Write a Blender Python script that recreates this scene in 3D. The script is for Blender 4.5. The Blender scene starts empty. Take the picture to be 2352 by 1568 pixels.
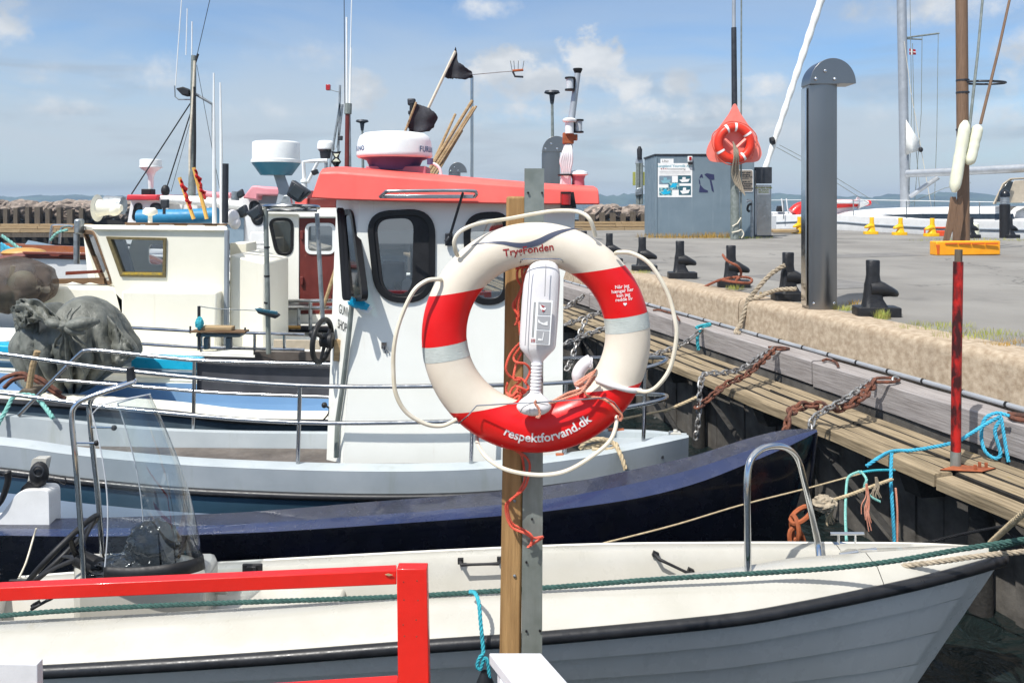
import bpy, bmesh, math, random
from mathutils import Vector, Matrix, noise
from math import sin, cos, pi, radians
random.seed(7)
sc = bpy.context.scene
col = sc.collection
CZ = 2.77            # eye height above the water (m)
F = 1829.3           # focal length in units of a 2352 px wide picture
HX, HY = 1176.0, 464.0
def P(x, y, Y):
    """world point at distance Y seen at (x, y)"""
    return Vector(((x-HX)/F*Y, Y, CZ-(y-HY)/F*Y))
def PP(l, Y): return [P(x, y, Y) for x, y in l]
TH = math.atan(.287)
QD = Vector((-sin(TH), cos(TH), 0)); QN = Vector((cos(TH), sin(TH), 0))
def Q(a, t, z): return QN*a + QD*t + Vector((0, 0, z))      # quay frame: a across, t along
def tY(a, Y): return (Y-a*QN.y)/QD.y

# ---------------------------------------------------------------- mesh builder
class MB:
    def __init__(s): s.v = []; s.f = []; s.mi = []; s.m = 0
    def add(s, vs, fs):
        n = len(s.v); s.v += [Vector(v) for v in vs]
        for f in fs: s.f.append(tuple(i+n for i in f)); s.mi.append(s.m)
        return s
    def box(s, c, d, rz=0, M=None):
        x, y, z = d[0]/2, d[1]/2, d[2]/2
        R = M or Matrix.Rotation(rz, 3, 'Z'); c = Vector(c)
        vs = [c+R@Vector((a*x, b*y, e*z)) for e in (-1, 1) for a, b in ((-1, -1), (1, -1), (1, 1), (-1, 1))]
        return s.hexa(vs)
    def hexa(s, v):
        return s.add(v, [(3, 2, 1, 0), (4, 5, 6, 7), (0, 1, 5, 4), (1, 2, 6, 5), (2, 3, 7, 6), (3, 0, 4, 7)])
    def loft(s, rings, closed=True, cap=True, loop=False):
        n = len(rings[0]); vs = [p for r in rings for p in r]; fs = []
        m = len(rings)
        for i in range(m if loop else m-1):
            i2 = (i+1) % m
            for j in range(n if closed else n-1):
                k = (j+1) % n
                fs.append((i*n+j, i*n+k, i2*n+k, i2*n+j))
        if cap and closed and not loop:
            fs.append(tuple(range(n-1, -1, -1))); fs.append(tuple((m-1)*n+j for j in range(n)))
        return s.add(vs, fs)
    def prism(s, poly, ext):
        ext = Vector(ext)
        return s.loft([[Vector(p) for p in poly], [Vector(p)+ext for p in poly]])
    def ring(s, outer, inner, ext):
        """frame: closed outline outer minus inner (same count), extruded"""
        ext = Vector(ext); n = len(outer)
        o = [Vector(p) for p in outer]; i = [Vector(p) for p in inner]
        vs = o+i+[p+ext for p in o]+[p+ext for p in i]; fs = []
        for j in range(n):
            k = (j+1) % n
            fs += [(j, k, n+k, n+j), (2*n+j, 3*n+j, 3*n+k, 2*n+k), (j, 2*n+j, 2*n+k, k), (n+j, n+k, 3*n+k, 3*n+j)]
        return s.add(vs, fs)
    def tube(s, pts, r, n=8, closed=False, cap=True, flat=1):
        pts = [Vector(p) for p in pts]; m = len(pts)
        rr = r if isinstance(r, (list, tuple)) else [r]*m
        rings = []; up = None
        for i, p in enumerate(pts):
            if closed: t = pts[(i+1) % m]-pts[i-1]
            else: t = pts[min(i+1, m-1)]-pts[max(i-1, 0)]
            if t.length < 1e-9: t = Vector((0, 0, 1))
            t.normalize()
            if up is None:
                up = Vector((0, 0, 1)) if abs(t.z) < .9 else Vector((1, 0, 0))
            a = (up-t*up.dot(t))
            if a.length < 1e-6: a = t.orthogonal()
            a.normalize(); b = t.cross(a); up = a
            rings.append([p+a*(rr[i]*cos(2*pi*j/n))*flat+b*(rr[i]*sin(2*pi*j/n)) for j in range(n)])
        return s.loft(rings, cap=cap, loop=closed)
    def cyl(s, p, q, r, n=12, r2=None): return s.tube([p, q], [r, r if r2 is None else r2], n)
    def lathe(s, prof, c, n=24, R=None, sx=1, sy=1):
        c = Vector(c); rings = []
        for r, z in prof:
            ring = []
            for j in range(n):
                v = Vector((sx*r*cos(2*pi*j/n), sy*r*sin(2*pi*j/n), z))
                ring.append(c+(R@v if R else v))
            rings.append(ring)
        return s.loft(rings)
    def ell(s, c, r, n=16, m=10, R=None):
        pr = [(max(1e-4, cos(-pi/2+pi*i/m)), sin(-pi/2+pi*i/m)) for i in range(m+1)]
        c = Vector(c); rings = []
        for a, z in pr:
            ring = []
            for j in range(n):
                v = Vector((r[0]*a*cos(2*pi*j/n), r[1]*a*sin(2*pi*j/n), r[2]*z))
                ring.append(c+(R@v if R else v))
            rings.append(ring)
        return s.loft(rings)
    def rope(s, pts, r, pitch=None, n=6):
        """three-strand laid rope"""
        pts = cr(pts, 6) if len(pts) > 2 else [Vector(p) for p in pts]
        pitch = pitch or r*7
        pts = resample(pts, pitch/8)
        if len(pts) < 2: return s
        for k in range(3):
            q = []; up = Vector((0, 0, 1)); d = 0
            for i, p in enumerate(pts):
                t = (pts[min(i+1, len(pts)-1)]-pts[max(i-1, 0)]).normalized()
                a = up-t*up.dot(t)
                if a.length < 1e-4: a = t.orthogonal()
                a.normalize(); b = t.cross(a); up = a
                if i: d += (p-pts[i-1]).length
                w = 2*pi*(d/pitch+k/3)
                q.append(p+a*cos(w)*r*.52+b*sin(w)*r*.52)
            s.tube(q, r*.56, n)
        return s
    def chain(s, pts, L, r):
        pts = resample(cr(pts, 8), L*.72)
        for i in range(len(pts)-1):
            a, b = pts[i], pts[i+1]; t = (b-a).normalized(); c = (a+b)/2
            u = t.orthogonal().normalized(); w = t.cross(u)
            if i % 2: u, w = w, u
            ang = .6; u2 = u*cos(ang)+w*sin(ang) if not i % 2 else u*cos(ang)-w*sin(ang)
            q = []
            for j in range(14):
                th = 2*pi*j/14
                q.append(c+t*(L*.5*cos(th)*1.02)+u2*(L*.29*sin(th)))
            s.tube(q, r, 6, closed=True)
        return s
    def build(s, name, mat, parent=None, loc=None, smooth=False, bevel=0, sub=0, seg=2, auto=None):
        me = bpy.data.meshes.new(name)
        root = parent; off = Vector((0, 0, 0))
        while root is not None:
            off += root.location; root = root.parent
        if parent is None: off = Vector(loc) if loc is not None else base_of(s.v)
        me.from_pydata([tuple(v-off) for v in s.v], [], s.f); 
        mats = mat if isinstance(mat, (list, tuple)) else [mat]
        for m in mats: me.materials.append(m)
        if len(mats) > 1: me.polygons.foreach_set('material_index', s.mi)
        bm = bmesh.new(); bm.from_mesh(me)
        bmesh.ops.recalc_face_normals(bm, faces=bm.faces); bm.to_mesh(me); bm.free()
        o = bpy.data.objects.new(name, me); col.objects.link(o)
        if parent is not None: o.parent = parent
        else: o.location = off
        if bevel:
            md = o.modifiers.new('bevel', 'BEVEL'); md.width = bevel; md.segments = seg
            md.limit_method = 'ANGLE'; md.angle_limit = radians(35)
        if sub:
            md = o.modifiers.new('sub', 'SUBSURF'); md.levels = sub; md.render_levels = sub
        if smooth or bevel or sub:
            me.polygons.foreach_set('use_smooth', [True]*len(me.polygons))
            if (smooth or bevel) and not sub:
                ang = radians(auto or 38)
                bm = bmesh.new(); bm.from_mesh(me)
                for e in bm.edges:
                    if len(e.link_faces) == 2 and e.calc_face_angle(0) > ang: e.smooth = False
                bm.to_mesh(me); bm.free()
        return o
def base_of(vs):
    if not vs: return Vector((0, 0, 0))
    x = sum(v.x for v in vs)/len(vs); y = sum(v.y for v in vs)/len(vs)
    return Vector((x, y, min(v.z for v in vs)))
def cr(pts, n=8, closed=False):
    pts = [Vector(p) for p in pts]; m = len(pts); out = []
    rng = m if closed else m-1
    for i in range(rng):
        if closed: p0, p1, p2, p3 = pts[i-1], pts[i], pts[(i+1) % m], pts[(i+2) % m]
        else: p0, p1, p2, p3 = pts[max(i-1, 0)], pts[i], pts[i+1], pts[min(i+2, m-1)]
        for k in range(n):
            t = k/n
            out.append(.5*((2*p1)+(p2-p0)*t+(2*p0-5*p1+4*p2-p3)*t*t+(3*p1-p0-3*p2+p3)*t**3))
    if not closed: out.append(pts[-1])
    return out
def resample(pts, d):
    out = [pts[0]]; acc = 0
    for i in range(1, len(pts)):
        a = pts[i-1]; b = pts[i]; L = (b-a).length
        if L < 1e-9: continue
        s = d-acc
        while s <= L:
            out.append(a.lerp(b, s/L)); s += d
        acc = (acc+L) % d if L+acc >= d else acc+L
    if (out[-1]-pts[-1]).length > d*.3: out.append(pts[-1])
    return out
def sag(a, b, s, n=10):
    a = Vector(a); b = Vector(b)
    return [a.lerp(b, i/n)-Vector((0, 0, s*4*(i/n)*(1-i/n))) for i in range(n+1)]
def circle(c, r, n=24, ax=(1, 0, 0), ay=(0, 0, 1), rb=None):
    c = Vector(c); ax = Vector(ax); ay = Vector(ay)
    return [c+ax*r*cos(2*pi*i/n)+ay*(rb or r)*sin(2*pi*i/n) for i in range(n)]
def rpoly(pts, r, k=5):
    """round the corners of a closed 3D polygon"""
    pts = [Vector(p) for p in pts]; out = []; m = len(pts)
    for i in range(m):
        p0, p, p2 = pts[i-1], pts[i], pts[(i+1) % m]
        a = (p0-p); b = (p2-p); rr = r[i] if isinstance(r, (list, tuple)) else r
        ra = min(rr, a.length*.48); rb = min(rr, b.length*.48)
        A = p+a.normalized()*ra; B = p+b.normalized()*rb
        for j in range(k+1):
            t = j/k
            out.append(A*(1-t)**2+p*2*t*(1-t)+B*t*t)
    return out
def inset(poly, d):
    """shrink a closed polygon towards its centre by about d (metres)"""
    c = sum(poly, Vector((0, 0, 0)))/len(poly); out = []; n = len(poly)
    nrm = Vector((0, 0, 0))
    for i in range(n): nrm += (poly[i]-c).cross(poly[(i+1) % n]-c)
    nrm.normalize()
    for i in range(n):
        t = (poly[(i+1) % n]-poly[i-1]).normalized(); w = nrm.cross(t)
        out.append(poly[i]+w*d)
    return out
def thing(name, label, cat, loc=(0, 0, 0), group=None):
    o = bpy.data.objects.new(name, None); col.objects.link(o); o.location = loc
    o.empty_display_size = .1
    return tag(o, label, cat, group)
def tag(o, label, cat, group=None, kind=None):
    o['label'] = label; o['category'] = cat
    if group: o['group'] = group
    if kind: o['kind'] = kind
    return o
def structure(o, label=None):
    o['kind'] = 'structure'
    if label: o['label'] = label
    return o
def copy_tree(o, parent=None):
    c = o.copy(); col.objects.link(c); c.parent = parent
    for ch in list(o.children): copy_tree(ch, c)
    return c

# ---------------------------------------------------------------- materials
def lin(c):
    if isinstance(c, str):
        c = [int(c[i:i+2], 16)/255 for i in (0, 2, 4)]
    return tuple(x/12.92 if x <= .04045 else ((x+.055)/1.055)**2.4 for x in c)+(1,)
_m = {}
def mat(name, c, rough=.5, metal=0, c2=None, sc1=4, det=6, stretch=(1, 1, 1), lo=.35, hi=.65,
        bump=0, bsc=40, spots=None, spot_c=None, spot_sc=8, spot_lo=.6, coat=0, rvar=.12, bstretch=None, spec=.5, alpha=1, trans=0, ior=1.45, sheen=0):
    """procedural principled material: two colours mixed by noise, optional worn spots and bump"""
    if name in _m: return _m[name]
    m = bpy.data.materials.new(name); m.use_nodes = True; nt = m.node_tree; N = nt.nodes; L = nt.links
    b = N['Principled BSDF']; tc = N.new('ShaderNodeTexCoord')
    def mp(st, src='Object'):
        q = N.new('ShaderNodeMapping'); q.inputs['Scale'].default_value = st; L.new(tc.outputs[src], q.inputs[0]); return q
    def nz(scale, d, st=(1, 1, 1), rgh=.6):
        q = N.new('ShaderNodeTexNoise'); q.inputs['Scale'].default_value = scale; q.inputs['Detail'].default_value = d
        q.inputs['Roughness'].default_value = rgh; L.new(mp(st).outputs[0], q.inputs['Vector']); return q
    def rng(src, a, bb, t0=0, t1=1):
        q = N.new('ShaderNodeMapRange'); q.inputs[1].default_value = a; q.inputs[2].default_value = bb
        q.inputs[3].default_value = t0; q.inputs[4].default_value = t1; L.new(src, q.inputs[0]); return q.outputs[0]
    def mix(fac, a, bb):
        q = N.new('ShaderNodeMix'); q.data_type = 'RGBA'; L.new(fac, q.inputs[0])
        for s, v in ((6, a), (7, bb)):
            if isinstance(v, tuple): q.inputs[s].default_value = v
            else: L.new(v, q.inputs[s])
        return q.outputs[2]
    c = lin(c); c2 = lin(c2) if c2 else tuple(x*.86 for x in c[:3])+(1,)
    n1 = nz(sc1, det, stretch)
    out = mix(rng(n1.outputs[0], lo, hi), c, c2)
    if spots:
        n2 = nz(spot_sc, 8, (1, 1, 1), .7)
        out = mix(rng(n2.outputs[0], spot_lo, spot_lo+.05), out, lin(spot_c))
    L.new(out, b.inputs['Base Color'])
    n3 = nz(sc1*3, 4)
    L.new(rng(n3.outputs[0], .3, .7, max(.02, rough-rvar), min(1, rough+rvar)), b.inputs['Roughness'])
    b.inputs['Metallic'].default_value = metal; b.inputs['Coat Weight'].default_value = coat
    b.inputs['Coat Roughness'].default_value = .08
    b.inputs['Specular IOR Level'].default_value = spec
    b.inputs['Transmission Weight'].default_value = trans; b.inputs['IOR'].default_value = ior
    b.inputs['Alpha'].default_value = alpha
    if bump:
        n4 = nz(bsc, 8, bstretch or stretch, .65); bp = N.new('ShaderNodeBump')
        bp.inputs['Strength'].default_value = min(1, bump); bp.inputs['Distance'].default_value = .01*max(1, bump)
        L.new(n4.outputs[0], bp.inputs['Height']); L.new(bp.outputs[0], b.inputs['Normal'])
    m.use_backface_culling = False
    _m[name] = m; return m
def M(name): return _m[name]
# whites and paints
mat('gelcoat', 'bab7ae', .32, c2='b0ada2', sc1=2.2, coat=.4, bump=.05, bsc=25, spots=1, spot_c='bdb8a8', spot_sc=20, spot_lo=.74)
mat('boat_white', 'f0f0e8', .4, c2='e9e9e0', sc1=1.6, bump=.08, bsc=14, spots=1, spot_c='b0aa94', spot_sc=16, spot_lo=.73)
mat('cream', 'eeeada', .42, c2='e6e2d0', sc1=1.2, bump=.06, bsc=14, spots=1, spot_c='b8b096', spot_sc=9, spot_lo=.74)
mat('grey_paint', 'b9c0c2', .45, c2='9fa8ac', sc1=1.3, lo=.3, hi=.7, bump=.1, bsc=10, spots=1, spot_c='8fb4ac', spot_sc=5, spot_lo=.69)
mat('plain_white', 'e8e8e6', .35, c2='dddddb', sc1=5)
mat('hull_grey', 'efece4', .3, c2='e6e3da', sc1=2)
mat('pale_blue_paint', '86a9c8', .45, c2='7a9dbd', sc1=1.2, bump=.08)
mat('sky_blue_white', 'b9cbe0', .4, c2='aec2da', sc1=2)
mat('slate_hull', '5a6a76', .4, c2='47565f', sc1=2, bump=.1, spots=1, spot_c='8d9aa0', spot_sc=4, spot_lo=.66)
mat('teal_hull', '3a5a6e', .4, c2='2e4a5c', sc1=2)
mat('navy', '222f54', .25, c2='1c2849', sc1=3, bump=.35, bsc=30, coat=.5, spots=1, spot_c='8e98ad', spot_sc=30, spot_lo=.76)
mat('navy_side', '080b18', .25, c2='05070f', sc1=3, bump=.15, bsc=12, coat=.3, spots=1, spot_c='5a6178', spot_sc=26, spot_lo=.77)
mat('navy_rough', '23293f', .2, c2='161a2c', sc1=9, bump=1.6, bsc=22, coat=.7)
mat('rub_black', '1a1b1e', .38, c2='26272a', sc1=10, bump=.08)
mat('matte_black', '141416', .55, c2='1f1f21', sc1=12, bump=.1)
mat('tarred_iron', '18181a', .42, c2='232325', sc1=14, bump=.5, bsc=60)
mat('red_roof', 'ee6a60', .5, c2='e25a52', sc1=1.6, bump=.06, spots=1, spot_c='d8504a', spot_sc=2.5, spot_lo=.66)
mat('pink_roof', 'e39aa0', .55, c2='d98a92', sc1=2)
mat('crimson', 'd63a44', .45, c2='c8323c', sc1=3)
mat('signal_red', 'df221b', .38, c2='cc1c16', sc1=3, bump=.25, bsc=16, bstretch=(1, 1, 1), coat=.15, spots=1, spot_c='a8160f', spot_sc=22, spot_lo=.71)
mat('buoy_red', 'e0181a', .38, c2='d41416', sc1=6, bump=.05, bsc=50)
mat('buoy_white', 'e2d8c8', .42, c2='d8ccba', sc1=5, bump=.1, bsc=26, spots=1, spot_c='a59e92', spot_sc=34, spot_lo=.77)
mat('reflective_tape', 'c3c9c4', .35, c2='b6bdb8', sc1=20, bump=.3, bsc=60, bstretch=(1, 1, 6))
mat('wave_grey', '4b5062', .4)
mat('letter_white', 'f2f0ee', .4); mat('letter_red', 'a02a2c', .4); mat('letter_dark', '26282c', .5)
mat('letter_blue', '2e5d8a', .5); mat('letter_teal', '7fb0bd', .5); mat('letter_brown', '6e6660', .5)
mat('worn_red', 'b8201a', .5, c2='3a1212', sc1=14, stretch=(1, 1, .4), lo=.40, hi=.56, bump=.4, spots=1, spot_c='8d7a74', spot_sc=40, spot_lo=.7)
mat('red_brown_door', '6e2c26', .5, c2='5f241f', sc1=4, bump=.1, spots=1, spot_c='8a4d40', spot_sc=4, spot_lo=.67)
mat('rust', '7c4c38', .8, c2='45302a', sc1=18, bump=.6, bsc=50)
mat('rusty_plate', 'b06038', .75, c2='8a4c30', sc1=9, bump=.3)
mat('galv', 'a4a9ab', .42, .7, c2='8a9092', sc1=9, det=3, lo=.42, hi=.58, bump=.1, bsc=20)
mat('galv_dull', '8e948f', .5, .35, c2='7b827c', sc1=7, det=3, lo=.4, hi=.6, bump=.1)
mat('chrome', 'd8dadc', .1, 1, c2='c8cacc', sc1=4, rvar=.05)
mat('steel_brushed', '949290', .3, 1, c2='8a8886', sc1=.6, det=2, rvar=.02)
mat('stainless', 'b8babc', .2, 1, c2='a4a6a8', sc1=4, rvar=.08)
mat('dark_steel', '4a4c50', .5, .7, c2='3c3e42', sc1=5, bump=.1)
mat('chain_steel', 'b2b2b0', .45, .6, c2='6a6460', sc1=30, lo=.4, hi=.6, bump=.3)
mat('rope_cream', 'c9b897', .85, c2='ab9878', sc1=40, bump=.5, bsc=300)
mat('rope_grey', 'b6a892', .85, c2='8e8270', sc1=30, bump=.5, bsc=300)
mat('rope_green', '3c5f57', .8, c2='2d4a46', sc1=40, bump=.5, bsc=300)
mat('rope_teal', '3fb0bd', .75, c2='2f95a6', sc1=40, bump=.4, bsc=300)
mat('rope_blue', '45b0cf', .75, c2='3a9bba', sc1=40, bump=.4, bsc=300)
mat('rope_mint', '8cc4bb', .8, c2='6aa79f', sc1=40, bump=.4, bsc=300)
mat('rope_coral', 'e8745f', .8, c2='c8452f', sc1=12, bump=.4, bsc=300)
mat('rope_peach', 'e0a58e', .85, c2='c07a60', sc1=12, bump=.4, bsc=300)
mat('rope_rust', '9c5c44', .85, c2='7c4632', sc1=20, bump=.4, bsc=300)
mat('cord_white', 'e0d9c8', .6, c2='cfc5ae', sc1=10, bump=.05)
mat('plastic_white', 'dad7d8', .32, c2='dfdcdc', sc1=4, coat=.1)
mat('plastic_grey', 'a6a6a8', .5)
mat('radar_white', 'eef0ee', .35, c2='e4e6e4', sc1=4)
mat('radar_blue', '3a7d96', .4); mat('radar_violet', '5e567c', .45)
mat('pink_base', 'b8707c', .5)
mat('concrete', 'b8a892', .9, c2='94826c', sc1=16, det=14, lo=.34, hi=.66, bump=.4, bsc=60, spots=1, spot_c='665848', spot_sc=34, spot_lo=.66)
mat('concrete_top', 'a99a86', .9, c2='93826d', sc1=3, det=10, bump=.4, bsc=40, spots=1, spot_c='b58a4a', spot_sc=5, spot_lo=.71)
mat('asphalt', '8c8983', .92, c2='77746f', sc1=.45, det=12, bump=.6, bsc=110, spots=1, spot_c='a5a5a3', spot_sc=60, spot_lo=.73)
mat('white_line', 'd8d8d4', .8, c2='a8a8a6', sc1=12, lo=.5, hi=.6)
def wood(name, c, c2, along=(0, 0, 1), k=1, bump=.6, **kw):
    st = tuple(.07 if abs(a) > .5 else 1 for a in along)
    return mat(name, c, kw.pop('rough', .8), c2=c2, sc1=38*k, det=8, stretch=st, lo=.34, hi=.66, bump=bump, bsc=70*k, **kw)
wood('post_wood', 'b08c5c', '8b6a42', (0, 0, 1), .8, spots=1, spot_c='6e5436', spot_sc=7, spot_lo=.68)
wood('pale_wood', 'b49c78', '8f7856', (1, 0, 0))
wood('brown_wood', '7a5f44', '5c4632', (1, 0, 0))
wood('varnished', '9a5a2c', '7d4522', (1, 0, 0), rough=.3, coat=.5)
wood('mahogany', '7c3b2a', '652e20', (1, 0, 0), rough=.35, coat=.3)
wood('ochre_wood', 'c79a54', 'b0853f', (1, 0, 0), rough=.4)
wood('pile_wood', '6c6152', '4d443a', (0, 0, 1))
wood('mast_wood', '80654e', '6a523e', (0, 0, 1), rough=.6, spots=1, spot_c='c9c0b2', spot_sc=11, spot_lo=.69)
wood('yellow_wood', 'd9b05c', 'c4974a', (0, 0, 1))
def qwood(name, c, c2, spot=None, dark=.5):
    """weathered plank material with the grain along the quay"""
    m = mat(name, c, .85, c2=c2, sc1=9, det=9, stretch=(1, 1, 1), bump=.5, bsc=12, spots=1 if spot else None, spot_c=spot or c, spot_sc=4, spot_lo=.64)
    for n in m.node_tree.nodes:
        if n.type == 'MAPPING':
            n.inputs['Rotation'].default_value = (0, 0, -TH) if False else (0, 0, 0)
    for n in list(m.node_tree.nodes):
        if n.type == 'TEX_NOISE' and n.inputs['Scale'].default_value in (9, 12):
            # rotate into the quay frame, then stretch along the planks
            mpn = n.inputs['Vector'].links[0].from_node
            r = m.node_tree.nodes.new('ShaderNodeMapping'); r.inputs['Rotation'].default_value = (0, 0, -TH)
            src = mpn.inputs[0].links[0].from_socket
            m.node_tree.links.new(src, r.inputs[0]); m.node_tree.links.new(r.outputs[0], mpn.inputs[0])
            mpn.inputs['Scale'].default_value = (5, .3, 5)
    return m
qwood('walk_wood', 'a39277', '6f624c', '8a7a40')
qwood('beam_wood', 'a39e9c', '827c7a', '8e8880')
qwood('dark_pile', '34322f', '1f1e1c', '4b4740')
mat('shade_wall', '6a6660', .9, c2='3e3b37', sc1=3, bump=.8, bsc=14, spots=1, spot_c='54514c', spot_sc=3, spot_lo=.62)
mat('tarp_silver', '7a7c74', .5, c2='4c4e47', sc1=6, bump=1.2, bsc=34, rvar=.15, bstretch=(1, 1, .4), metal=0)
mat('net_brown', '5f5147', .85, c2='43382f', sc1=3, bump=.3, bsc=160)
mat('black_bag', '0c0d0e', .15, c2='16181a', sc1=6, bump=1.8, bsc=18, coat=.6)
mat('flag_black', '26272c', .8, c2='32333a', sc1=12, bump=.5, bsc=30)
mat('flag_red', 'c81f22', .7, c2='a81a1c', sc1=12, bump=.4, bsc=30)
mat('blue_tarp', '2f88b4', .5, c2='24749c', sc1=3, bump=.4, bsc=12)
mat('cyan_panel', '1fb0d6', .35, c2='18a2c8', sc1=3)
mat('dark_panel', '4c4d52', .45, c2='3d3e42', sc1=4, spots=1, spot_c='707278', spot_sc=30, spot_lo=.72)
mat('brown_panel', '6b635c', .5, c2='4f4842', sc1=5)
mat('kiosk_blue', '75858f', .45, c2='6a7b86', sc1=1.2, bump=.05, spots=1, spot_c='8497a3', spot_sc=3, spot_lo=.67)
mat('flaked_navy', '2c3157', .6); mat('paper', 'f0f0ee', .5); mat('painted_board', 'd4d5d8', .45, c2='c8c9cc', sc1=6, stretch=(1, 1, 1), bump=.15, bsc=30, spots=1, spot_c='a8a6a2', spot_sc=30, spot_lo=.73); mat('metal_sign', '958a7c', .4, .3)
mat('orange_board', 'f08a7c', .5, c2='ea7c6e', sc1=3); mat('orange_buoy', 'e23a20', .4, c2='d4341c', sc1=5)
mat('yellow_paint', 'f2bf18', .4, c2='dca810', sc1=6, spots=1, spot_c='8a6a2a', spot_sc=9, spot_lo=.7)
mat('amber_plastic', 'f5a81c', .4, c2='ee9d14', sc1=5); mat('amber_dark', 'd8621c', .5)
mat('fender', 'e6e6d0', .5, c2='dadabf', sc1=4, bump=.3, bsc=12)
mat('sail_white', 'f0f0ea', .7, c2='e2e2dc', sc1=5, bump=.3, bsc=10)
mat('grey_mast', 'b4b8bc', .4, .4, c2='a4a8ac', sc1=3); mat('canvas_beige', 'b7ab98', .8, c2='a59a88', sc1=5)
mat('teal_cover', '2f5f6c', .6); mat('slate_cover', '7d8f9c', .6, c2='6c7f8c', sc1=3)
mat('window_dark', '20262a', .12, c2='2a3238', sc1=3, spec=.8)
mat('seal_rubber', '121214', .4); mat('interior_grey', '8c949c', .6); mat('photo_blue', '2d5f78', .4, c2='9fc0b8', sc1=14, lo=.45, hi=.55)
mat('algae_yellow', 'b89a2c', .7, c2='8a7a4a', sc1=30, bump=.4); mat('old_brass', '5d5338', .75, c2='746844', sc1=24, bump=.3)
mat('bulb_red', 'b01c1e', .2, coat=.5); mat('orange_box', 'e2552c', .45)
mat('navy_cap', '16181c', .3); mat('lens_clear', 'c8ccd0', .2, c2='b4b8bc', sc1=12)
mat('rock', '9a8c80', .9, c2='6f655d', sc1=3, bump=.8, bsc=12, spots=1, spot_c='c0a898', spot_sc=2, spot_lo=.6)
mat('hill_green', '2c4248', .95, c2='4a6058', sc1=.02, det=8)
mat('grass_green', '8fa04a', .8, c2='a89c54', sc1=20); mat('grass_dry', 'b48a40', .85, c2='8f7c3a', sc1=20)
mat('ripped_paper', 'c9c4ba', .7)
def glass(name, tint, rough=.02, a=.25):
    m = bpy.data.materials.new(name); m.use_nodes = True; nt = m.node_tree; N = nt.nodes; L = nt.links
    N.remove(N['Principled BSDF']); o = N['Material Output']
    t = N.new('ShaderNodeBsdfTransparent'); t.inputs[0].default_value = lin(tint)
    g = N.new('ShaderNodeBsdfGlossy'); g.inputs['Roughness'].default_value = rough
    lw = N.new('ShaderNodeLayerWeight'); lw.inputs[0].default_value = .5; f = N.new('ShaderNodeMath'); f.operation = 'POWER'; f.inputs[1].default_value = 3.5; L.new(lw.outputs['Facing'], f.inputs[0])
    ad = N.new('ShaderNodeMath'); ad.operation = 'MULTIPLY_ADD'; ad.inputs[1].default_value = .8; ad.inputs[2].default_value = .03+a*.25; L.new(f.outputs[0], ad.inputs[0])
    nz = N.new('ShaderNodeTexNoise'); nz.inputs['Scale'].default_value = 6
    mr = N.new('ShaderNodeMath'); mr.operation = 'MULTIPLY_ADD'; mr.inputs[1].default_value = .05; L.new(nz.outputs[0], mr.inputs[0]); L.new(ad.outputs[0], mr.inputs[2])
    mx = N.new('ShaderNodeMixShader'); L.new(mr.outputs[0], mx.inputs[0]); L.new(t.outputs[0], mx.inputs[1]); L.new(g.outputs[0], mx.inputs[2]); L.new(mx.outputs[0], o.inputs[0])
    _m[name] = m; return m
glass('glass_pane', 'dfe6e8', .02, 1.3); glass('glass_clear', 'f4f9fb', .03, .35); glass('glass_tint', '5a6a70', .03, .4); glass('glass_green', '4a6a72', .04, .3)

for nm in ('tarp_silver', 'black_bag'):
    for n_i in M(nm).node_tree.nodes:
        if n_i.type == 'TEX_NOISE' and n_i.inputs['Scale'].default_value in (30, 18): n_i.noise_type = 'RIDGED_MULTIFRACTAL'; n_i.inputs['Detail'].default_value = 4
def add_streaks(nm, c, sc=7, lo=.56, hi=.78, amt=.8):
    '''rain and rust streaks running down the surface'''
    nt = M(nm).node_tree; N = nt.nodes; L = nt.links; b = N['Principled BSDF']; src = b.inputs['Base Color'].links[0].from_socket
    tc = N.new('ShaderNodeTexCoord'); mp = N.new('ShaderNodeMapping'); mp.inputs['Scale'].default_value = (1, 1, .07); L.new(tc.outputs['Object'], mp.inputs[0])
    q = N.new('ShaderNodeTexNoise'); q.inputs['Scale'].default_value = sc; q.inputs['Detail'].default_value = 8; q.inputs['Roughness'].default_value = .7; L.new(mp.outputs[0], q.inputs[0])
    r = N.new('ShaderNodeMapRange'); r.inputs[1].default_value = lo; r.inputs[2].default_value = hi; r.inputs[4].default_value = amt; L.new(q.outputs[0], r.inputs[0])
    m = N.new('ShaderNodeMix'); m.data_type = 'RGBA'; L.new(r.outputs[0], m.inputs[0]); L.new(src, m.inputs[6]); m.inputs[7].default_value = lin(c); L.new(m.outputs[2], b.inputs['Base Color'])
add_streaks('boat_white', 'b9a98a', 12, .62, .85, .6); add_streaks('cream', 'bfae84', 8, .6, .85, .5); add_streaks('concrete', '6a5a4a', 3, .5, .85, .6); add_streaks('red_roof', 'c9524a', 5, .5, .8, .6)
add_streaks('kiosk_blue', '8b979e', 6, .55, .8, .6); add_streaks('hull_grey', 'b8b4a6', 7, .55, .85, .4); add_streaks('grey_paint', '8d9484', 5, .55, .8, .6); add_streaks('galv_dull', '6b6d62', 12, .5, .75, .6); add_streaks('shade_wall', '6a665c', 5, .55, .75, .7)

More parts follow.
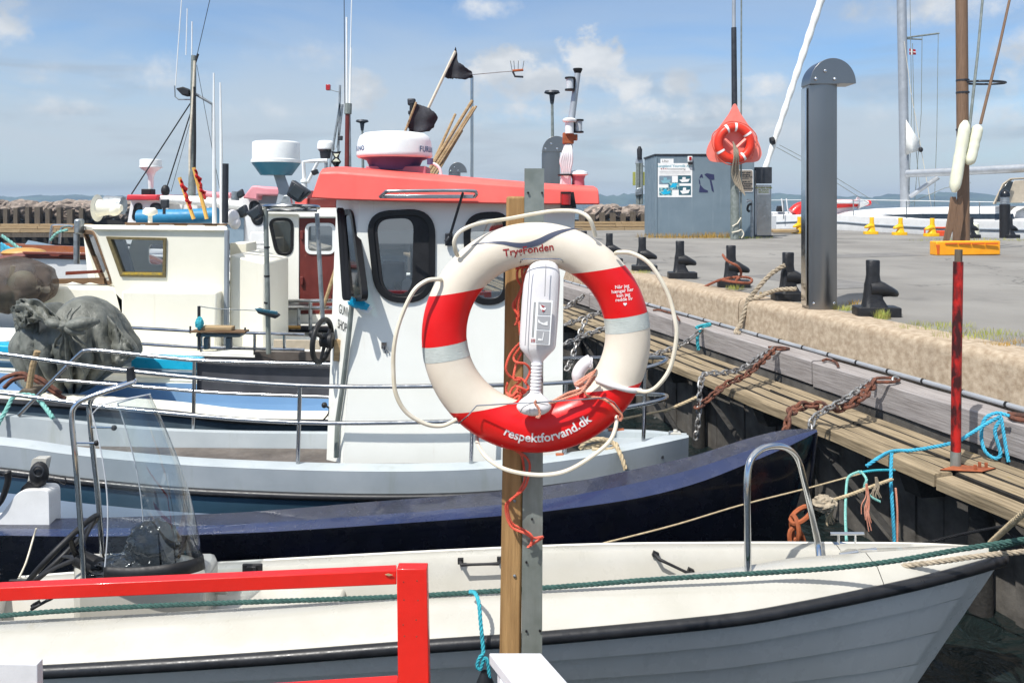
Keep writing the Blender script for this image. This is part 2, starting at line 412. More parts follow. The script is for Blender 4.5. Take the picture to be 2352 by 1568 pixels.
# a net sheet lets some of what it covers show through
nt_ = M('net_brown').node_tree; N_ = nt_.nodes; L_n = nt_.links
tc_ = N_.new('ShaderNodeTexCoord'); nz_n = N_.new('ShaderNodeTexNoise'); nz_n.inputs['Scale'].default_value = 2.2; L_n.new(tc_.outputs['Object'], nz_n.inputs[0])
mr_ = N_.new('ShaderNodeMapRange'); mr_.inputs[1].default_value = .4; mr_.inputs[2].default_value = .6; mr_.inputs[3].default_value = .62; mr_.inputs[4].default_value = .93; L_n.new(nz_n.outputs[0], mr_.inputs[0]); L_n.new(mr_.outputs[0], N_['Principled BSDF'].inputs['Alpha'])
# fine cracks wandering over the asphalt, and dark oily patches
nt_ = M('asphalt').node_tree; N_ = nt_.nodes; L_n = nt_.links; b_s = N_['Principled BSDF']; src_ = b_s.inputs['Base Color'].links[0].from_socket
tc_ = N_.new('ShaderNodeTexCoord'); w1_ = N_.new('ShaderNodeTexNoise'); w1_.inputs['Scale'].default_value = 1.1; w1_.inputs['Detail'].default_value = 6; L_n.new(tc_.outputs['Object'], w1_.inputs[0])
va = N_.new('ShaderNodeVectorMath'); va.operation = 'MULTIPLY_ADD'; va.inputs[1].default_value = (1.6, 1.6, 0); L_n.new(w1_.outputs['Color'], va.inputs[0]); L_n.new(tc_.outputs['Object'], va.inputs[2])
vo = N_.new('ShaderNodeTexVoronoi'); vo.feature = 'DISTANCE_TO_EDGE'; vo.inputs['Scale'].default_value = .22; L_n.new(va.outputs[0], vo.inputs['Vector'])
cr_ = N_.new('ShaderNodeMapRange'); cr_.inputs[1].default_value = .0; cr_.inputs[2].default_value = .006; cr_.inputs[3].default_value = .75; cr_.inputs[4].default_value = 0; L_n.new(vo.outputs[0], cr_.inputs[0])
mx_ = N_.new('ShaderNodeMix'); mx_.data_type = 'RGBA'; L_n.new(cr_.outputs[0], mx_.inputs[0]); L_n.new(src_, mx_.inputs[6]); mx_.inputs[7].default_value = lin('4a4846')
pz = N_.new('ShaderNodeTexNoise'); pz.inputs['Scale'].default_value = .9; pz.inputs['Detail'].default_value = 9; pz.inputs['Roughness'].default_value = .65; L_n.new(tc_.outputs['Object'], pz.inputs[0])
pr = N_.new('ShaderNodeMapRange'); pr.inputs[1].default_value = .58; pr.inputs[2].default_value = .7; pr.inputs[4].default_value = .4; L_n.new(pz.outputs[0], pr.inputs[0])
m2_ = N_.new('ShaderNodeMix'); m2_.data_type = 'RGBA'; L_n.new(pr.outputs[0], m2_.inputs[0]); L_n.new(mx_.outputs[2], m2_.inputs[6]); m2_.inputs[7].default_value = lin('62605c'); L_n.new(m2_.outputs[2], b_s.inputs['Base Color'])
# ---------------------------------------------------------------- text
def text_mesh(s, name, matl, parent, fn, size=1, bold=.0, sub=0, align='CENTER', spacing=1, loc=None, shear=0):
    """letters as a thin mesh; fn maps flat (u, v, w) to a world point"""
    cu = bpy.data.curves.new('t', 'FONT'); cu.body = s; cu.size = size; cu.align_x = align; cu.offset = bold
    cu.space_character = spacing; cu.resolution_u = 3; cu.shear = shear
    ob = bpy.data.objects.new('t', cu); col.objects.link(ob)
    dg = bpy.context.evaluated_depsgraph_get(); me = bpy.data.meshes.new_from_object(ob.evaluated_get(dg))
    bm = bmesh.new(); bm.from_mesh(me)
    if sub:
        bmesh.ops.triangulate(bm, faces=bm.faces)
        bmesh.ops.subdivide_edges(bm, edges=bm.edges, cuts=sub, use_grid_fill=True)
    mb = MB(); mb.add([fn(v.co.x, v.co.y, 0) for v in bm.verts], [tuple(v.index for v in f.verts) for f in bm.faces])
    bm.free(); bpy.data.objects.remove(ob); bpy.data.curves.remove(cu); bpy.data.meshes.remove(me)
    return mb.build(name, matl, parent, loc=loc)
def flat(o, ux=(1, 0, 0), uy=(0, 0, 1)):
    o = Vector(o); ux = Vector(ux).normalized(); uy = Vector(uy).normalized()
    return lambda u, v, w: o+ux*u+uy*v
# ---------------------------------------------------------------- camera, light, sky
cam = bpy.data.cameras.new('camera'); cam.sensor_width = 36; cam.lens = 28; cam.sensor_fit = 'HORIZONTAL'
cam.clip_start = .05; cam.clip_end = 6000
cam.shift_y = -(784-HY)/2352
co = bpy.data.objects.new('camera', cam); col.objects.link(co); co.location = (0, 0, CZ); co.rotation_euler = (pi/2, 0, 0)
sc.camera = co
TS = Vector((-.42, -.515, 1)).normalized()
el = math.asin(TS.z)
sun = bpy.data.lights.new('sun', 'SUN'); sun.energy = 4.9; sun.angle = radians(.5); sun.color = (1, .965, .91)
so = bpy.data.objects.new('sun', sun); col.objects.link(so); so.rotation_euler = (-TS).to_track_quat('-Z', 'Y').to_euler(); so.location = TS*30
w = bpy.data.worlds.new('World'); sc.world = w; w.use_nodes = True
nt = w.node_tree; N = nt.nodes; L = nt.links; bg = N['Background']; bg.inputs[1].default_value = .15
sky = N.new('ShaderNodeTexSky'); sky.sky_type = 'NISHITA'; sky.sun_disc = False; sky.sun_elevation = el
sky.sun_rotation = math.atan2(TS.x, TS.y); sky.air_density = 1.0; sky.dust_density = .6; sky.ozone_density = 1.5; sky.altitude = 0
tc = N.new('ShaderNodeTexCoord'); sx = N.new('ShaderNodeSeparateXYZ'); L.new(tc.outputs['Generated'], sx.inputs[0])
def mth(op, a, b=None, c=None, clamp=False):
    q = N.new('ShaderNodeMath'); q.operation = op; q.use_clamp = clamp
    for i, v in enumerate((a, b, c)):
        if v is None: continue
        if isinstance(v, (int, float)): q.inputs[i].default_value = v
        else: L.new(v, q.inputs[i])
    return q.outputs[0]
az = mth('ARCTAN2', sx.outputs[0], sx.outputs[1])          # bearing
hz = mth('POWER', mth('ADD', mth('MULTIPLY', sx.outputs[0], sx.outputs[0]), mth('MULTIPLY', sx.outputs[1], sx.outputs[1])), .5)
ev = mth('ARCTAN2', sx.outputs[2], hz)                     # elevation
def nzs(su, sv, det, seed, rgh=.55, dist=0):
    cb = N.new('ShaderNodeCombineXYZ'); L.new(mth('MULTIPLY', az, su), cb.inputs[0]); L.new(mth('MULTIPLY', ev, sv), cb.inputs[1]); cb.inputs[2].default_value = seed
    q = N.new('ShaderNodeTexNoise'); q.inputs['Scale'].default_value = 1; q.inputs['Detail'].default_value = det; q.inputs['Roughness'].default_value = rgh
    q.inputs['Distortion'].default_value = dist
    L.new(cb.outputs[0], q.inputs[0]); return q.outputs[0]
def ss(x, a, b, t0=0, t1=1):
    q = N.new('ShaderNodeMapRange'); q.interpolation_type = 'SMOOTHSTEP'; L.new(x, q.inputs[0])
    for i, v in enumerate((a, b, t0, t1)): q.inputs[i+1].default_value = v
    return q.outputs[0]
def mixc(f, a, b):
    q = N.new('ShaderNodeMix'); q.data_type = 'RGBA'; L.new(f, q.inputs[0])
    for s, v in ((6, a), (7, b)):
        if isinstance(v, tuple): q.inputs[s].default_value = v
        else: L.new(v, q.inputs[s])
    return q.outputs[2]
K = 6.67      # cloud radiance in the units of the sky texture (background strength .15)
def cc(h, k=1): c = lin(h); return (c[0]*K*k, c[1]*K*k, c[2]*K*k, 1)
# thin veil of flat grey-white cloud, thickest near the horizon
veil = mth('MULTIPLY', ss(nzs(2.2, 9, 7, 3.1, .5, .6), .28, .60), ss(ev, .05, .34, .92, .15))
tint = N.new('ShaderNodeMix'); tint.data_type = 'RGBA'; tint.blend_type = 'MULTIPLY'; tint.inputs[0].default_value = 1
L.new(sky.outputs[0], tint.inputs[6]); tint.inputs[7].default_value = (.6, .75, .9, 1)
base = mixc(ss(ev, -.02, .15, .93, 0.0), tint.outputs[2], cc('bacbd8', .92))
c1 = mixc(veil, base, cc('c2ced9', .93))
# darker flat-bottomed streaks
dk = mth('MULTIPLY', ss(nzs(3.4, 22, 6, 9.7, .5, .4), .50, .70), ss(ev, .28, .1, .0, .55))
c2 = mixc(dk, c1, cc('a6b3c2', .88))
# a few puffy cumulus heaps: noise-carved mounds at chosen bearings
puffs = None
pn = nzs(20, 24, 8, 5.3, .62, .1)
def puff(px, py, rx, ry, amt=1):
    a0 = math.atan2(px-HX, F); e0 = math.atan2(HY-py, math.hypot(F, px-HX))
    dx = mth('DIVIDE', mth('SUBTRACT', az, a0), rx*1.35/F); dy = mth('DIVIDE', mth('SUBTRACT', ev, e0), ry*1.3/F)
    d = mth('ADD', mth('MULTIPLY', dx, dx), mth('MULTIPLY', dy, dy))
    return mth('MULTIPLY', mth('SUBTRACT', mth('ADD', 1, mth('MULTIPLY', mth('SUBTRACT', pn, .5), 3.6)), d), amt)
for a in ((1150, 155, 90, 45, 1), (1350, 130, 62, 62, 1.2), (1290, 190, 180, 50, .8), (1440, 205, 60, 40, .7), (1560, 195, 45, 30, .7), (1480, 250, 60, 30, .8), (1380, 270, 120, 26, .55),
          (835, 205, 50, 45, .75), (1220, 260, 120, 30, .6), (0, 45, 50, 55, .7), (360, 165, 90, 40, .45), (1120, 20, 90, 28, .5), (2340, 140, 45, 60, .6), (2200, 8, 230, 34, .6), (1850, 230, 170, 40, .4),
          (1000, 300, 120, 30, .45), (1650, 250, 90, 34, .5), (2250, 330, 120, 30, .4), (700, 130, 120, 34, .35), (150, 170, 110, 30, .4), (1740, 200, 70, 30, .5), (1480, 330, 110, 26, .45),
          (1790, 300, 90, 26, .5), (95, 240, 110, 26, .45), (2300, 270, 120, 40, .45), (2090, 250, 130, 34, .35), (560, 250, 160, 30, .3),
          (-700, 120, 160, 90, 1), (3200, 150, 190, 90, 1), (4200, 60, 250, 150, 1), (-2200, 90, 260, 150, 1)):
    p = puff(*a); puffs = p if puffs is None else mth('MAXIMUM', puffs, p)
shade = ss(nzs(9, 16, 5, 1.9), .35, .65)
pc = mixc(shade, cc('e6e9ec', .93), cc('c4ccd5', .9))
pm = mth('MULTIPLY', ss(puffs, .12, .95, 0, .92), 1)
over = mth('MULTIPLY', ss(ev, .42, .8, 0, .75), ss(nzs(1.5, 2.5, 5, 12.3), .3, .6, .35, 1))  # unseen bright cloud overhead, added as neutral fill light
c2 = mixc(over, c2, cc('e4e3df', 1.5))
c3 = mixc(pm, c2, pc)
L.new(c3, bg.inputs[0])
sc.view_settings.view_transform = 'Standard'; sc.view_settings.look = 'None'; sc.view_settings.exposure = 0.16; sc.view_settings.gamma = 1
sc.render.engine = 'CYCLES'
sc.cycles.max_bounces = 10; sc.cycles.transparent_max_bounces = 16
# ---------------------------------------------------------------- water
def sheet(name, poly, z, m):
    mb = MB(); mb.add([(x, y, z) for x, y in poly], [tuple(range(len(poly)))]); return mb.build(name, m, loc=(0, 0, 0))
wm = bpy.data.materials.new('water'); wm.use_nodes = True; n_ = wm.node_tree.nodes; l_ = wm.node_tree.links; b = n_['Principled BSDF']
b.inputs['Base Color'].default_value = (.008, .014, .014, 1); b.inputs['Roughness'].default_value = .06; b.inputs['IOR'].default_value = 1.33; b.inputs['Specular IOR Level'].default_value = .5
t_ = n_.new('ShaderNodeTexCoord'); z1 = n_.new('ShaderNodeTexNoise'); z1.inputs['Scale'].default_value = 3.2; z1.inputs['Detail'].default_value = 6; z1.inputs['Distortion'].default_value = .8
z2 = n_.new('ShaderNodeTexNoise'); z2.inputs['Scale'].default_value = .12; z2.inputs['Detail'].default_value = 8
l_.new(t_.outputs['Object'], z1.inputs[0]); l_.new(t_.outputs['Object'], z2.inputs[0])
ad = n_.new('ShaderNodeMath'); ad.operation = 'MULTIPLY_ADD'; ad.inputs[1].default_value = 5; l_.new(z2.outputs[0], ad.inputs[0]); l_.new(z1.outputs[0], ad.inputs[2])
bp = n_.new('ShaderNodeBump'); bp.inputs['Strength'].default_value = 1; bp.inputs['Distance'].default_value = .2; l_.new(ad.outputs[0], bp.inputs['Height']); l_.new(bp.outputs[0], b.inputs['Normal'])
mb = MB(); mb.add([(-2500, -40, 0), (2500, -40, 0), (2500, 3000, 0), (-2500, 3000, 0)], [(0, 1, 2, 3)])
structure(mb.build('water', wm, loc=(0, 0, 0)), 'dark harbour water')
# far coast
def ridge(Y, depth, h0, h1, seed, xs, fq=.012):
    mb = MB(); rings = []
    for i in range(481):
        x = xs[0]+(xs[1]-xs[0])*i/480
        f = noise.fractal(Vector((x*fq, seed, 0)), 1, 2, 4)*.5+.5; g = noise.fractal(Vector((x*fq*9, seed+5, 0)), 1, 2, 5)
        h = h0+(h1-h0)*max(0, min(1, f))+g*2.6
        rings.append([Vector((x, Y-depth*.3, 0)), Vector((x, Y, h*.45)), Vector((x, Y+depth*.5, h*.8)), Vector((x, Y+depth, h)), Vector((x, Y+depth*1.3, 0))])
    mb.loft(rings, closed=False, cap=False); return mb
structure(ridge(900, 80, 5, 17, 2.2, (-900, 1100), .02).build('hills', M('hill_green'), loc=(0, 0, 0), smooth=True), 'low wooded coast across the water')

# ---------------------------------------------------------------- quay
ZQ = CZ-1.2; ZW = .878; ZB = 1.167
def qs(name, pts, z, m, lbl=None):
    mb = MB(); mb.add([Q(a, t, z) for a, t in pts], [tuple(range(len(pts)))]); return structure(mb.build(name, m, loc=(0, 0, 0)), lbl)
mat('asphalt_repair', '7d7b78', .92, c2='6e6c69', sc1=4, det=10, bump=.5, bsc=120)
# curb cross-section swept along the quay, face towards the water
def sweep(mb, prof, t0, t1, wob=0, step=.35, seed=0):
    n = max(2, int((t1-t0)/step)); rings = []
    for i in range(n+1):
        t = t0+(t1-t0)*i/n; r = []
        for k, (a, z) in enumerate(prof):
            d = noise.noise(Vector((t*1.3, a*7+seed, z*5)))*wob
            r.append(Q(a+d, t, z+noise.noise(Vector((t*1.7, z*6+seed, a*3)))*wob*.7))
        rings.append(r)
    return mb.loft(rings)
mb = MB()
# deck of the pier: a = 5.9 .. 23
structure(MB().add([Q(5.86, -3, ZQ), Q(30, -14, ZQ), Q(22.9, 4, ZQ), Q(22.9, 31, ZQ), Q(5.4, 31.5, ZQ), Q(5.86, 27, ZQ)], [(0, 1, 2, 3, 4, 5)]).build('quay_asphalt', M('asphalt'), loc=(0, 0, 0)), 'grey asphalt top of the quay')
t = -3; k = 0
while t < 31:
    Lh = (2.75, 3.1, 2.6, 3.3)[k % 4]; o_ = (0, .006, -.005, .003)[k % 4]; t2 = min(t+Lh, 31)
    mb = MB(); sweep(mb, [(5.44+o_, -.4), (5.44+o_, ZQ-.09), (5.452+o_, ZQ-.04), (5.475, ZQ-.014), (5.51, ZQ+.002), (5.87, ZQ+.006), (5.87, -.4)], t, t2-.014, .006, .12, k*5)
    structure(mb.build('concrete_quay_edge', M('concrete'), loc=(0, 0, 0), smooth=True, auto=60)); t = t2; k += 1
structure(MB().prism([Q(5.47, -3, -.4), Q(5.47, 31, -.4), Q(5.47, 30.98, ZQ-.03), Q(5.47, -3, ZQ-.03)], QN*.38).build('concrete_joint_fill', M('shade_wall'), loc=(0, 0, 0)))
for a_, t_, w_, l_p in ((7.2, 9.3, 1.1, 2.2), (11.5, 14.5, 2.4, 1.1), (6.6, 14.2, .7, 1.9)):
    structure(MB().add([Q(a_, t_, ZQ+.004), Q(a_+w_, t_+.05, ZQ+.004), Q(a_+w_-.04, t_+l_p, ZQ+.004), Q(a_+.03, t_+l_p-.06, ZQ+.004)], [(0, 1, 2, 3)]).build('asphalt_patch', M('asphalt_repair'), loc=(0, 0, 0)))
mb = MB(); mb.prism([Q(5.8, 30.9, ZQ-.02), Q(22.9, 30.9, ZQ-.02), Q(22.9, 30.9, -.5), Q(5.8, 30.9, -.5)], QD*.3)
mb.prism([Q(22.9, -14, ZQ-.02), Q(22.9, 31, ZQ-.02), Q(22.9, 31, -.5), Q(22.9, -14, -.5)], QN*.3)
structure(mb.build('pier_end_wall', M('concrete'), loc=(0, 0, 0)))
for a, t, la, lt in ((20.5, 16.2, .09, 1.6), (20.2, 14.2, .09, 1.2), (17.5, 18, .1, 1.4), (21.6, 17.4, .08, .8)):
    structure(MB().add([Q(a, t, ZQ+.004), Q(a+lt, t-.4*lt, ZQ+.004), Q(a+lt, t-.4*lt+la, ZQ+.004), Q(a, t+la, ZQ+.004)], [(0, 1, 2, 3)]).build('painted_marking', M('white_line'), loc=(0, 0, 0)))
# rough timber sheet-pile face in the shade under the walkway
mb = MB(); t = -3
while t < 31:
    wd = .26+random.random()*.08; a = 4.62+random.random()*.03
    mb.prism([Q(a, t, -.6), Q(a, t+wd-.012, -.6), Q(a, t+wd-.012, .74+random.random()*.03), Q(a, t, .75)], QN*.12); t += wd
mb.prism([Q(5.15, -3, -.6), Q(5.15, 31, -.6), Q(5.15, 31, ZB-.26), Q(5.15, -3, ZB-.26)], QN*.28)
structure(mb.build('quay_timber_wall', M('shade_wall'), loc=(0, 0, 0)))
# long heavy beam behind the walkway, in lengths
bt = thing('timber_fender_beam', 'long weathered grey timber beam running along the quay between concrete and walkway', 'beam', Q(5.26, 5, ZB))
t = -2.5; k = 0
while t < 30:
    Lh = (3.1, 2.9, 3.4, 3.0)[k % 4]; dz = (.0, .012, -.008, .006)[k % 4]
    mb = MB(); sweep(mb, [(5.13, ZB-.245+dz), (5.128, ZB-.012+dz), (5.14, ZB+dz), (5.385, ZB+dz), (5.395, ZB-.245+dz)], t, t+Lh-.02, .012, .3, k)
    mb.build('beam_length', M('beam_wood'), bt, smooth=True, auto=30); t += Lh; k += 1
# the rail lying on the back of the beam
mb = MB(); mb.cyl(Q(5.405, -2.5, ZB+.03), Q(5.405, 30, ZB+.03), .022, 10)
rl = mb.build('steel_pipe', M('grey_mast')); tag(rl, 'thin grey steel pipe clipped along the foot of the concrete quay edge', 'pipe')
t = -1
while t < 28: mb = MB(); mb.cyl(Q(5.405, t, ZB+.03), Q(5.405, t+.02, ZB+.03), .026, 10); mb.build('clip', M('matte_black'), rl); t += .42
# walkway
mat('plank_side_shade', '2e2a24', .9, c2='1c1a17', sc1=8)  # shade of the plank gaps, painted as a dark side colour
wk = thing('timber_walkway', 'narrow weathered plank walkway along the quay wall above the water', 'walkway', Q(4.7, 5, ZW))
aw = [4.33, 4.51, 4.695, 4.875, 5.05]
for i in range(4):
    t = -2.6-i*.9; k = 0
    while t < 29:
        Lh = 3.3+.5*((i+k) % 3); dz = random.uniform(-.01, .01)
        zt = .085 if i == 0 else .05
        mb = MB(); sweep(mb, [(aw[i]+.008, ZW-zt+dz), (aw[i]+.006, ZW-.01+dz), (aw[i]+.016, ZW+dz), (aw[i+1]-.032, ZW+dz), (aw[i+1]-.024, ZW-.012+dz), (aw[i+1]-.024, ZW-zt+dz)], t, min(t+Lh-.012, 30), .011 if i else .016, .25, i*7+k)
        if i: mb.mi = [1 if (q % 6) in (0, 1, 5) and q < len(mb.f)-2 else 0 for q in range(len(mb.f))]  # inner planks get the painted gap shade on their side faces
        mb.build('plank', [M('walk_wood'), M('plank_side_shade')], wk, smooth=True, auto=35); t += Lh; k += 1
t = -1
while t < 29:
    mb = MB(); mb.prism([Q(4.36, t, ZW-.1), Q(5.1, t, ZW-.1), Q(5.1, t, ZW-.26), Q(4.42, t, ZW-.24)], QD*.16)
    mb.build('bearer', M('dark_pile'), wk)
    t += 1.9
t = -1.4
while t < 29:
    mb = MB(); mb.tube([Q(4.53, t, ZW-.1), Q(4.53, t, -.8)], [.075, .08], 12)
    mb.build('pile', M('dark_pile'), wk, smooth=True)
    if t < 14:
        mb = MB(); mb.tube([Q(4.46, t+1.75, ZW-.12), Q(4.5, t+.15, -.1)], .035, 4); mb.build('brace', M('dark_pile'), wk)
    t += 1.9

# ---------------------------------------------------------------- quay bollards
def bollard(root, base, s, ang, m, hook=1):
    """low cast-iron mooring bollard: slab foot, waisted post, one drooping horn"""
    R = Matrix.Rotation(ang, 3, 'Z')
    def W(x, y, z): return base+R@Vector((x*s, y*s, z*s))
    mb = MB(); f = rpoly([W(-.31, -.17, 0), W(.31, -.17, 0), W(.31, .17, 0), W(-.31, .17, 0)], .06*s, 3)
    f2 = [p+Vector((0, 0, .13*s)) for p in f]
    c = base+Vector((0, 0, .14*s)); f3 = [c+(p-base)*.93 for p in f]
    mb.loft([f, f2, [Vector((p.x, p.y, c.z)) for p in f3]])
    mb.build('foot', m, root, smooth=True, auto=50, bevel=.012*s)
    mb = MB(); rings = []
    for z, hx, hy, ox in ((.1, .2, .15, -.02), (.16, .16, .13, -.03), (.25, .13, .11, -.05), (.4, .115, .095, -.05), (.45, .12, .095, -.045), (.52, .1, .085, -.05), (.6, .09, .08, -.05), (.8, .092, .082, -.05), (.815, .085, .075, -.05)):
        rings.append(rpoly([W(ox-hx, -hy, z), W(ox+hx, -hy, z), W(ox+hx, hy, z), W(ox-hx, hy, z)], .07*s, 3))
    mb.loft(rings); mb.build('post', m, root, smooth=True, auto=50)
    mb = MB(); rings = []
    for x, z, hy, hz in ((-.1, .39, .12, .14), (.03, .40, .135, .13), (.11, .385, .14, .105), (.18, .365, .13, .08), (.24, .345, .105, .065), (.285, .33, .07, .05), (.305, .325, .03, .025)):
        rings.append([W(x, hy*cos(2*pi*j/14), z+hz*sin(2*pi*j/14)) for j in range(14)])
    mb.loft(rings); mb.build('horn', m, root, smooth=True)
BOL = [(2013, 725), (1817, 690), (1685, 659), (1567, 639), (1480, 622), (1404, 605), (1345, 594)]
lab = ['black cast iron bollard nearest the camera, on the quay right of the shiny steel duct', 'black bollard with thick cream mooring rope, partly behind the shiny steel duct',
       'black bollard wrapped in rust-red rope on the quay edge', 'black bollard on the quay edge between the red-roped one and the lifebuoy', 'black bollard just right of the top of the big lifebuoy',
       'black bollard partly hidden by the looped cord right of the lifebuoy top', 'farthest black bollard of the near row, behind the lifebuoy']
BP = []
for i, (px, py) in enumerate(BOL):
    Y = 1.2*F/(py-HY); p = P(px, py, Y); p.z = ZQ; BP.append(p)
    if i == 0:
        proto = thing('mooring_bollard', lab[0], 'bollard', p, 'black bollards along the near quay edge')
        bollard(proto, p, .72, -.12, M('tarred_iron'))
    else:
        c = copy_tree(proto); c.location = p; c['label'] = lab[i]; c.rotation_euler = (0, 0, (.0, .1, -.05, .07, 0, .04, 0)[i])

# ---------------------------------------------------------------- shiny duct / pedestal
def duct(base, w, d, h, label, big=True, group=None, rz=0, s=1):
    r = thing('metal_service_post', label, 'service post', base, group)
    mb = MB(); z = Vector((0, 0, 1))
    y0 = base.y; x0 = base.x-w/2; zt = base.z+h-w*.88
    fr_ = [Vector((x0+w*t, y0-.0-.16*w*sin(pi*t)**.8, base.z)) for t in [i/12 for i in range(13)]]
    body = fr_+[Vector((x0+w, y0+d, base.z)), Vector((x0, y0+d, base.z))]
    mb.loft([[p+z*0 for p in body], [p+z*(zt-base.z) for p in body]])
    mb.build('column', M('steel_brushed'), r, smooth=True)
    # quarter-round hood that turns over to the right, as in a ship's vent
    R = w*.78; hood = [(x0-.008, -.03*w)]
    for i in range(25):
        a = pi-pi*i/24; hood.append((x0+R+cos(a)*(R+.008), sin(a)*w*.88))
    hood += [(x0+2*R+.008, -.01*w), (x0+w, -.01*w), (x0+w, -.03*w)]
    y0 -= .17*w; d += .17*w; out = [Vector((x, y0-.012, zt+zz)) for x, zz in hood]
    mb = MB(); mb.prism(out, (0, d+.024, 0)); mb.build('hood', M('steel_brushed'), r, smooth=True, bevel=.03*w/.38, seg=4)
    for bx, bz in ((.5, .42), (.17, .14), (.83, .14)):
        mb = MB(); mb.ell((x0+w*bx, y0-.02, zt+w*bz), (.018*w/.3, .012, .018*w/.3), 10, 6); mb.build('rivet', M('chrome'), r, smooth=True)
    y0 += .17*w; d -= .17*w
    for bx in (.15, .86):
        mb = MB(); mb.ell((x0+w*bx, y0-.16*w*sin(pi*bx)**.8, base.z+.07*w/.3), (.016, .01, .016), 10, 6); mb.build('bolt', M('chrome'), r, smooth=True)
    mb = MB(); mb.box((x0-.018, y0+d*.5, base.z+(zt-base.z)*.5), (.012, d*.7, (zt-base.z)*.97)); mb.build('side_panel', M('chrome'), r, bevel=.003)
    return r
Yp = 1.2*F/(711-HY)
dp = P(1890, 711, Yp); dp.z = ZQ
duct(dp, 65/F*Yp, .2, (711-136)/F*Yp, 'tall shiny steel post with a rounded hood standing on the quay edge')
Y2 = 24.0; p = P(1266, 420, Y2); p.z = ZQ-.02
duct(p, 40/F*Y2, .4, P(0, 313, Y2).z-p.z, 'grey steel post with rounded hood rising behind the red cabin roof', big=False)
Y3 = 40.; p = P(1044, 420, Y3); p.z = ZQ-.02
duct(p, 26/F*Y3, .4, P(0, 373, Y3).z-p.z, 'small far grey hooded post just above the red cabin roof')

# ---------------------------------------------------------------- blue kiosk
Yk = 27.0
kl = P(1505, 545, Yk); kr = P(1733, 545, Yk); kh = P(0, 357, Yk).z
ks = thing('blue_metal_kiosk', 'grey-blue windowless metal cabinet with notices on the far quay', 'kiosk', (kl+kr)/2)
mb = MB(); mb.box(((kl.x+kr.x)/2, Yk+1.1, (ZQ+kh)/2), (kr.x-kl.x, 2.2, kh-ZQ)); mb.build('cabinet', M('kiosk_blue'), ks, bevel=.03)
mb = MB(); mb.box(((kl.x+kr.x)/2, Yk+1.1, kh+.02), (kr.x-kl.x+.06, 2.26, .06)); mb.build('roof_edge', M('dark_steel'), ks, bevel=.01)
mb = MB(); mb.box((kl.x+.035, Yk-.012, (ZQ+kh)/2), (.05, .03, kh-ZQ-.1)); mb.build('corner_trim', M('kiosk_blue'), ks)
mb = MB(); mb.tube([(P(1640, 0, Yk).x, Yk+.3, kh), (P(1640, 0, Yk).x, Yk+.3, kh+.36)], .012, 6); mb.build('aerial', M('matte_black'), ks)
c = P(1584, 366, Yk); mb = MB(); mb.box((c.x, Yk-.05, c.z), (.16, .08, .2)); lm = mb.build('alarm_lamp', M('plain_white'), ks, bevel=.02)
mb = MB(); mb.box((c.x, Yk-.1, c.z+.02), (.08, .04, .12)); mb.build('red_lens', M('bulb_red'), lm, bevel=.01)
mb = MB(); mb.box((c.x+.01, Yk-.06, c.z-.14), (.14, .09, .08)); mb.build('lamp_base', M('matte_black'), lm)
# poster
po = thing('boat_poster', 'white poster with five small boat pictures stuck on the blue kiosk', 'poster', P(1550, 454, Yk-.02))
def rect(a, b, Y): return [P(a[0], a[1], Y), P(b[0], a[1], Y), P(b[0], b[1], Y), P(a[0], b[1], Y)]
mb = MB(); mb.prism(rect((1511, 375), (1590, 453), Yk-.006), (0, .005, 0)); mb.prism(rect((1517, 365), (1547, 375.3), Yk-.005), (0, .004, 0)); mb.build('sheet', M('paper'), po)
yy = Yk-.009
text_mesh('Langeland Yourmilk ApS', 'headline', M('letter_teal'), po, flat(P(1550, 384, yy)), .118, .003)
text_mesh('Uno', 'headline', M('letter_brown'), po, flat(P(1527, 373, yy)), .13, .0, shear=.4)
for k in range(3):
    x = 1517+k*5; mb = MB(); mb.add([P(x, 388, yy), P(x+4, 385.5, yy), P(x+3, 388, yy), P(x+4, 390.5, yy)], [(0, 1, 2, 3)]); mb.build('arrow_mark', M('letter_red'), po)
text_mesh('Annoncemontering', 'small_print', M('letter_brown'), po, flat(P(1553, 390, yy)), .08, .001)
for k, y in enumerate((394, 398, 403)):
    mb = MB(); mb.add([P(1515, y-.3, yy), P(1586, y-.3, yy), P(1586, y+.3, yy), P(1515, y+.3, yy)], [(0, 1, 2, 3)]); mb.build('small_print', M('letter_brown'), po)
def boatpic(x0, y0, x1, y1, hull, sea):
    mb = MB(); mb.prism(rect((x0, y0), (x1, y1), yy-.001), (0, .001, 0)); pic = mb.build('picture', M(sea), po)
    w = x1-x0; h = y1-y0; z = yy-.004
    mb = MB(); mb.add([P(x0+w*.1, y0+h*.55, z), P(x0+w*.92, y0+h*.42, z), P(x0+w*.8, y0+h*.8, z), P(x0+w*.3, y0+h*.88, z)], [(0, 1, 2, 3)])
    mb.add([P(x0+w*.35, y0+h*.2, z), P(x0+w*.6, y0+h*.2, z), P(x0+w*.6, y0+h*.5, z), P(x0+w*.33, y0+h*.52, z)], [(0, 1, 2, 3)]); mb.build('boat_print', M(hull), pic)
boatpic(1514, 404.5, 1543.5, 423.5, 'letter_teal', 'slate_cover'); boatpic(1557, 403.5, 1587, 421, 'paper', 'teal_cover')
boatpic(1514, 431, 1543.5, 449, 'cyan_panel', 'photo_blue'); boatpic(1559, 427, 1587, 448, 'paper', 'teal_cover')
mb = MB(); mb.prism(rect((1535, 419), (1560, 435), yy-.008), (0, .001, 0)); pic = mb.build('picture', M('photo_blue'), po)
mb = MB(); mb.add([P(1538, 431, yy-.01), P(1545, 421, yy-.01), P(1556, 421, yy-.01), P(1552, 431, yy-.01)], [(0, 1, 2, 3)]); mb.build('boat_print', M('cyan_panel'), pic)
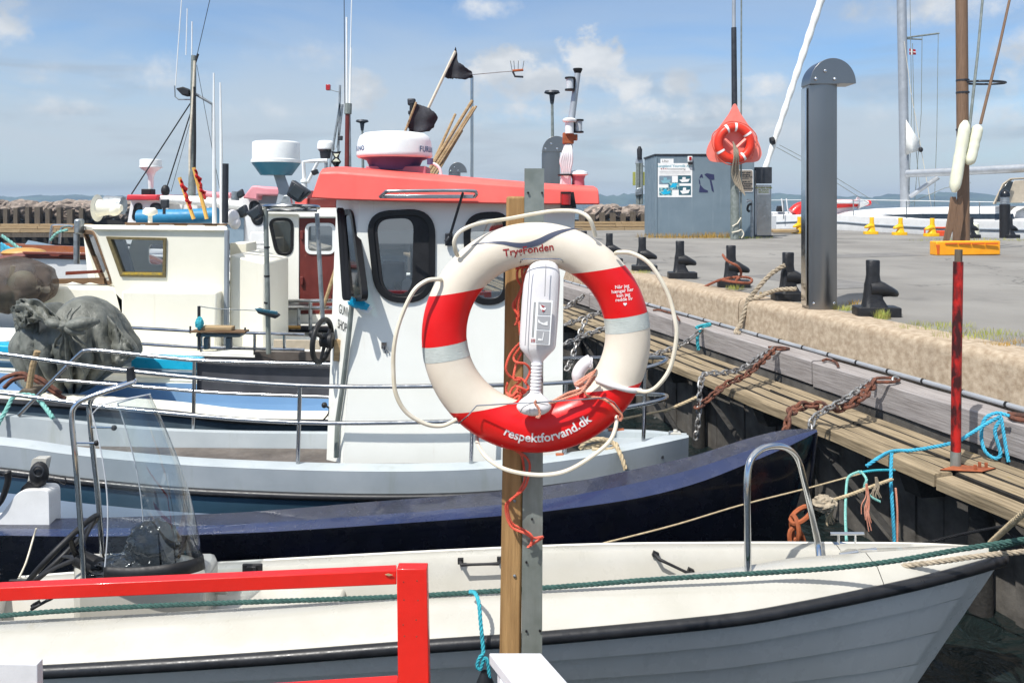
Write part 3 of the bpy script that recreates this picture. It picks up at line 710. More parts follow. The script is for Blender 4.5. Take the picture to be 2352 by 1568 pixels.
# torn remains of another notice
mb = MB()
for s_ in ([(1606, 409), (1610, 401), (1613, 400), (1615, 409), (1611, 407)], [(1618, 401), (1623, 398), (1640, 401), (1641, 413), (1630, 413)], [(1606, 437), (1608, 424), (1617, 434), (1626, 438), (1626, 442), (1606, 442)], [(1630, 414), (1634, 414), (1638, 430), (1640, 442), (1635, 438)], [(1605, 410), (1608, 416), (1609, 425), (1606, 422)]):
    mb.prism([P(x, y, Yk-.008) for x, y in s_], (0, .006, 0))
o = mb.build('torn_notice', M('flaked_navy')); tag(o, 'torn dark blue scraps of a removed notice on the kiosk wall', 'torn poster')
# notice board behind the pole
nb = thing('notice_board', 'brown metal notice plate with dark lettering on the kiosk, partly behind the grey pole', 'sign', P(1714, 440, Yk-.03))
mb = MB(); mb.prism(rpoly(rect((1694, 390), (1730, 441), Yk-.02), .06, 3), (0, .015, 0)); mb.build('plate', M('paper'), nb)
mb = MB(); mb.prism(rpoly(rect((1695.5, 391.5), (1728.5, 439.5), Yk-.026), .05, 3), (0, .005, 0)); mb.build('face', M('metal_sign'), nb)
for k, s_ in enumerate(('Bemærket', 'Indsejling', 'ved Kraftværk', '', 'Kranen må', 'IKKE benyttes', 'er forbudt', 'Havnekontoret')):
    if s_: text_mesh(s_, 'lettering', M('letter_dark'), nb, flat(P(1712, 398+k*5.2, Yk-.032)), .085, .003)
    else:
        mb = MB(); mb.prism(rect((1704, 410.5), (1720, 411.5), Yk-.031), (0, .003, 0)); mb.build('lettering', M('letter_dark'), nb)

# ---------------------------------------------------------------- pole with orange ring
Yr = 25.5
def tall(x, Y, y0, r0, y1, r1, name, m, root, x1=None, n=10):
    mb = MB(); mb.cyl(P(x, y0, Y), P(x1 if x1 is not None else x, y1, Y), r0, n, r1); return mb.build(name, m, root, smooth=True)
fp = P(1688, 549, Yr); fp.z = ZQ
fl = thing('flag_pole', 'tall grey pole standing before the blue kiosk with orange lifebuoy board on it', 'pole', fp)
tall(1688, Yr, 549, .15, 365, .14, 'lower_pole', M('galv_dull'), fl); tall(1688, Yr, 368, .1, 64, .085, 'middle_pole', M('dark_steel'), fl, 1685.5)
tall(1685.5, Yr, 66, .065, -160, .05, 'upper_pole', M('grey_mast'), fl)
tall(1702, Yr, 549, .028, -160, .025, 'side_stay', M('galv_dull'), fl, 1703)
for x0, x1 in ((1681, 1705), ):
    mb = MB(); mb.tube([P(1682, 520, Yr-.17), P(1694, 513, Yr-.17), P(1702, 500, Yr-.1)], .018, 6); mb.tube(cr([P(1681, 534, Yr-.17), P(1695, 531, Yr-.17), P(1703, 528, Yr-.1), P(1708, 538, Yr-.1), P(1703, 547, Yr-.1)]), .02, 6); mb.build('cable', M('cord_white'), fl)
bo = thing('orange_lifebuoy_board', 'orange teardrop-shaped board mounted on the tall pole over the kiosk', 'lifebuoy board', P(1688, 372, Yr-.3))
out = cr([P(1688, 238, Yr-.25), P(1674, 262, Yr-.25), P(1640, 310, Yr-.25), P(1624, 343, Yr-.25), P(1626, 363, Yr-.25), P(1640, 372, Yr-.25), P(1688, 373, Yr-.25), P(1735, 372, Yr-.25), P(1748, 360, Yr-.25), P(1748, 343, Yr-.25), P(1735, 312, Yr-.25), P(1702, 262, Yr-.25)], 5, True)
mb = MB(); mb.prism(out, (0, .05, 0)); mb.build('board', M('orange_board'), bo)
for a, b_ in (((1664, 320), (1687, 342)), ((1713, 320), (1689, 342))):
    mb = MB(); mb.tube([P(*a, Yr-.45), P(*b_, Yr-.5)], .06, 4); mb.build('holder_arm', M('orange_board'), bo, bevel=.01)
ob = thing('orange_lifebuoy', 'small orange lifebuoy with white bands hanging on the orange board', 'lifebuoy', P(1686, 372, Yr-.42))
cc_ = P(1686.5, 329, Yr-.42); r1 = 36/F*Yr
mb = MB(); mb.tube(circle(cc_, r1, 48), .135, 14, closed=True); mb.build('ring', M('orange_buoy'), ob, smooth=True)
for a in (2.05, 1.5, .6, -1.0, -2.6):
    mb = MB(); c = [cc_+Vector((cos(a+d)*r1, 0, sin(a+d)*r1)) for d in (-.07, 0, .07)]; mb.tube(c, .142, 14, cap=False); mb.build('white_band', M('letter_white'), ob, smooth=True)
mb = MB(); mb.tube(cr([cc_+Vector((cos(t)*(r1+.2+.04*sin(5*t)), -.02, sin(t)*(r1+.18+.03*cos(7*t)))) for t in [2*pi*i/16 for i in range(16)]], 4, True), .018, 5, closed=True); mb.build('grab_line', M('rope_coral'), ob)
mb = MB()
for k in range(7):
    x = 1684+k*1.7; mb.tube(cr([P(x, 325+k*3, Yr-.65), P(x+2, 360, Yr-.6), P(x-3+k, 400-(k % 3)*8, Yr-.35), P(1690+k*3.5, 425+k*4, Yr-.3)], 6), .022, 5)
o = mb.build('throw_line', M('rope_grey'), None); tag(o, 'tangled bleached throw line hanging down the pole from the orange lifebuoy', 'rope')
# tap standpipe
p = P(1727, 545, Yk-.6); p.z = ZQ; tp = thing('water_tap', 'grey standpipe with tap at right corner of the blue kiosk', 'tap', p)
tall(1727, Yk-.6, 546, .055, 466, .045, 'pipe', M('galv'), tp)
mb = MB(); mb.tube(cr([P(1727, 466, Yk-.6), P(1726, 461, Yk-.6), P(1720, 461, Yk-.6), P(1715, 464, Yk-.6)], 5), .035, 8); mb.cyl(P(1717, 462, Yk-.6), P(1717, 457, Yk-.6), .02, 6); mb.build('spout', M('stainless'), tp)
mb = MB(); mb.tube(cr([P(1726, 468, Yk-.65), P(1719, 472, Yk-.66), P(1717, 482, Yk-.66), P(1722, 486, Yk-.66)], 5), .04, 6); mb.build('hose', M('matte_black'), tp)
# steel fuel dispenser with light hood
Yd = 27.2; dsp = thing('steel_dispenser', 'stainless steel dispenser column with lamp hood right of the blue kiosk', 'dispenser', (P(1754, 530, Yd).x, Yd, ZQ))
def ybox(root, name, a, b, Y, d, m, bevel=.01):
    mb = MB(); mb.prism(rect(a, b, Y), (0, d, 0)); return mb.build(name, m, root, bevel=bevel)
ybox(dsp, 'column', (1738, 425), (1772, 542), Yd, .5, M('stainless')); ybox(dsp, 'foot', (1733, 541), (1776, 546), Yd-.1, .7, M('dark_steel'))
mb = MB(); o1 = rect((1736, 385), (1773, 421), Yd-.25); i1 = rect((1745, 402), (1764, 418), Yd+.1); mb.loft([[*o1], [*i1]]); mb.build('lamp_hood', M('dark_steel'), dsp)
ybox(dsp, 'hood_box', (1736, 384), (1773, 421.5), Yd+.12, .3, M('dark_steel')); ybox(dsp, 'lamp_glass', (1750, 403), (1759, 415), Yd+.03, .1, M('lens_clear'))
ybox(dsp, 'notice', (1740, 427), (1768, 447), Yd-.02, .015, M('paper'), 0)
for k, s_ in enumerate(('HAVNENS PRISER', 'PR. DØGN', 'BETALING')): text_mesh(s_, 'lettering', M('grass_green'), dsp, flat(P(1754, 433+k*5.2, Yd-.025)), .075, .003)
ybox(dsp, 'edge_strip', (1735, 392), (1737.5, 540), Yd-.02, .2, M('plain_white'))
# ================================================================ the lifebuoy station
def Z3(x, y, Y): return P(901.6+x*.4251, 470.4+y*.4251, Y)
YB = 2.64
st = thing('lifebuoy_post', 'wooden post with a galvanised steel channel beside it carrying the big lifebuoy', 'post', P(1190, 1520, 2.78))
def wedge(name, a, b, c, d, Y, dep, m, root, bevel=.004, **k):
    mb = MB(); pl = [P(*q, Y) for q in (a, b, c, d)]
    mb.prism(pl, (0, dep, 0)); return mb.build(name, m, root, bevel=bevel, **k)
o = wedge('timber_post', (1163, 451), (1206, 451), (1197, 1520), (1147, 1520), 2.76, .07, M('post_wood'), st, .008)
# steel channel: web facing the camera, two flanges behind
mb = MB(); Yc = 2.745
for x0, x1, x2, x3, d in ((1205, 1250, 1198, 1245, .006),): mb.prism([P(x0, 387, Yc), P(x1, 387, Yc), P(x3, 1525, Yc), P(x2, 1525, Yc)], (0, d, 0))
for x0, x2 in ((1247, 1242), (1205, 1198)): mb.prism([P(x0, 387, Yc+.006), P(x0+3, 387, Yc+.006), P(x2+3, 1525, Yc+.006), P(x2, 1525, Yc+.006)], (0, .05, 0))
mb.build('steel_channel', M('galv_dull'), st)
for x, y in ((1213, 443), (1245, 443), (1222, 1191), (1209, 1448), (1240, 1447), (1209, 1290)):
    mb = MB(); mb.lathe([(.004, 0), (.004, .004)], P(x, y, Yc-.003), 10, Matrix.Rotation(pi/2, 3, 'X')); mb.build('bolt_hole', M('matte_black'), st)
for y in (1332, 1160):
    mb = MB(); mb.ell(P(1182, y-10, 2.757), (.006, .004, .006), 8, 5); mb.build('nail_head', M('galv'), st, smooth=True)
# ---- ring: coloured bands cut by parallel planes
lb = thing('lifebuoy', 'big red and white lifebuoy with grey reflective bands hanging on the post', 'lifebuoy', P(1231, 1037, YB))
RC = P(1231, 770, YB); RR = 211/F*YB; ra, rd = .0745, .058
al = radians(9)
bm = bmesh.new(); vs = []
NU, NV = 144, 28
for i in range(NU):
    th = 2*pi*i/NU; k = 1+.1*max(0, -sin(th))-.06*max(0, sin(th))
    vs.append([bm.verts.new((cos(th)*(RR+ra*k*cos(p)), -rd*k*sin(p), sin(th)*(RR+ra*k*cos(p)))) for p in [2*pi*j/NV for j in range(NV)]])
for i in range(NU):
    for j in range(NV): bm.faces.new((vs[i][j], vs[(i+1) % NU][j], vs[(i+1) % NU][(j+1) % NV], vs[i][(j+1) % NV]))
nz_ = Vector((-sin(al), 0, cos(al))); mpx = YB/F
cuts = [128*mpx, 15*mpx, -20*mpx, -140*mpx]
for c in cuts: bmesh.ops.bisect_plane(bm, geom=bm.verts[:]+bm.edges[:]+bm.faces[:], plane_co=nz_*c, plane_no=nz_)
sel = {}
for f in bm.faces:
    c = f.calc_center_median(); h = c.dot(nz_)
    if h > cuts[0]: k = ('ring', 0)
    elif h > cuts[1]: k = ('red_band', 1 if c.x > 0 else 2)
    elif h > cuts[2]: k = ('reflective_band', 1 if c.x > 0 else 2)
    elif h > cuts[3]: k = ('ring', 0)
    else: k = ('red_band', 3)
    sel.setdefault(k, []).append([v.co.copy() for v in f.verts])
for (nm, i), fs in sel.items():
    mb = MB(); mp_ = {}
    for f in fs:
        ids = []
        for v in f:
            key = (round(v.x, 5), round(v.y, 5), round(v.z, 5))
            if key not in mp_:
                sc_ = 1
                if nm == 'reflective_band':
                    rho = math.hypot(v.x, v.z); d = Vector((v.x/rho, 0, v.z/rho)); core = d*RR; v = core+(v-core)*1.012
                mp_[key] = len(mb.v); mb.v.append(v+RC)
            ids.append(mp_[key])
        mb.f.append(tuple(ids)); mb.mi.append(0)
    mb.build(nm, M({'ring': 'buoy_white', 'red_band': 'buoy_red', 'reflective_band': 'reflective_tape'}[nm]), lb, smooth=True, auto=80)
bm.free()
def tor(p, off=.0012):
    """front surface of the ring under the world point p (moved along y)"""
    x = p.x-RC.x; z = p.z-RC.z; rho = math.hypot(x, z); k = 1+.1*max(0, -z/rho)-.06*max(0, z/rho)
    d = (rho-RR)/(ra*k); d = max(-.97, min(.97, d)); return Vector((p.x, RC.y-rd*k*math.sqrt(1-d*d)-off, p.z))
def onring(fn): return lambda u, v, w: tor(fn(u, v, w))
def dirv(deg): return (cos(radians(deg)), 0, sin(radians(deg)))
text_mesh('TrygFonden', 'lettering', M('letter_red'), lb, onring(flat(Z3(735, 256, YB), dirv(7.5), dirv(97.5))), .034, .0006, 1)
for k, s_ in enumerate(('Når jeg', 'hænger her', 'kan jeg', 'redde liv')):
    text_mesh(s_, 'lettering', M('letter_white'), lb, onring(flat(Z3(1229+k*3.2, 440+k*22.3, YB), dirv(6), dirv(96))), .0160, .0002, 1)
mb = MB(); hp = []
for i in range(20):
    t = 2*pi*i/20; hp.append(Z3(1243+11*.62*1.5*sin(t)**3, 524-(.62*(13*cos(t)-5*cos(2*t)-2*cos(3*t)-cos(4*t))), YB))
mb.add([tor(p) for p in hp]+[tor(Z3(1243, 524, YB))], [(i, (i+1) % 20, 20) for i in range(20)]); mb.build('heart', M('letter_white'), lb)
arc = cr([Z3(x, y, YB) for x, y in ((560, 1186), (610, 1215), (670, 1238), (740, 1249), (810, 1249), (880, 1236), (950, 1210), (1020, 1170), (1100, 1112))], 12)
al_ = [0]
for i in range(1, len(arc)): al_.append(al_[-1]+(arc[i]-arc[i-1]).length)
def onarc(u, v, w):
    s_ = al_[-1]/2+u; s_ = max(0, min(al_[-1]-1e-6, s_)); i = max(k for k in range(len(al_)) if al_[k] <= s_); i = min(i, len(arc)-2)
    t = (s_-al_[i])/(al_[i+1]-al_[i]); p = arc[i].lerp(arc[i+1], t); d = (arc[i+1]-arc[i]).normalized()
    if i+2 < len(arc): d = d.lerp((arc[i+2]-arc[i+1]).normalized(), t).normalized()
    return tor(p+Vector((-d.z, 0, d.x))*v)
text_mesh('respektforvand.dk', 'lettering', M('letter_white'), lb, onarc, .042, .0009, 1)
up_ = [(425, 217), (470, 203), (530, 194), (600, 193), (650, 199), (700, 201), (740, 195), (790, 177), (840, 153), (890, 136), (940, 127), (985, 126), (1025, 130)]
lo_ = [(425, 219), (470, 209), (530, 204), (600, 210), (650, 221), (700, 228), (740, 226), (790, 211), (840, 184), (890, 158), (940, 140), (985, 131), (1025, 132)]
mb = MB(); U = cr([Z3(x, y, YB) for x, y in up_], 4); D = cr([Z3(x, y, YB) for x, y in lo_], 4)
mb.loft([[tor(p), tor(p.lerp(q, .5)), tor(q)] for p, q in zip(U, D)], closed=False, cap=False); mb.build('wave_stripe', M('wave_grey'), lb)
# grab line: four loops of cream cord
def cord(pts, Ys, r, name, m, root, n=8, k=8):
    pp = [Z3(x, y, Ys if isinstance(Ys, (int, float)) else Ys[i]) for i, (x, y) in enumerate(pts)]
    mb = MB(); mb.tube(cr(pp, k), r, n); return mb.build(name, m, root, smooth=True)
cord([(352, 275), (338, 240), (335, 190), (372, 140), (470, 100), (620, 76), (760, 50), (880, 33), (1000, 38), (1065, 78), (1097, 170)], [2.6, 2.58, 2.57, 2.57, 2.6, 2.64, 2.64, 2.62, 2.6, 2.58, 2.6], .0068, 'grab_line', M('cord_white'), lb)
cord([(262, 405), (240, 402), (180, 412), (110, 472), (42, 620), (9, 760), (5, 900), (18, 1020), (75, 1120), (180, 1183), (270, 1192), (345, 1158)], [2.6, 2.58, 2.56, 2.55, 2.54, 2.53, 2.53, 2.53, 2.54, 2.56, 2.58, 2.6], .0068, 'grab_line', M('cord_white'), lb)
cord([(1205, 262), (1225, 256), (1300, 264), (1395, 325), (1485, 475), (1526, 620), (1534, 720), (1500, 880), (1435, 975), (1375, 1008), (1318, 1000)], [2.6, 2.58, 2.56, 2.54, 2.53, 2.52, 2.52, 2.53, 2.55, 2.57, 2.6], .0068, 'grab_line', M('cord_white'), lb)
cord([(455, 1240), (460, 1290), (500, 1355), (580, 1415), (690, 1448), (820, 1458), (940, 1436), (1060, 1370), (1165, 1285), (1203, 1210), (1212, 1140)], [2.66, 2.62, 2.56, 2.53, 2.52, 2.52, 2.52, 2.53, 2.55, 2.57, 2.6], .0066, 'grab_line', M('cord_white'), lb)
mb = MB(); q = [tor(Z3(x, y, YB), .006) for x, y in ((1095, 928), (1150, 944), (1215, 963), (1280, 982), (1332, 992))]
mb.tube(cr(q, 4), [.009]*17, 10); mb.build('cord_sleeve', M('plastic_white'), lb, smooth=True)
# steel wire holder
wh = thing('wire_holder', 'bent stainless wire bracket that keeps the lifebuoy and its throw bag on the post', 'bracket', Z3(800, 1080, 2.56))
mb = MB(); mb.tube(cr([Z3(690, 345, 2.7), Z3(692, 310, 2.6), Z3(705, 294, 2.56), Z3(800, 292, 2.555), Z3(905, 294, 2.56), Z3(920, 310, 2.6), Z3(918, 345, 2.7)], 5), .0022, 6); mb.build('upper_wire', M('stainless'), wh, smooth=True)
mb = MB(); mb.tube([Z3(358, 1180, 2.6), Z3(405, 1140, 2.55), Z3(455, 1084, 2.55), Z3(660, 1072, 2.5), Z3(860, 1062, 2.5), Z3(1150, 1041, 2.54), Z3(1195, 1065, 2.56), Z3(1240, 1128, 2.6)], .0022, 6); mb.build('lower_wire', M('stainless'), wh, smooth=True)
# throw bag: white plastic bailer with ribbed neck
tb = thing('throw_line_holder', 'white plastic bottle-shaped throw line holder hanging in the middle of the lifebuoy', 'throw line', Z3(765, 1137, 2.53))
def bottle(prof, Y0, Y1, y0, y1, dep=.62, n=28, pw=2.6):
    rings = []
    for cx, y, hw in prof:
        Y = Y0+(Y1-Y0)*(y-y0)/(y1-y0); c = Z3(cx, y, Y); w = hw*.4251/F*Y; ring = []
        for j in range(n):
            t = 2*pi*j/n; e = 2/pw
            ring.append(c+Vector((w*math.copysign(abs(cos(t))**e, cos(t)), w*dep*math.copysign(abs(sin(t))**e, sin(t)), 0)))
        rings.append(ring)
    mb = MB(); return mb.loft(rings)
bottle([(822, 301, 18), (821, 305, 40), (820, 313, 58), (818, 328, 74), (815, 350, 86), (811, 385, 94), (806, 430, 99), (799, 520, 101), (793, 620, 101), (786, 720, 100), (784, 762, 98), (783, 778, 92), (781, 810, 63), (780, 838, 38), (780, 852, 29)], 2.60, 2.56, 300, 1140).build('body', M('plastic_white'), tb, smooth=True, auto=60)
pf = []
for k in range(9):
    y = 852+k*18.5; pf += [(779-k*.8, y, 27), (779-k*.8, y+6, 31), (779-k*.8, y+11, 31), (778.6-k*.8, y+15, 27)]
bottle(pf, 2.60, 2.545, 300, 1140, .9, 20, 2).build('ribbed_neck', M('plastic_white'), tb, smooth=True, auto=60)
bottle([(771, 1012, 28), (770, 1030, 45), (768, 1050, 72), (766, 1068, 88), (765, 1085, 95), (764, 1098, 93), (763, 1115, 80), (762, 1128, 58), (762, 1137, 24)], 2.59, 2.54, 300, 1140, .52, 28, 2.2).build('float', M('plastic_white'), tb, smooth=True, auto=60)
def bagY(y): return 2.60+(2.56-2.60)*(y-300)/840-.062*.62*2.35*.64
def lab_(pts, m, name='label', off=0, root=tb):
    mb = MB(); mb.prism([Z3(x, y, bagY(y)-.003-off) for x, y in pts], (0, .0012, 0)); return mb.build(name, m, root)
pn_ = lab_([(762, 512), (866, 516), (850, 757), (746, 752)], M('paper'), 'instruction_panel')
for a in ([(788, 524), (856, 527), (852, 595), (785, 592)], [(783, 600), (851, 603), (847, 674), (780, 670)], [(778, 678), (846, 681), (841, 750), (775, 746)]): lab_(rpoly_ := a, M('plastic_grey'), 'pictogram', .0015)
lab_([(795, 540), (822, 545), (830, 560), (815, 580), (798, 560)], M('paper'), 'pictogram_mark', .003); lab_([(800, 540), (826, 548), (812, 556)], M('letter_red'), 'pictogram_mark', .004); lab_([(806, 566), (824, 570), (812, 580)], M('letter_red'), 'pictogram_mark', .004)
lab_([(787, 616), (800, 634), (818, 640), (838, 628), (838, 652), (812, 648), (798, 640), (787, 636)], M('paper'), 'pictogram_mark', .003)
lab_([(815, 690), (819, 690), (812, 735), (808, 730)], M('paper'), 'pictogram_mark', .003); lab_([(786, 722), (806, 724), (806, 734), (786, 733)], M('paper'), 'pictogram_mark', .003)
for x in (750, 758, 766): lab_([(x, 724), (x+4, 724), (x+3, 742), (x-1, 742)], M('letter_red'), 'red_mark', .0018)
for dx in (0, 6): lab_([(769+dx-4, 525), (771+dx-4, 525), (757+dx-2, 715), (755+dx-2, 715)], M('letter_dark'), 'small_print', .0012)
for x0, y0, x1, y1 in ((829, 318, 822, 495), (742, 330, 716, 760), (897, 380, 876, 760)):
    mb = MB(); mb.tube([Z3(x0, y0, bagY(y0)+(.012 if x0 != 829 else .001)), Z3(x1, y1, bagY(y1)+(.012 if x0 != 829 else .0))], .0015, 6); mb.build('moulded_ridge', M('plastic_grey'), tb)
for x in (742, 765, 788):
    mb = MB(); mb.tube([Z3(x, 1098, 2.513), Z3(x, 1125, 2.518)], .0012, 5); mb.build('moulded_ridge', M('plastic_grey'), tb)
mb = MB(); mb.tube(cr([Z3(690, 1118, 2.519), Z3(710, 1090, 2.507), Z3(765, 1070, 2.500), Z3(840, 1080, 2.51)], 5), .0014, 5); mb.build('moulded_ridge', M('plastic_grey'), tb)
# coral throw line: loose tangle behind the bag and down the post
R_ = []
def strand(pts, Y, r=.0042, m='rope_coral'):
    pp = [Z3(x, y, Y+.012*sin(i*2.1)) for i, (x, y) in enumerate(pts)]
    R_.append((pp, r, m))
strand([(742, 325), (700, 322), (668, 345), (690, 335), (735, 335)], 2.66)
strand([(720, 330), (680, 345), (675, 400), (700, 460), (650, 540), (680, 600), (662, 650)], 2.67); strand([(730, 335), (700, 350), (705, 430), (685, 500), (680, 580), (690, 690)], 2.66)
strand([(735, 340), (712, 380), (700, 440), (664, 530), (668, 590), (685, 660), (688, 700)], 2.68)
strand([(688, 745), (640, 800), (612, 880), (640, 930), (700, 940), (735, 990), (700, 1010), (650, 1060)], 2.655); strand([(690, 770), (655, 820), (670, 850), (720, 860), (742, 900), (715, 960)], 2.65)
strand([(695, 800), (668, 860), (655, 940), (690, 950), (640, 1000), (630, 1060)], 2.66); strand([(680, 1060), (700, 1000), (670, 980), (720, 1005), (665, 1040), (640, 1065)], 2.64)
strand([(620, 960), (615, 1010), (650, 1030), (680, 990), (650, 1060)], 2.66); strand([(665, 1060), (655, 1020), (690, 1010), (695, 1060)], 2.65)
mb = MB()
for pp, r, m in R_: mb.rope(pp, r, r*6, 5)
o = mb.build('throw_line', M('rope_coral')); tag(o, 'tangled coral-red throw line hanging beside the white throw line holder inside the lifebuoy', 'rope')
def L3(x, y, Y): return P(1097.6+x*.375, 980+y*.375, Y)
mb = MB()
for pts in ([(215, 130), (240, 150), (290, 180), (318, 235), (300, 340), (265, 395), (200, 445), (170, 480), (180, 560), (215, 620), (290, 650), (340, 680), (398, 672), (360, 700), (302, 738)],
            [(205, 130), (262, 165), (282, 250), (285, 330), (240, 410), (190, 460), (185, 520), (210, 590), (270, 625), (325, 660), (330, 700), (318, 728)]):
    mb.rope([L3(x, y, 2.715+.012*sin(i)) for i, (x, y) in enumerate(pts)], .0044, .026, 5)
o = mb.build('throw_line_end', M('rope_coral')); tag(o, 'loose coral-red rope ends dangling down the post below the lifebuoy', 'rope')
mb = MB()
for pts, Y in (([(1085, 905), (1030, 950), (1000, 975), (1050, 985), (1095, 925)], 2.56), ([(1090, 900), (1040, 930), (985, 970), (1040, 970), (1010, 1010), (930, 1030), (920, 1050)], 2.56), ([(1098, 890), (1060, 950), (1020, 1010), (960, 1035), (870, 1065), (800, 1070), (775, 1055)], 2.535),
               ([(775, 1055), (770, 1072), (790, 1100), (796, 1130), (788, 1148), (778, 1142)], 2.495), ([(1080, 915), (1045, 975), (1000, 1000), (940, 1020), (850, 1070)], 2.55), ([(1035, 1005), (1060, 1035), (1130, 1045), (1180, 1075), (1215, 1110), (1240, 1140), (1228, 1165), (1216, 1140)], 2.555), ([(1095, 900), (1060, 930), (1010, 965), (990, 972)], 2.55)):
    mb.rope([Z3(x, y, Y) for x, y in pts], .0042, .026, 5)
o = mb.build('throw_line_hank', M('rope_peach')); tag(o, 'faded peach rope hank draped over the lower right of the lifebuoy', 'rope')
mb = MB(); q = [Z3(x, y, Y) for x, y, Y in ((1010, 985, 2.6), (1002, 945, 2.6), (1006, 905, 2.6), (1030, 868, 2.6), (1062, 845, 2.6), (1080, 842, 2.6))]
mb.tube(cr(q, 5), [.012+.0095*min(1, i/8) if i < 22 else .012 for i in range(26)], 14, flat=1); mb.ell(Z3(1066, 862, 2.6), (.0105, .02, .016), 14, 8)
mb.tube([Z3(1010, 985, 2.6), Z3(1003, 1005, 2.585)], .009, 8)
o = mb.build('winding_cleat', M('plastic_white'), smooth=True); tag(o, 'white plastic horn on the right inside of the lifebuoy that the peach rope winds round', 'cleat')

# ================================================================ railings near the camera
rf = thing('red_wooden_frame', 'bright red painted wooden railing with corner post in the lower left foreground', 'railing', P(945, 1568, 2.5))
def bar4(pa, pb, dep): mb = MB(); mb.hexa([*(Vector(p) for p in pa)]+[*(Vector(p) for p in pb)]); return mb
zr = P(0, 1325, 2.5).z
def rr(xt, yt, yb, Y): return [P(xt, yt, Y), P(xt, yb, Y)]
# top board: runs left, slightly nearer
A = (P(911, 1309, 2.505), P(911, 1342, 2.505)); B_ = (P(-260, 1361, 2.36), P(-260, 1392, 2.36)); dv = Vector((-.006, .04, 0))
mb = MB(); mb.hexa([A[1], B_[1], B_[1]+dv, A[1]+dv, A[0], B_[0], B_[0]+dv, A[0]+dv]); mb.build('top_board', M('signal_red'), rf, bevel=.003)
mb = MB(); mb.prism([P(911, 1306, 2.5), P(980, 1306, 2.5), P(987, 1640, 2.5), P(915, 1640, 2.5)], (0, .045, 0)); pst = mb.build('post', M('signal_red'), rf, bevel=.003)
A = (P(914, 1566, 2.51), P(914, 1610, 2.51)); B_ = (P(-260, 1640, 2.36), P(-260, 1690, 2.36))
mb = MB(); mb.hexa([A[1], B_[1], B_[1]+dv, A[1]+dv, A[0], B_[0], B_[0]+dv, A[0]+dv]); mb.build('lower_board', M('signal_red'), rf, bevel=.003)
for x, y in ((927, 1336), (958, 1333), (928, 1377), (960, 1378), (956, 1423), (926, 1434), (929, 1460), (957, 1461)):
    mb = MB(); mb.ell(P(x, y, 2.5), (.0022, .001, .0022), 8, 4); mb.build('screw_head', M('rust'), pst)
mb = MB(); mb.prism([P(884, 1319, 2.496), P(892, 1317, 2.496), P(902, 1320, 2.497), (P(893, 1322, 2.496))], (0, .003, 0)); mb.build('chip', M('pale_wood'), rf)
wc = thing('white_railing', 'white painted railing cap in the bottom foreground at the foot of the lifebuoy post', 'railing', P(1185, 1600, 2.45))
zc = P(0, 1498, 2.45).z
a0 = P(1123, 1498, 2.45); b0 = P(1243, 1497, 2.45); dr = Vector((.47, -1, 0)).normalized()
for v in (a0, b0): v.z = zc
mb = MB(); f_ = [a0, b0, b0+dr*1.5, a0+dr*1.5]; mb.loft([[p-Vector((0, 0, .035)) for p in f_], f_]); mb.build('cap_board', M('painted_board'), wc, bevel=.004)
mb = MB(); f_ = [a0+Vector((.025, -.02, -.036)), b0+Vector((-.03, -.03, -.036)), b0+dr*1.45+Vector((-.04, 0, -.036)), a0+dr*1.45+Vector((.02, 0, -.036))]; mb.loft([[p-Vector((0, 0, .14)) for p in f_], f_]); mb.build('side_board', M('painted_board'), wc, bevel=.004)
mb = MB(); mb.box((a0.x+.08, 2.40, zc-.5), (.09, .09, .92)); mb.build('post', M('painted_board'), wc, bevel=.004)
wp = thing('white_gate_post', 'flat white board end in the bottom left corner below the red railing', 'post', P(20, 1640, 2.3))
mb = MB(); mb.prism([P(-120, 1521, 2.3), P(85, 1525, 2.3), P(88, 1700, 2.3), P(-120, 1700, 2.3)], (0, .03, 0)); mb.build('board', M('painted_board'), wp, bevel=.003)
mb = MB(); mb.prism([P(-120, 1540, 2.335), P(40, 1540, 2.335), P(40, 1700, 2.335), P(-120, 1700, 2.335)], (0, .06, 0)); mb.build('backing', M('painted_board'), wp)
# decking the photographer stands on, carrying both railings
jt = thing('jetty', 'grey plank jetty under the camera that the railings stand on', 'jetty', (0, 1, .95))
for k in range(16):
    mb = MB(); mb.box((0, 2.36-k*.14, 1.0), (5, .13, .04)); mb.build('plank', M('walk_wood'), jt, bevel=.004)
for x in (-1.8, .1, 1.9):
    mb = MB(); mb.cyl((x, 2.2, -1), (x, 2.2, .97), .09, 12); mb.build('pile', M('dark_pile'), jt, smooth=True)
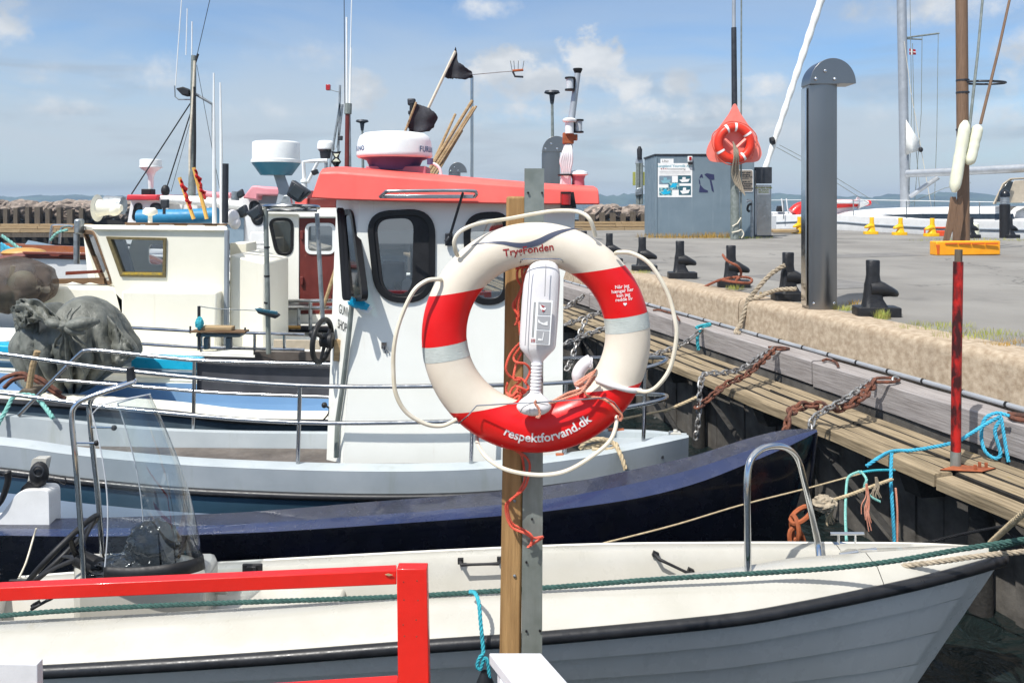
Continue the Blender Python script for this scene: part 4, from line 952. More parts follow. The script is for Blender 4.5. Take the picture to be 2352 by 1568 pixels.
# ================================================================ boats
def fX(pts):
    """smooth curve through world points given as (px, py, Y); returns X -> (Y, z)"""
    w = cr([P(*p) for p in pts], 10); xs = [p.x for p in w]
    def f(x):
        if x <= xs[0]: return w[0].y, w[0].z
        if x >= xs[-1]: return w[-1].y, w[-1].z
        for i in range(len(xs)-1):
            if xs[i] <= x <= xs[i+1]:
                t = (x-xs[i])/max(1e-6, xs[i+1]-xs[i]); return w[i].y*(1-t)+w[i+1].y*t, w[i].z*(1-t)+w[i+1].z*t
        return w[-1].y, w[-1].z
    f.x0 = xs[0]; f.x1 = xs[-1]; return f
def hull(mb, near, far, x0, x1, n, levels, rake=.6, keel=-.35, dz=0, sternrake=0):
    """outer skin; levels = [(depth fraction, half-beam factor)] from the gunwale down"""
    rings = []
    for i in range(n+1):
        u = i/n; u = 1-(1-u)**1.5 if rake else u
        x = x0+(x1-x0)*u; yn, zn = near(x); yf, zf = far(x)
        if i == n: m = (yn+yf)/2; 
        r1 = []; r2 = []
        mid = (yn+yf)/2; hb = (yf-yn)/2
        for s, w in levels:
            g = max(0, (u-.35)/.65)
            xx = x-rake*s*g**2.2+sternrake*s*(1-min(1, u*6))
            zk = keel+.0*g
            r1.append(Vector((xx, mid-hb*w*(1-.0*g), (zn+dz)*(1-s)+zk*s)))
            r2.append(Vector((xx, mid+hb*w, (zf+dz)*(1-s)+zk*s)))
        rings.append(r1+[Vector((r1[-1].x, mid, keel-.05))]+r2[::-1])
    mb.loft(rings, closed=False, cap=False)
    # transom
    r = rings[0]; mb.add(r, [tuple(range(len(r)))])
    return mb
def across(mb, near, far, x0, x1, n, prof):
    """loft a strip across the boat; prof(x) returns the ring of points"""
    return mb.loft([prof(x0+(x1-x0)*i/n) for i in range(n+1)], closed=False, cap=False)
def railtube(pts, r, name, m, root, n=10, k=6, smooth_path=True):
    pp = [P(*p) for p in pts]
    mb = MB(); mb.tube(cr(pp, k) if smooth_path and len(pp) > 2 else pp, r, n); return mb.build(name, m, root, smooth=True)

# ---------------------------------------------------------------- 1: white open boat
near1 = fX([(-320, 1556, 3.88), (84, 1540, 3.88), (560, 1512, 3.88), (970, 1481, 3.88), (1240, 1462, 3.9), (1646, 1424, 3.95), (1834, 1394, 4.0), (2074, 1344, 4.12), (2209, 1310, 4.24), (2300, 1284, 4.4)])
far1 = fX([(-240, 1345, 4.95), (0, 1325, 4.95), (480, 1290, 4.95), (1250, 1250, 4.95), (1650, 1243, 4.88), (1900, 1243, 4.76), (2110, 1245, 4.6), (2270, 1254, 4.46)])
x0, x1 = -3.05, P(2300, 0, 4.4).x
w1 = thing('white_open_boat', 'white open motor boat with black rub rail nearest the camera', 'boat', (0, 4.4, 0))
lv = []; K1 = 6; d = 0
for k in range(K1):
    s0 = k/K1; s1 = (k+1)/K1; wf = lambda s: max(.06, 1-1.22*s)
    lv += [(s0+.001, wf(s0)-(.0 if k else 0)), (s1-.012, wf(s1)+.1)]
lv.append((1, .03))
mb = MB(); hull(mb, near1, far1, x0, x1, 60, lv, rake=.75, keel=-.35); mb.build('hull', M('hull_grey'), w1, smooth=True, auto=22)
xs = [x0+(x1-x0)*(1-(1-i/60)**1.4) for i in range(61)]
path = [Vector((x, near1(x)[0]-.012, near1(x)[1])) for x in xs]
endp = [Vector((x1+.02, 4.41, near1(x1)[1]+.004)), Vector((x1+.0, 4.47, near1(x1)[1]+.004))]
path2 = [Vector((x, far1(x)[0]+.012, far1(x)[1]-.11)) for x in xs[::-1]]
mb = MB(); mb.tube(path+endp, .031, 12); mb.tube(path2, .028, 8); mb.build('rub_rail', M('rub_black'), w1, smooth=True)
XS = P(1955, 0, 4.5).x
def inner1(x):
    k = max(0, min(1, (x1-x)/1.2)); return .30*k**.6
def prof1(x):
    yn, zn = near1(x); yf, zf = far1(x); w = min(inner1(x), (yf-yn)*.46); zi = CZ-((1416-x*0)-HY)*0 
    # inner edge height: rises gently towards the bow
    hi = zn+.035+.075*min(1, w/.3)
    r = [Vector((x, yn, zn+.012)), Vector((x, yn+w*.08, zn+.03)), Vector((x, yn+w*.35, zn+.06*min(1, w/.3)+.03)), Vector((x, yn+w*.7, hi-.008)), Vector((x, yn+w*.95, hi)), Vector((x, yn+w, hi-.01))]
    fl = .25 if x < XS else None
    wf = min(.1, (yf-yn)*.2); ff = zf-.006
    if fl is not None:
        r += [Vector((x, yn+w+.03, hi-.06)), Vector((x, yn+w+.06, fl)), Vector((x, yf-wf-.1, fl)), Vector((x, yf-wf-.04, ff-.06)), Vector((x, yf-wf, ff))]
    else:
        a = Vector((x, yn+w, hi)); b = Vector((x, yf-wf, ff)); r += [a.lerp(b, .15)+Vector((0, 0, .0)), a.lerp(b, .4)+Vector((0, 0, .012)), a.lerp(b, .7)+Vector((0, 0, .01)), b+Vector((0, -.02, 0)), b]
    r += [Vector((x, yf-wf*.3, zf+.002)), Vector((x, yf, zf-.015)), Vector((x, yf+.005, zf-.1))]
    return r
mb = MB(); across(mb, near1, far1, x0, XS-.002, 50, prof1); mb.build('deck_liner', M('gelcoat'), w1, smooth=True, auto=45)
mb = MB(); mb.loft([prof1(XS+.002+(x1-XS-.002)*(1-(1-i/26)**1.5)) for i in range(27)], closed=False, cap=False); mb.build('foredeck', M('gelcoat'), w1, smooth=True, auto=45)
pa = prof1(XS-.002); pb = prof1(XS+.002)
mb = MB(); mb.add(pa[5:11]+pb[5:11][::-1], [tuple(range(12))]); mb.build('bulkhead', M('gelcoat'), w1)
# thwart / aft well
mb = MB(); mb.prism([(-1.9, 4.22, .26), (-1.9, 4.86, .26), (-1.9, 4.86, .44), (-1.9, 4.22, .44)], (.9, 0, 0)); mb.build('seat_box', M('gelcoat'), w1, bevel=.02)
# console
CY0, CY1 = 4.28, 4.72
cs = thing('dummy', 'x', 'x'); bpy.data.objects.remove(cs)
mb = MB(); f_ = [P(170, 1336, CY0), P(470, 1318, CY0+.1), P(500, 1322, CY0+.36), P(495, 1310, CY1), P(170, 1310, CY1)]
b_ = [Vector((p.x, p.y, .2)) for p in f_]; top = [Vector((p.x-.0, p.y, P(0, 1334, 4.35).z)) for p in f_]
mb.loft([b_, top]); cns = mb.build('console', M('gelcoat'), w1, bevel=.03)
mb = MB(); mb.box((P(300, 0, 4.45).x, 4.46, top[0].z+.02), (.42, .34, .03)); mb.build('dash', M('matte_black'), cns, bevel=.01)
# wrap-round clear windscreen
wsb = [(238, 1330, 4.26), (300, 1334, 4.24), (380, 1328, 4.25), (440, 1316, 4.33), (468, 1306, 4.45), (462, 1300, 4.58), (430, 1296, 4.68), (330, 1296, 4.74)]
wst = [(212, 950, 4.38), (232, 932, 4.37), (270, 920, 4.37), (315, 911, 4.40), (341, 906, 4.46), (344, 905, 4.54), (325, 910, 4.62), (270, 925, 4.66)]
B0 = cr([P(*p) for p in wsb], 5); T0 = cr([P(*p) for p in wst], 5)
rings = []
for i in range(13):
    t = i/12; rings.append([b.lerp(c, t)+Vector((.05*sin(pi*t)*1, 0, 0)) for b, c in zip(B0, T0)])
mb = MB(); mb.loft(rings, closed=False, cap=False); o = mb.build('windscreen', M('glass_clear'), w1, smooth=True)
mb = MB(); mb.tube(rings[-1], .004, 6); mb.tube([r[0] for r in rings], .004, 6); mb.tube([r[-1] for r in rings], .004, 6); mb.build('windscreen_edge', M('lens_clear'), o, smooth=True)
mb = MB(); mb.loft([[p.lerp(q, t) for p, q in zip([r for r in rings[0]], rings[1])] for t in (0, .5, .9)], closed=False, cap=False)
o2 = mb.build('base_band', M('matte_black'), o, smooth=True); md = o2.modifiers.new('t', 'SOLIDIFY'); md.thickness = .012; md.offset = 0
# chrome frame over the console
fr1 = [(194, 1336, 4.30), (185, 1200, 4.31), (173, 1050, 4.32), (165, 960, 4.33), (175, 930, 4.34), (205, 912, 4.36), (290, 884, 4.42), (308, 876, 4.46), (306, 868, 4.56)]
fr2 = [(238, 1310, 4.62), (226, 1150, 4.62), (212, 1020, 4.62), (206, 955, 4.62), (206, 930, 4.62), (222, 905, 4.6), (290, 880, 4.58), (306, 868, 4.56)]
railtube(fr1, .0145, 'windscreen_frame', M('chrome'), w1, 12); railtube(fr2, .0145, 'windscreen_frame', M('chrome'), w1, 12)
mb = MB(); mb.cyl(P(303, 880, 4.5), P(299, 843, 4.5), .026, 14, .021); mb.build('frame_cap', M('rub_black'), w1, smooth=True, bevel=.003)
for a, b_ in (((174, 1016, 4.33), (222, 1017, 4.36)), ((208, 981, 4.62), (262, 982, 4.5))):
    mb = MB(); mb.cyl(P(*a), P(*b_), .006, 8); q = mb.build('screen_bracket', M('chrome'), w1, smooth=True); mb = MB(); mb.ell(P(*b_), (.016, .012, .016), 12, 8); mb.build('knob', M('matte_black'), q, smooth=True)
# steering wheel, tilted
swc = P(145, 1262, 4.42); nrm = Vector((.78, 0, .42)).normalized(); ax = Vector((-.42, 0, .78)).normalized(); ay = Vector((0, 1, 0)); ax = (P(210, 1195, 4.42)-P(85, 1335, 4.42)).normalized(); nrm = ax.cross(ay)
Rw = (P(205, 1195, 4.42)-P(85, 1338, 4.42)).length/2
mb = MB(); mb.tube(circle(swc, Rw, 40, ax, ay, Rw), .016, 10, closed=True); sw = mb.build('steering_wheel', M('matte_black'), w1, smooth=True)
hub = P(215, 1300, 4.42)
for a in (.4, 2.3, 4.1, 5.6):
    q = swc+ax*Rw*cos(a)+ay*Rw*sin(a); mb = MB(); mb.tube([q, swc.lerp(q, .4)+(hub-swc)*.25, hub.lerp(swc, .5)], [.012, .016, .02], 8, flat=.6); mb.build('spoke', M('matte_black'), sw, smooth=True)
mb = MB(); mb.cyl(hub.lerp(swc, .55), P(262, 1318, 4.42), .045, 16, .055); mb.build('steering_hub', M('matte_black'), w1, smooth=True, bevel=.008)
# cleats, handles, bow rail
def cleat(c, dx, name='mooring_cleat', tilt=0, L_=.15, h=.055, root=None):
    d = Vector((1, dx, tilt)).normalized(); c = Vector(c)
    mb = MB(); mb.tube([c-d*L_/2+Vector((0, 0, h)), c+d*L_/2+Vector((0, 0, h))], .0105, 10)
    for s in (-.25, .25): mb.tube([c+d*L_*s, c+d*L_*s+Vector((0, 0, h))], .009, 8)
    mb.box(c+Vector((0, 0, .004)), (L_*.8, .035, .008)); return mb.build(name, M('chrome'), root, smooth=True, auto=50)
cleat(P(1971, 1296, 4.42), -.1, tilt=.2, root=w1, L_=.2, h=.07); cleat(P(1945, 1250, 4.72), .0, root=w1, L_=.2, h=.065)
def handle(a, b_, m='matte_black', dep=.05, root=w1):
    a = P(*a); b_ = P(*b_); v = Vector((0, -dep, 0)); mb = MB(); d = (b_-a).normalized(); u = Vector((0, 0, 1))-d*d.z; u.normalize()
    def bx(p, q, w, h): mb.prism([p-u*h, q-u*h, q+u*h, p+u*h], (0, w, 0))
    L_ = (b_-a).length
    bx(a+v*.2-d*.012, a+v*.2+d*.022, dep*.2+.015, .015); bx(b_+v*.2-d*.022, b_+v*.2+d*.012, dep*.2+.015, .015)
    mb.tube([a, a+v+d*.015, a+v+d*L_*.3, b_+v-d*L_*.3, b_+v-d*.015, b_], [.012, .011, .0085, .0085, .011, .012], 8); return mb.build('grab_handle', M(m), root, smooth=True, auto=45)
YH = 4.80
handle((1056, 1288, YH), (1150, 1285, YH)); handle((1504, 1272, YH-.02), (1588, 1312, YH-.06)); handle((80, 1390, YH-.45), (135, 1360, YH-.4))
for c in ((580, 1306), (44, 1342)):
    mb = MB(); q = P(c[0], c[1], YH); mb.box(q, (.12, .02, .065)); mb.box(q-Vector((0, .015, 0)), (.06, .02, .05)); mb.build('catch_plate', M('matte_black'), w1, bevel=.006)
arch = [(1718, 1322, 4.2), (1717, 1230, 4.22), (1716, 1120, 4.24), (1722, 1062, 4.27), (1745, 1033, 4.32), (1778, 1024, 4.38), (1808, 1030, 4.44), (1832, 1055, 4.5), (1848, 1110, 4.53), (1872, 1215, 4.56), (1879, 1250, 4.56), (1884, 1300, 4.5)]
railtube(arch, .0185, 'bow_rail', M('chrome'), w1, 14)
for c in ((1718, 1324, 4.2), (1886, 1300, 4.5)):
    mb = MB(); mb.lathe([(.05, 0), (.05, .005), (.03, .01), (.022, .02)], P(*c), 20); mb.build('rail_foot', M('chrome'), w1, smooth=True, auto=50)
mb = MB(); mb.lathe([(.03, 0), (.03, .008), (.018, .012), (.016, .02)], P(1497, 1347, 4.2), 18); mb.box(P(1497, 1348, 4.19), (.14, .045, .006)); mb.build('rowlock_socket', M('stainless'), w1, smooth=True, auto=50)
# white hatch / ladder item behind the windscreen
for k in range(3):
    mb = MB(); mb.box(P(488+k*8, 1330+k*10, 4.62), (.11, .06, .05)); mb.build('locker_step', M('gelcoat'), w1, bevel=.008)
# black sack under the screen
def crumple(mb, c, r, amp, fr, seed, n=40, m=26, pinch=None):
    c = Vector(c); rings = []
    for i in range(m+1):
        ph = -pi/2+pi*i/m; ring = []
        for j in range(n):
            d = Vector((cos(ph)*cos(2*pi*j/n), cos(ph)*sin(2*pi*j/n), sin(ph)))
            k = 1+amp*(1-2*abs(noise.noise(d*fr+Vector((seed, 0, 0)))))+amp*.5*(1-2*abs(noise.noise(d*fr*2.3+Vector((0, seed, 0)))))
            if pinch: k *= pinch(d)
            ring.append(c+Vector((d.x*r[0]*k, d.y*r[1]*k, d.z*r[2]*k)))
        rings.append(ring)
    return mb.loft(rings)
mb = MB(); crumple(mb, P(352, 1256, 4.48), (.125, .09, .125), .22, 2.6, 3); crumple(mb, P(300, 1303, 4.44), (.19, .11, .05), .3, 3, 8)
o = mb.build('plastic_sack', M('black_bag'), smooth=True, auto=60); tag(o, 'crumpled black plastic sack lying behind the clear windscreen of the near boat', 'bag')

# ---------------------------------------------------------------- 2: dark blue boat
L2 = fX([(-330, 1226, 5.25), (0, 1229, 5.25), (225, 1231, 5.25), (549, 1224, 5.25), (850, 1206, 5.25), (1149, 1184, 5.25), (1307, 1167, 5.27), (1472, 1142, 5.31), (1600, 1109, 5.37), (1712, 1066, 5.45), (1823, 1019, 5.55), (1876, 991, 5.64)])
M2 = fX([(-330, 1209, 5.36), (0, 1213, 5.36), (225, 1213, 5.36), (549, 1203, 5.36), (850, 1183, 5.36), (1149, 1158, 5.36), (1307, 1138, 5.38), (1472, 1106, 5.42), (1600, 1074, 5.47), (1712, 1036, 5.53), (1823, 1000, 5.6), (1876, 987, 5.65)])
T2 = fX([(-330, 1188, 5.5), (0, 1190, 5.5), (225, 1188, 5.5), (549, 1176, 5.5), (850, 1152, 5.5), (1149, 1128, 5.5), (1307, 1108, 5.52), (1472, 1074, 5.55), (1600, 1044, 5.59), (1712, 1008, 5.62), (1800, 987, 5.65), (1876, 985, 5.66)])
def far2(x):
    y, z = T2(x); yl, zl = L2(x); k = max(0, min(1, (x2-x)/1.1)); return y+.02+.34*k, z-.04-.1*k
x2 = P(1876, 0, 5.65).x; xs0 = P(-320, 0, 5.25).x
n2 = thing('dark_blue_boat', 'glossy dark blue wooden boat with raised pointed bow between the white boat and grey boat', 'boat', (0, 5.4, 0))
lv = [(0, 1.0), (.08, 1.0), (.3, .9), (.6, .72), (.85, .5), (1, .3)]
mb = MB(); hull(mb, L2, far2, xs0, x2, 50, lv, rake=.42, keel=-.4); mb.build('hull', M('navy_side'), n2, smooth=True, auto=50)
def strip(A_, B_f, x0, x1, n, off=0):
    mb = MB(); rr_ = []
    for i in range(n+1):
        x = x0+(x1-x0)*i/n; a = A_(x); b = B_f(x); a = Vector((x, a[0], a[1])); b = Vector((x, b[0], b[1])); rr_.append([a, a.lerp(b, .5)+Vector((0, 0, off)), b])
    return mb.loft(rr_, closed=False, cap=False)
strip(L2, M2, xs0, x2, 60, .004).build('gunwale_cap', M('navy'), n2, smooth=True)
strip(M2, T2, xs0, x2, 60, -.004).build('inner_bulwark', M('navy_rough'), n2, smooth=True)
mb = strip(T2, far2, xs0, x2, 60, .0); mb.build('covering_board', M('navy'), n2, smooth=True)
mb = MB(); mb.tube([P(1873, 992, 5.64)+Vector((.005, -.002, 0)), P(1868, 1060, 5.62), P(1850, 1180, 5.58)], .012, 6); mb.build('stem_band', M('navy_side'), n2)
mb = MB(); mb.tube(cr([P(83, 1213, 5.22), P(75, 1240, 5.2), P(60, 1290, 5.0), P(44, 1325, 4.9)], 6), .006, 6); o = mb.build('mooring_line', M('cord_white')); tag(o, 'thin white line dropping from the dark blue boat at the far left', 'rope')

# helm seat and engine control at the far left
mb = MB(); q = [P(-90, 1150, 4.62), P(20, 1135, 4.62), P(100, 1122, 4.62), P(123, 1135, 4.62), P(124, 1216, 4.62), P(-90, 1216, 4.62)]
mb.prism(rpoly([P(-120, 1215, 5.42), P(-5, 1190, 5.42), P(44, 1126, 5.42), P(112, 1124, 5.42), P(114, 1225, 5.42), P(-120, 1225, 5.42)], .05, 5), (0, .14, 0))
mb.build('helm_seat', M('plain_white'), n2, bevel=.035, seg=3)
sl = thing('search_lamp', 'black spotlight with white visor sitting on the white seat at the far left', 'lamp', P(88, 1122, 5.5))
mb = MB(); mb.ell(P(90, 1088, 5.48), (.062, .056, .086), 16, 10); mb.build('lamp_body', M('matte_black'), sl, smooth=True)
mb = MB(); mb.prism(rpoly([P(65, 1110, 5.54), P(60, 1122, 5.54), P(108, 1122, 5.54), P(106, 1100, 5.54), P(80, 1095, 5.54)], .01), (0, -.08, 0)); mb.build('lamp_foot', M('matte_black'), sl, bevel=.005)
mb = MB(); mb.prism(rpoly([P(61, 1115, 5.58), P(74, 1052, 5.58), P(108, 1052, 5.58), P(98, 1100, 5.58)], .02), (0, .06, 0)); mb.build('visor', M('gelcoat'), sl, bevel=.008)
mb = MB(); mb.tube(circle(P(88, 1082, 5.42), .035, 20), .006, 6, closed=True); mb.build('lamp_rim', M('dark_steel'), sl, smooth=True)
mb = MB(); mb.tube(cr([P(110, 1105, 5.5), P(128, 1100, 5.5), P(138, 1108, 5.5), P(150, 1112, 5.5), P(150, 1098, 5.5), P(138, 1094, 5.5)], 6), .005, 6); mb.build('cable', M('matte_black'), sl, smooth=True)
mb = MB(); mb.tube(cr([P(-30, 1180, 5.4), P(2, 1150, 5.4), P(18, 1105, 5.4), (P(16, 1082, 5.4))], 5), [.02]*13+[.024, .026, .02], 10); o = mb.build('plastic_tube', M('matte_black'), n2, smooth=True)
# ---------------------------------------------------------------- 3: grey boat with red-roofed wheelhouse
g3 = thing('grey_fishing_boat', 'grey fishing boat with white wheelhouse and red cabin roof, steel rails round its bulwark', 'boat', (-1, 6.8, 0))
L3_ = fX([(-330, 995, 6.05), (0, 1022, 6.05), (157, 1043, 6.05), (375, 1064, 6.05), (549, 1074, 6.05), (755, 1081, 6.05), (961, 1082, 6.05), (1149, 1074, 6.06), (1350, 1050, 6.13), (1500, 1022, 6.3), (1580, 1004, 6.55)])
F3_ = fX([(-330, 930, 7.6), (0, 948, 7.6), (375, 982, 7.5), (755, 990, 7.45), (1149, 985, 7.35), (1400, 985, 7.15), (1500, 988, 6.95), (1570, 996, 6.65)])
x3 = P(1582, 0, 6.55).x; xa = P(-320, 0, 6.05).x
lv = [(0, 1.0), (.17, 1.0), (.22, .99), (.4, .93), (.6, .83), (.8, .62), (1, .3)]
mb = MB(); hull(mb, L3_, F3_, xa, x3, 50, lv[1:], rake=.3, keel=-.45); mb.build('hull', M('teal_hull'), g3, smooth=True, auto=50)
# upper bulwark side
def zoff(f, dz, dy=0): return lambda x: (f(x)[0]+dy, f(x)[1]+dz)
strip(zoff(L3_, -.19, .025), zoff(L3_, 0, -.004), xa, x3, 60).build('bulwark_side', M('grey_paint'), g3, smooth=True)
strip(zoff(F3_, -.19, .0), zoff(F3_, 0, .004), xa, x3, 60).build('bulwark_side', M('grey_paint'), g3, smooth=True)
def capin(x): y, z = L3_(x); yf, zf = F3_(x); k = min(.15, (yf-y)*.3); return y+k, z+.012
strip(L3_, capin, xa, x3, 60, .008).build('gunwale_cap', M('grey_paint'), g3, smooth=True)
def fcapin(x): y, z = F3_(x); yn, zn = L3_(x); k = min(.1, (y-yn)*.25); return y-k, z+.006
strip(F3_, fcapin, xa, x3, 60, .006).build('gunwale_cap', M('grey_paint'), g3, smooth=True)
strip(fcapin, lambda x: (fcapin(x)[0]-.02, fcapin(x)[1]-.22), xa, x3, 60).build('inner_bulwark', M('grey_paint'), g3, smooth=True)
strip(capin, lambda x: (capin(x)[0]+.01, capin(x)[1]-.25), xa, x3, 60).build('inner_bulwark', M('grey_paint'), g3, smooth=True)
strip(lambda x: (capin(x)[0]+.01, .5), lambda x: (fcapin(x)[0]-.02, .5), xa, P(1430, 0, 6.4).x, 40).build('deck', M('brown_panel'), g3)
strip(lambda x: (capin(x)[0], capin(x)[1]-.05), lambda x: (fcapin(x)[0], fcapin(x)[1]-.05), P(1392, 0, 6.5).x, x3, 12).build('foredeck', M('grey_paint'), g3, smooth=True)
xs = [xa+(x3-xa)*i/60 for i in range(61)]
mb = MB(); mb.tube([Vector((x, L3_(x)[0]+.005, L3_(x)[1]-.2)) for x in xs], .03, 10); mb.build('rub_strake', M('rub_black'), g3, smooth=True)
strip(zoff(L3_, -.36, .005), zoff(L3_, -.62, .06), xa, P(560, 0, 6.1).x, 20).build('pale_hull_band', M('sky_blue_white'), g3, smooth=True)
# steel rails
Yr3 = 6.16
railtube([(-200, 790, Yr3), (0, 812, Yr3), (300, 852, Yr3), (687, 885, Yr3), (1085, 885, Yr3), (1295, 878, 6.2), (1400, 863, 6.25), (1500, 840, 6.4), (1530, 827, 6.6), (1515, 821, 6.85), (1400, 821, 7.1), (1240, 824, 7.2)], .017, 'upper_rail', M('stainless'), g3, 10)
railtube([(-200, 882, Yr3), (0, 902, Yr3), (300, 940, Yr3), (687, 970, Yr3), (1085, 966, Yr3), (1295, 956, 6.2), (1400, 942, 6.25), (1500, 923, 6.4), (1530, 913, 6.6), (1515, 906, 6.85), (1400, 904, 7.1), (1240, 905, 7.2)], .017, 'lower_rail', M('stainless'), g3, 10)
for x, y0, y1, Y in ((687, 885, 1070, Yr3), (1085, 885, 1067, Yr3), (1300, 878, 1043, 6.22), (1481, 846, 1018, 6.38), (1418, 821, 985, 7.08)):
    mb = MB(); mb.cyl(P(x-3, y1, Y), P(x+2, y0, Y), .016, 10); q = mb.build('stanchion', M('stainless'), g3, smooth=True)
    mb = MB(); mb.box(P(x-3, y1+1, Y), (.14, .06, .012)); mb.build('foot_plate', M('rusty_plate'), q, bevel=.003)
railtube([(43, 953, 7.5), (110, 885, 7.5), (180, 815, 7.5), (198, 805, 7.5), (230, 805, 7.5), (353, 818, 7.5), (447, 827, 7.5), (549, 831, 7.48), (775, 837, 7.45)], .019, 'far_rail', M('stainless'), g3, 10, 8)
railtube([(128, 872, 7.5), (353, 890, 7.5), (447, 898, 7.5), (549, 904, 7.48), (775, 912, 7.45)], .017, 'far_rail', M('stainless'), g3)
mb = MB(); mb.cyl(P(444, 988, 7.5), P(447, 827, 7.5), .018, 10); mb.build('stanchion', M('stainless'), g3, smooth=True)
mb = MB(); mb.prism([P(452, 831, 7.54), P(768, 842, 7.5), P(766, 910, 7.5), P(452, 902, 7.54)], (0, .02, 0)); mb.build('lee_board', M('dark_panel'), g3)
# wheelhouse
Yw = 6.4
wh3 = [P(826, 455, Yw), P(1322, 455, Yw), P(1292, 640, Yw), P(1290, 1058, Yw), P(787, 1062, Yw), P(794, 967, Yw)]
wl = MB()
# near side wall with two window openings made by building around them
win1 = rpoly([P(849, 496, Yw), P(960, 490, Yw), P(994, 540, Yw), P(992, 640, Yw), P(940, 690, Yw), P(890, 680, Yw), P(862, 640, Yw)], [.09, .14, .16, .18, .14, .14, .14], 6)
win1 = rpoly([P(847, 492, Yw), P(994, 484, Yw), P(993, 688, Yw), P(868, 690, Yw)], [.17, .2, .22, .22], 8)
win2 = rpoly([P(1070, 496, Yw), P(1165, 492, Yw), P(1165, 692, Yw), P(1078, 694, Yw)], [.17, .12, .14, .2], 8)
def wallhole(root, name, outer, holes, thick, m, ydir=(0, 1, 0)):
    """flat wall with real openings: triangulated between outline and holes"""
    from mathutils.geometry import delaunay_2d_cdt
    pts = []; edges = []; 
    loops = [outer]+holes
    o = outer[0]; ux = (outer[1]-outer[0]).normalized(); nn = Vector((0, 0, 0))
    for i in range(len(outer)): nn += (outer[i]-o).cross(outer[(i+1) % len(outer)]-o)
    nn.normalize(); uy = nn.cross(ux)
    p2 = []; 
    for lp in loops:
        b = len(p2)
        for k, p in enumerate(lp): p2.append(Vector(((p-o).dot(ux), (p-o).dot(uy)))); edges.append((b+k, b+(k+1) % len(lp)))
    v, e, f, *_ = delaunay_2d_cdt(p2, edges, [], 0, 1e-5)
    def inside(q, lp):
        c = False; n = len(lp); j = n-1
        for i in range(n):
            a = p2[lp[i]]; b = p2[lp[j]]
            if (a.y > q.y) != (b.y > q.y) and q.x < (b.x-a.x)*(q.y-a.y)/(b.y-a.y)+a.x: c = not c
            j = i
        return c
    idx = []; b = 0
    for lp in loops: idx.append(list(range(b, b+len(lp)))); b += len(lp)
    keep = []
    for t in f:
        c = sum((v[i] for i in t), Vector((0, 0)))/len(t)
        if inside(c, idx[0]) and not any(inside(c, h) for h in idx[1:]): keep.append(t)
    W = [o+ux*q.x+uy*q.y for q in v]; th = Vector(ydir)*thick; n = len(W); mb = MB()
    fs = [tuple(t) for t in keep]+[tuple(i+n for i in reversed(t)) for t in keep]
    cnt = {}
    for t in keep:
        for i in range(len(t)):
            a, b_ = t[i], t[(i+1) % len(t)]; cnt[(a, b_)] = 1
    for a, b_ in list(cnt):
        if (b_, a) not in cnt: fs.append((a, b_, b_+n, a+n))
    mb.add(W+[p+th for p in W], fs); return mb.build(name, m, root)
def window(root, outline, depth=.03, fw=.02, frame='seal_rubber', pane='glass_pane', yoff=.012, proud=.014):
    ou = [p+Vector((0, -proud, 0)) for p in outline]; out2 = inset(ou, -fw*.45); inn = inset(ou, fw*.55)
    if (sum(out2, Vector())/len(out2)-out2[0]).length < (sum(inn, Vector())/len(inn)-inn[0]).length: out2, inn = inset(ou, fw*.45), inset(ou, -fw*.55)
    mb = MB(); mb.ring(out2, inn, (0, depth, 0)); w = mb.build('window_frame', M(frame), root, smooth=True, bevel=.004)
    mb = MB(); mb.add([p+Vector((0, yoff+proud, 0)) for p in inn], [tuple(range(len(inn)))]); mb.build('pane', M(pane), w)
    return w
outer = [P(826, 455, Yw), P(1322, 458, Yw), P(1318, 560, Yw), P(1294, 640, Yw), P(1291, 1062, Yw), P(787, 1064, Yw), P(796, 940, Yw)]
wallhole(g3, 'wheelhouse_side', outer, [win1[::1], win2], .04, M('boat_white'))
window(g3, win1, .05, .05, proud=.02); window(g3, win2, .05, .055, proud=.02)
# dark inner half-frame of the sliding pane
sl_ = rpoly([P(862, 505, Yw-.006), P(950, 500, Yw-.006), P(946, 676, Yw-.006), P(882, 676, Yw-.006)], [.12, .1, .14, .14], 6)
sh = rpoly([P(849, 495, Yw-.006), P(992, 488, Yw-.006), P(990, 686, Yw-.006), P(869, 688, Yw-.006)], [.17, .2, .22, .22], 6)
mb = MB(); mb.ring(sh, sl_, (0, .012, 0)); mb.build('sliding_sash', M('matte_black'), g3)
# front facets
FA = [P(826, 455, Yw), P(787, 1064, Yw), P(745, 1055, 6.85), P(757, 967, 6.85), P(773, 455, 6.95)]
win0 = rpoly([P(786, 487, 6.80), P(832, 482, 6.43), P(840, 686, 6.42), P(800, 690, 6.78)], [.1, .1, .12, .12], 6)
ff = [FA[0], FA[1], FA[2], FA[4]]
def onfacet(x, y, off=0):
    """point seen at (x, y) on the slanted front facet"""
    a, b, c = FA[0], FA[1], FA[4]; n = (b-a).cross(c-a).normalized()
    if n.y > 0: n = -n
    d = Vector(((x-HX)/F, 1, -(y-HY)/F)); o = Vector((0, 0, CZ)); t = (a+n*off-o).dot(n)/d.dot(n); return o+d*t
nf = (FA[1]-FA[0]).cross(FA[4]-FA[0]).normalized(); nf = -nf if nf.y > 0 else nf
w0 = rpoly([onfacet(786, 487), onfacet(811, 484), onfacet(838, 686), onfacet(805, 690)], [.1, .1, .08, .08], 6)
wallhole(g3, 'wheelhouse_front', [FA[0], FA[1], onfacet(750, 1055), onfacet(773, 455)], [w0], .04, M('boat_white'), tuple(-nf))
ou = [p+nf*.02 for p in w0]; i1 = inset(ou, .03); i2 = inset(ou, -.015)
mb = MB(); mb.ring(i2, i1, tuple(-nf*.05)); fr = mb.build('window_frame', M('seal_rubber'), g3, smooth=True)
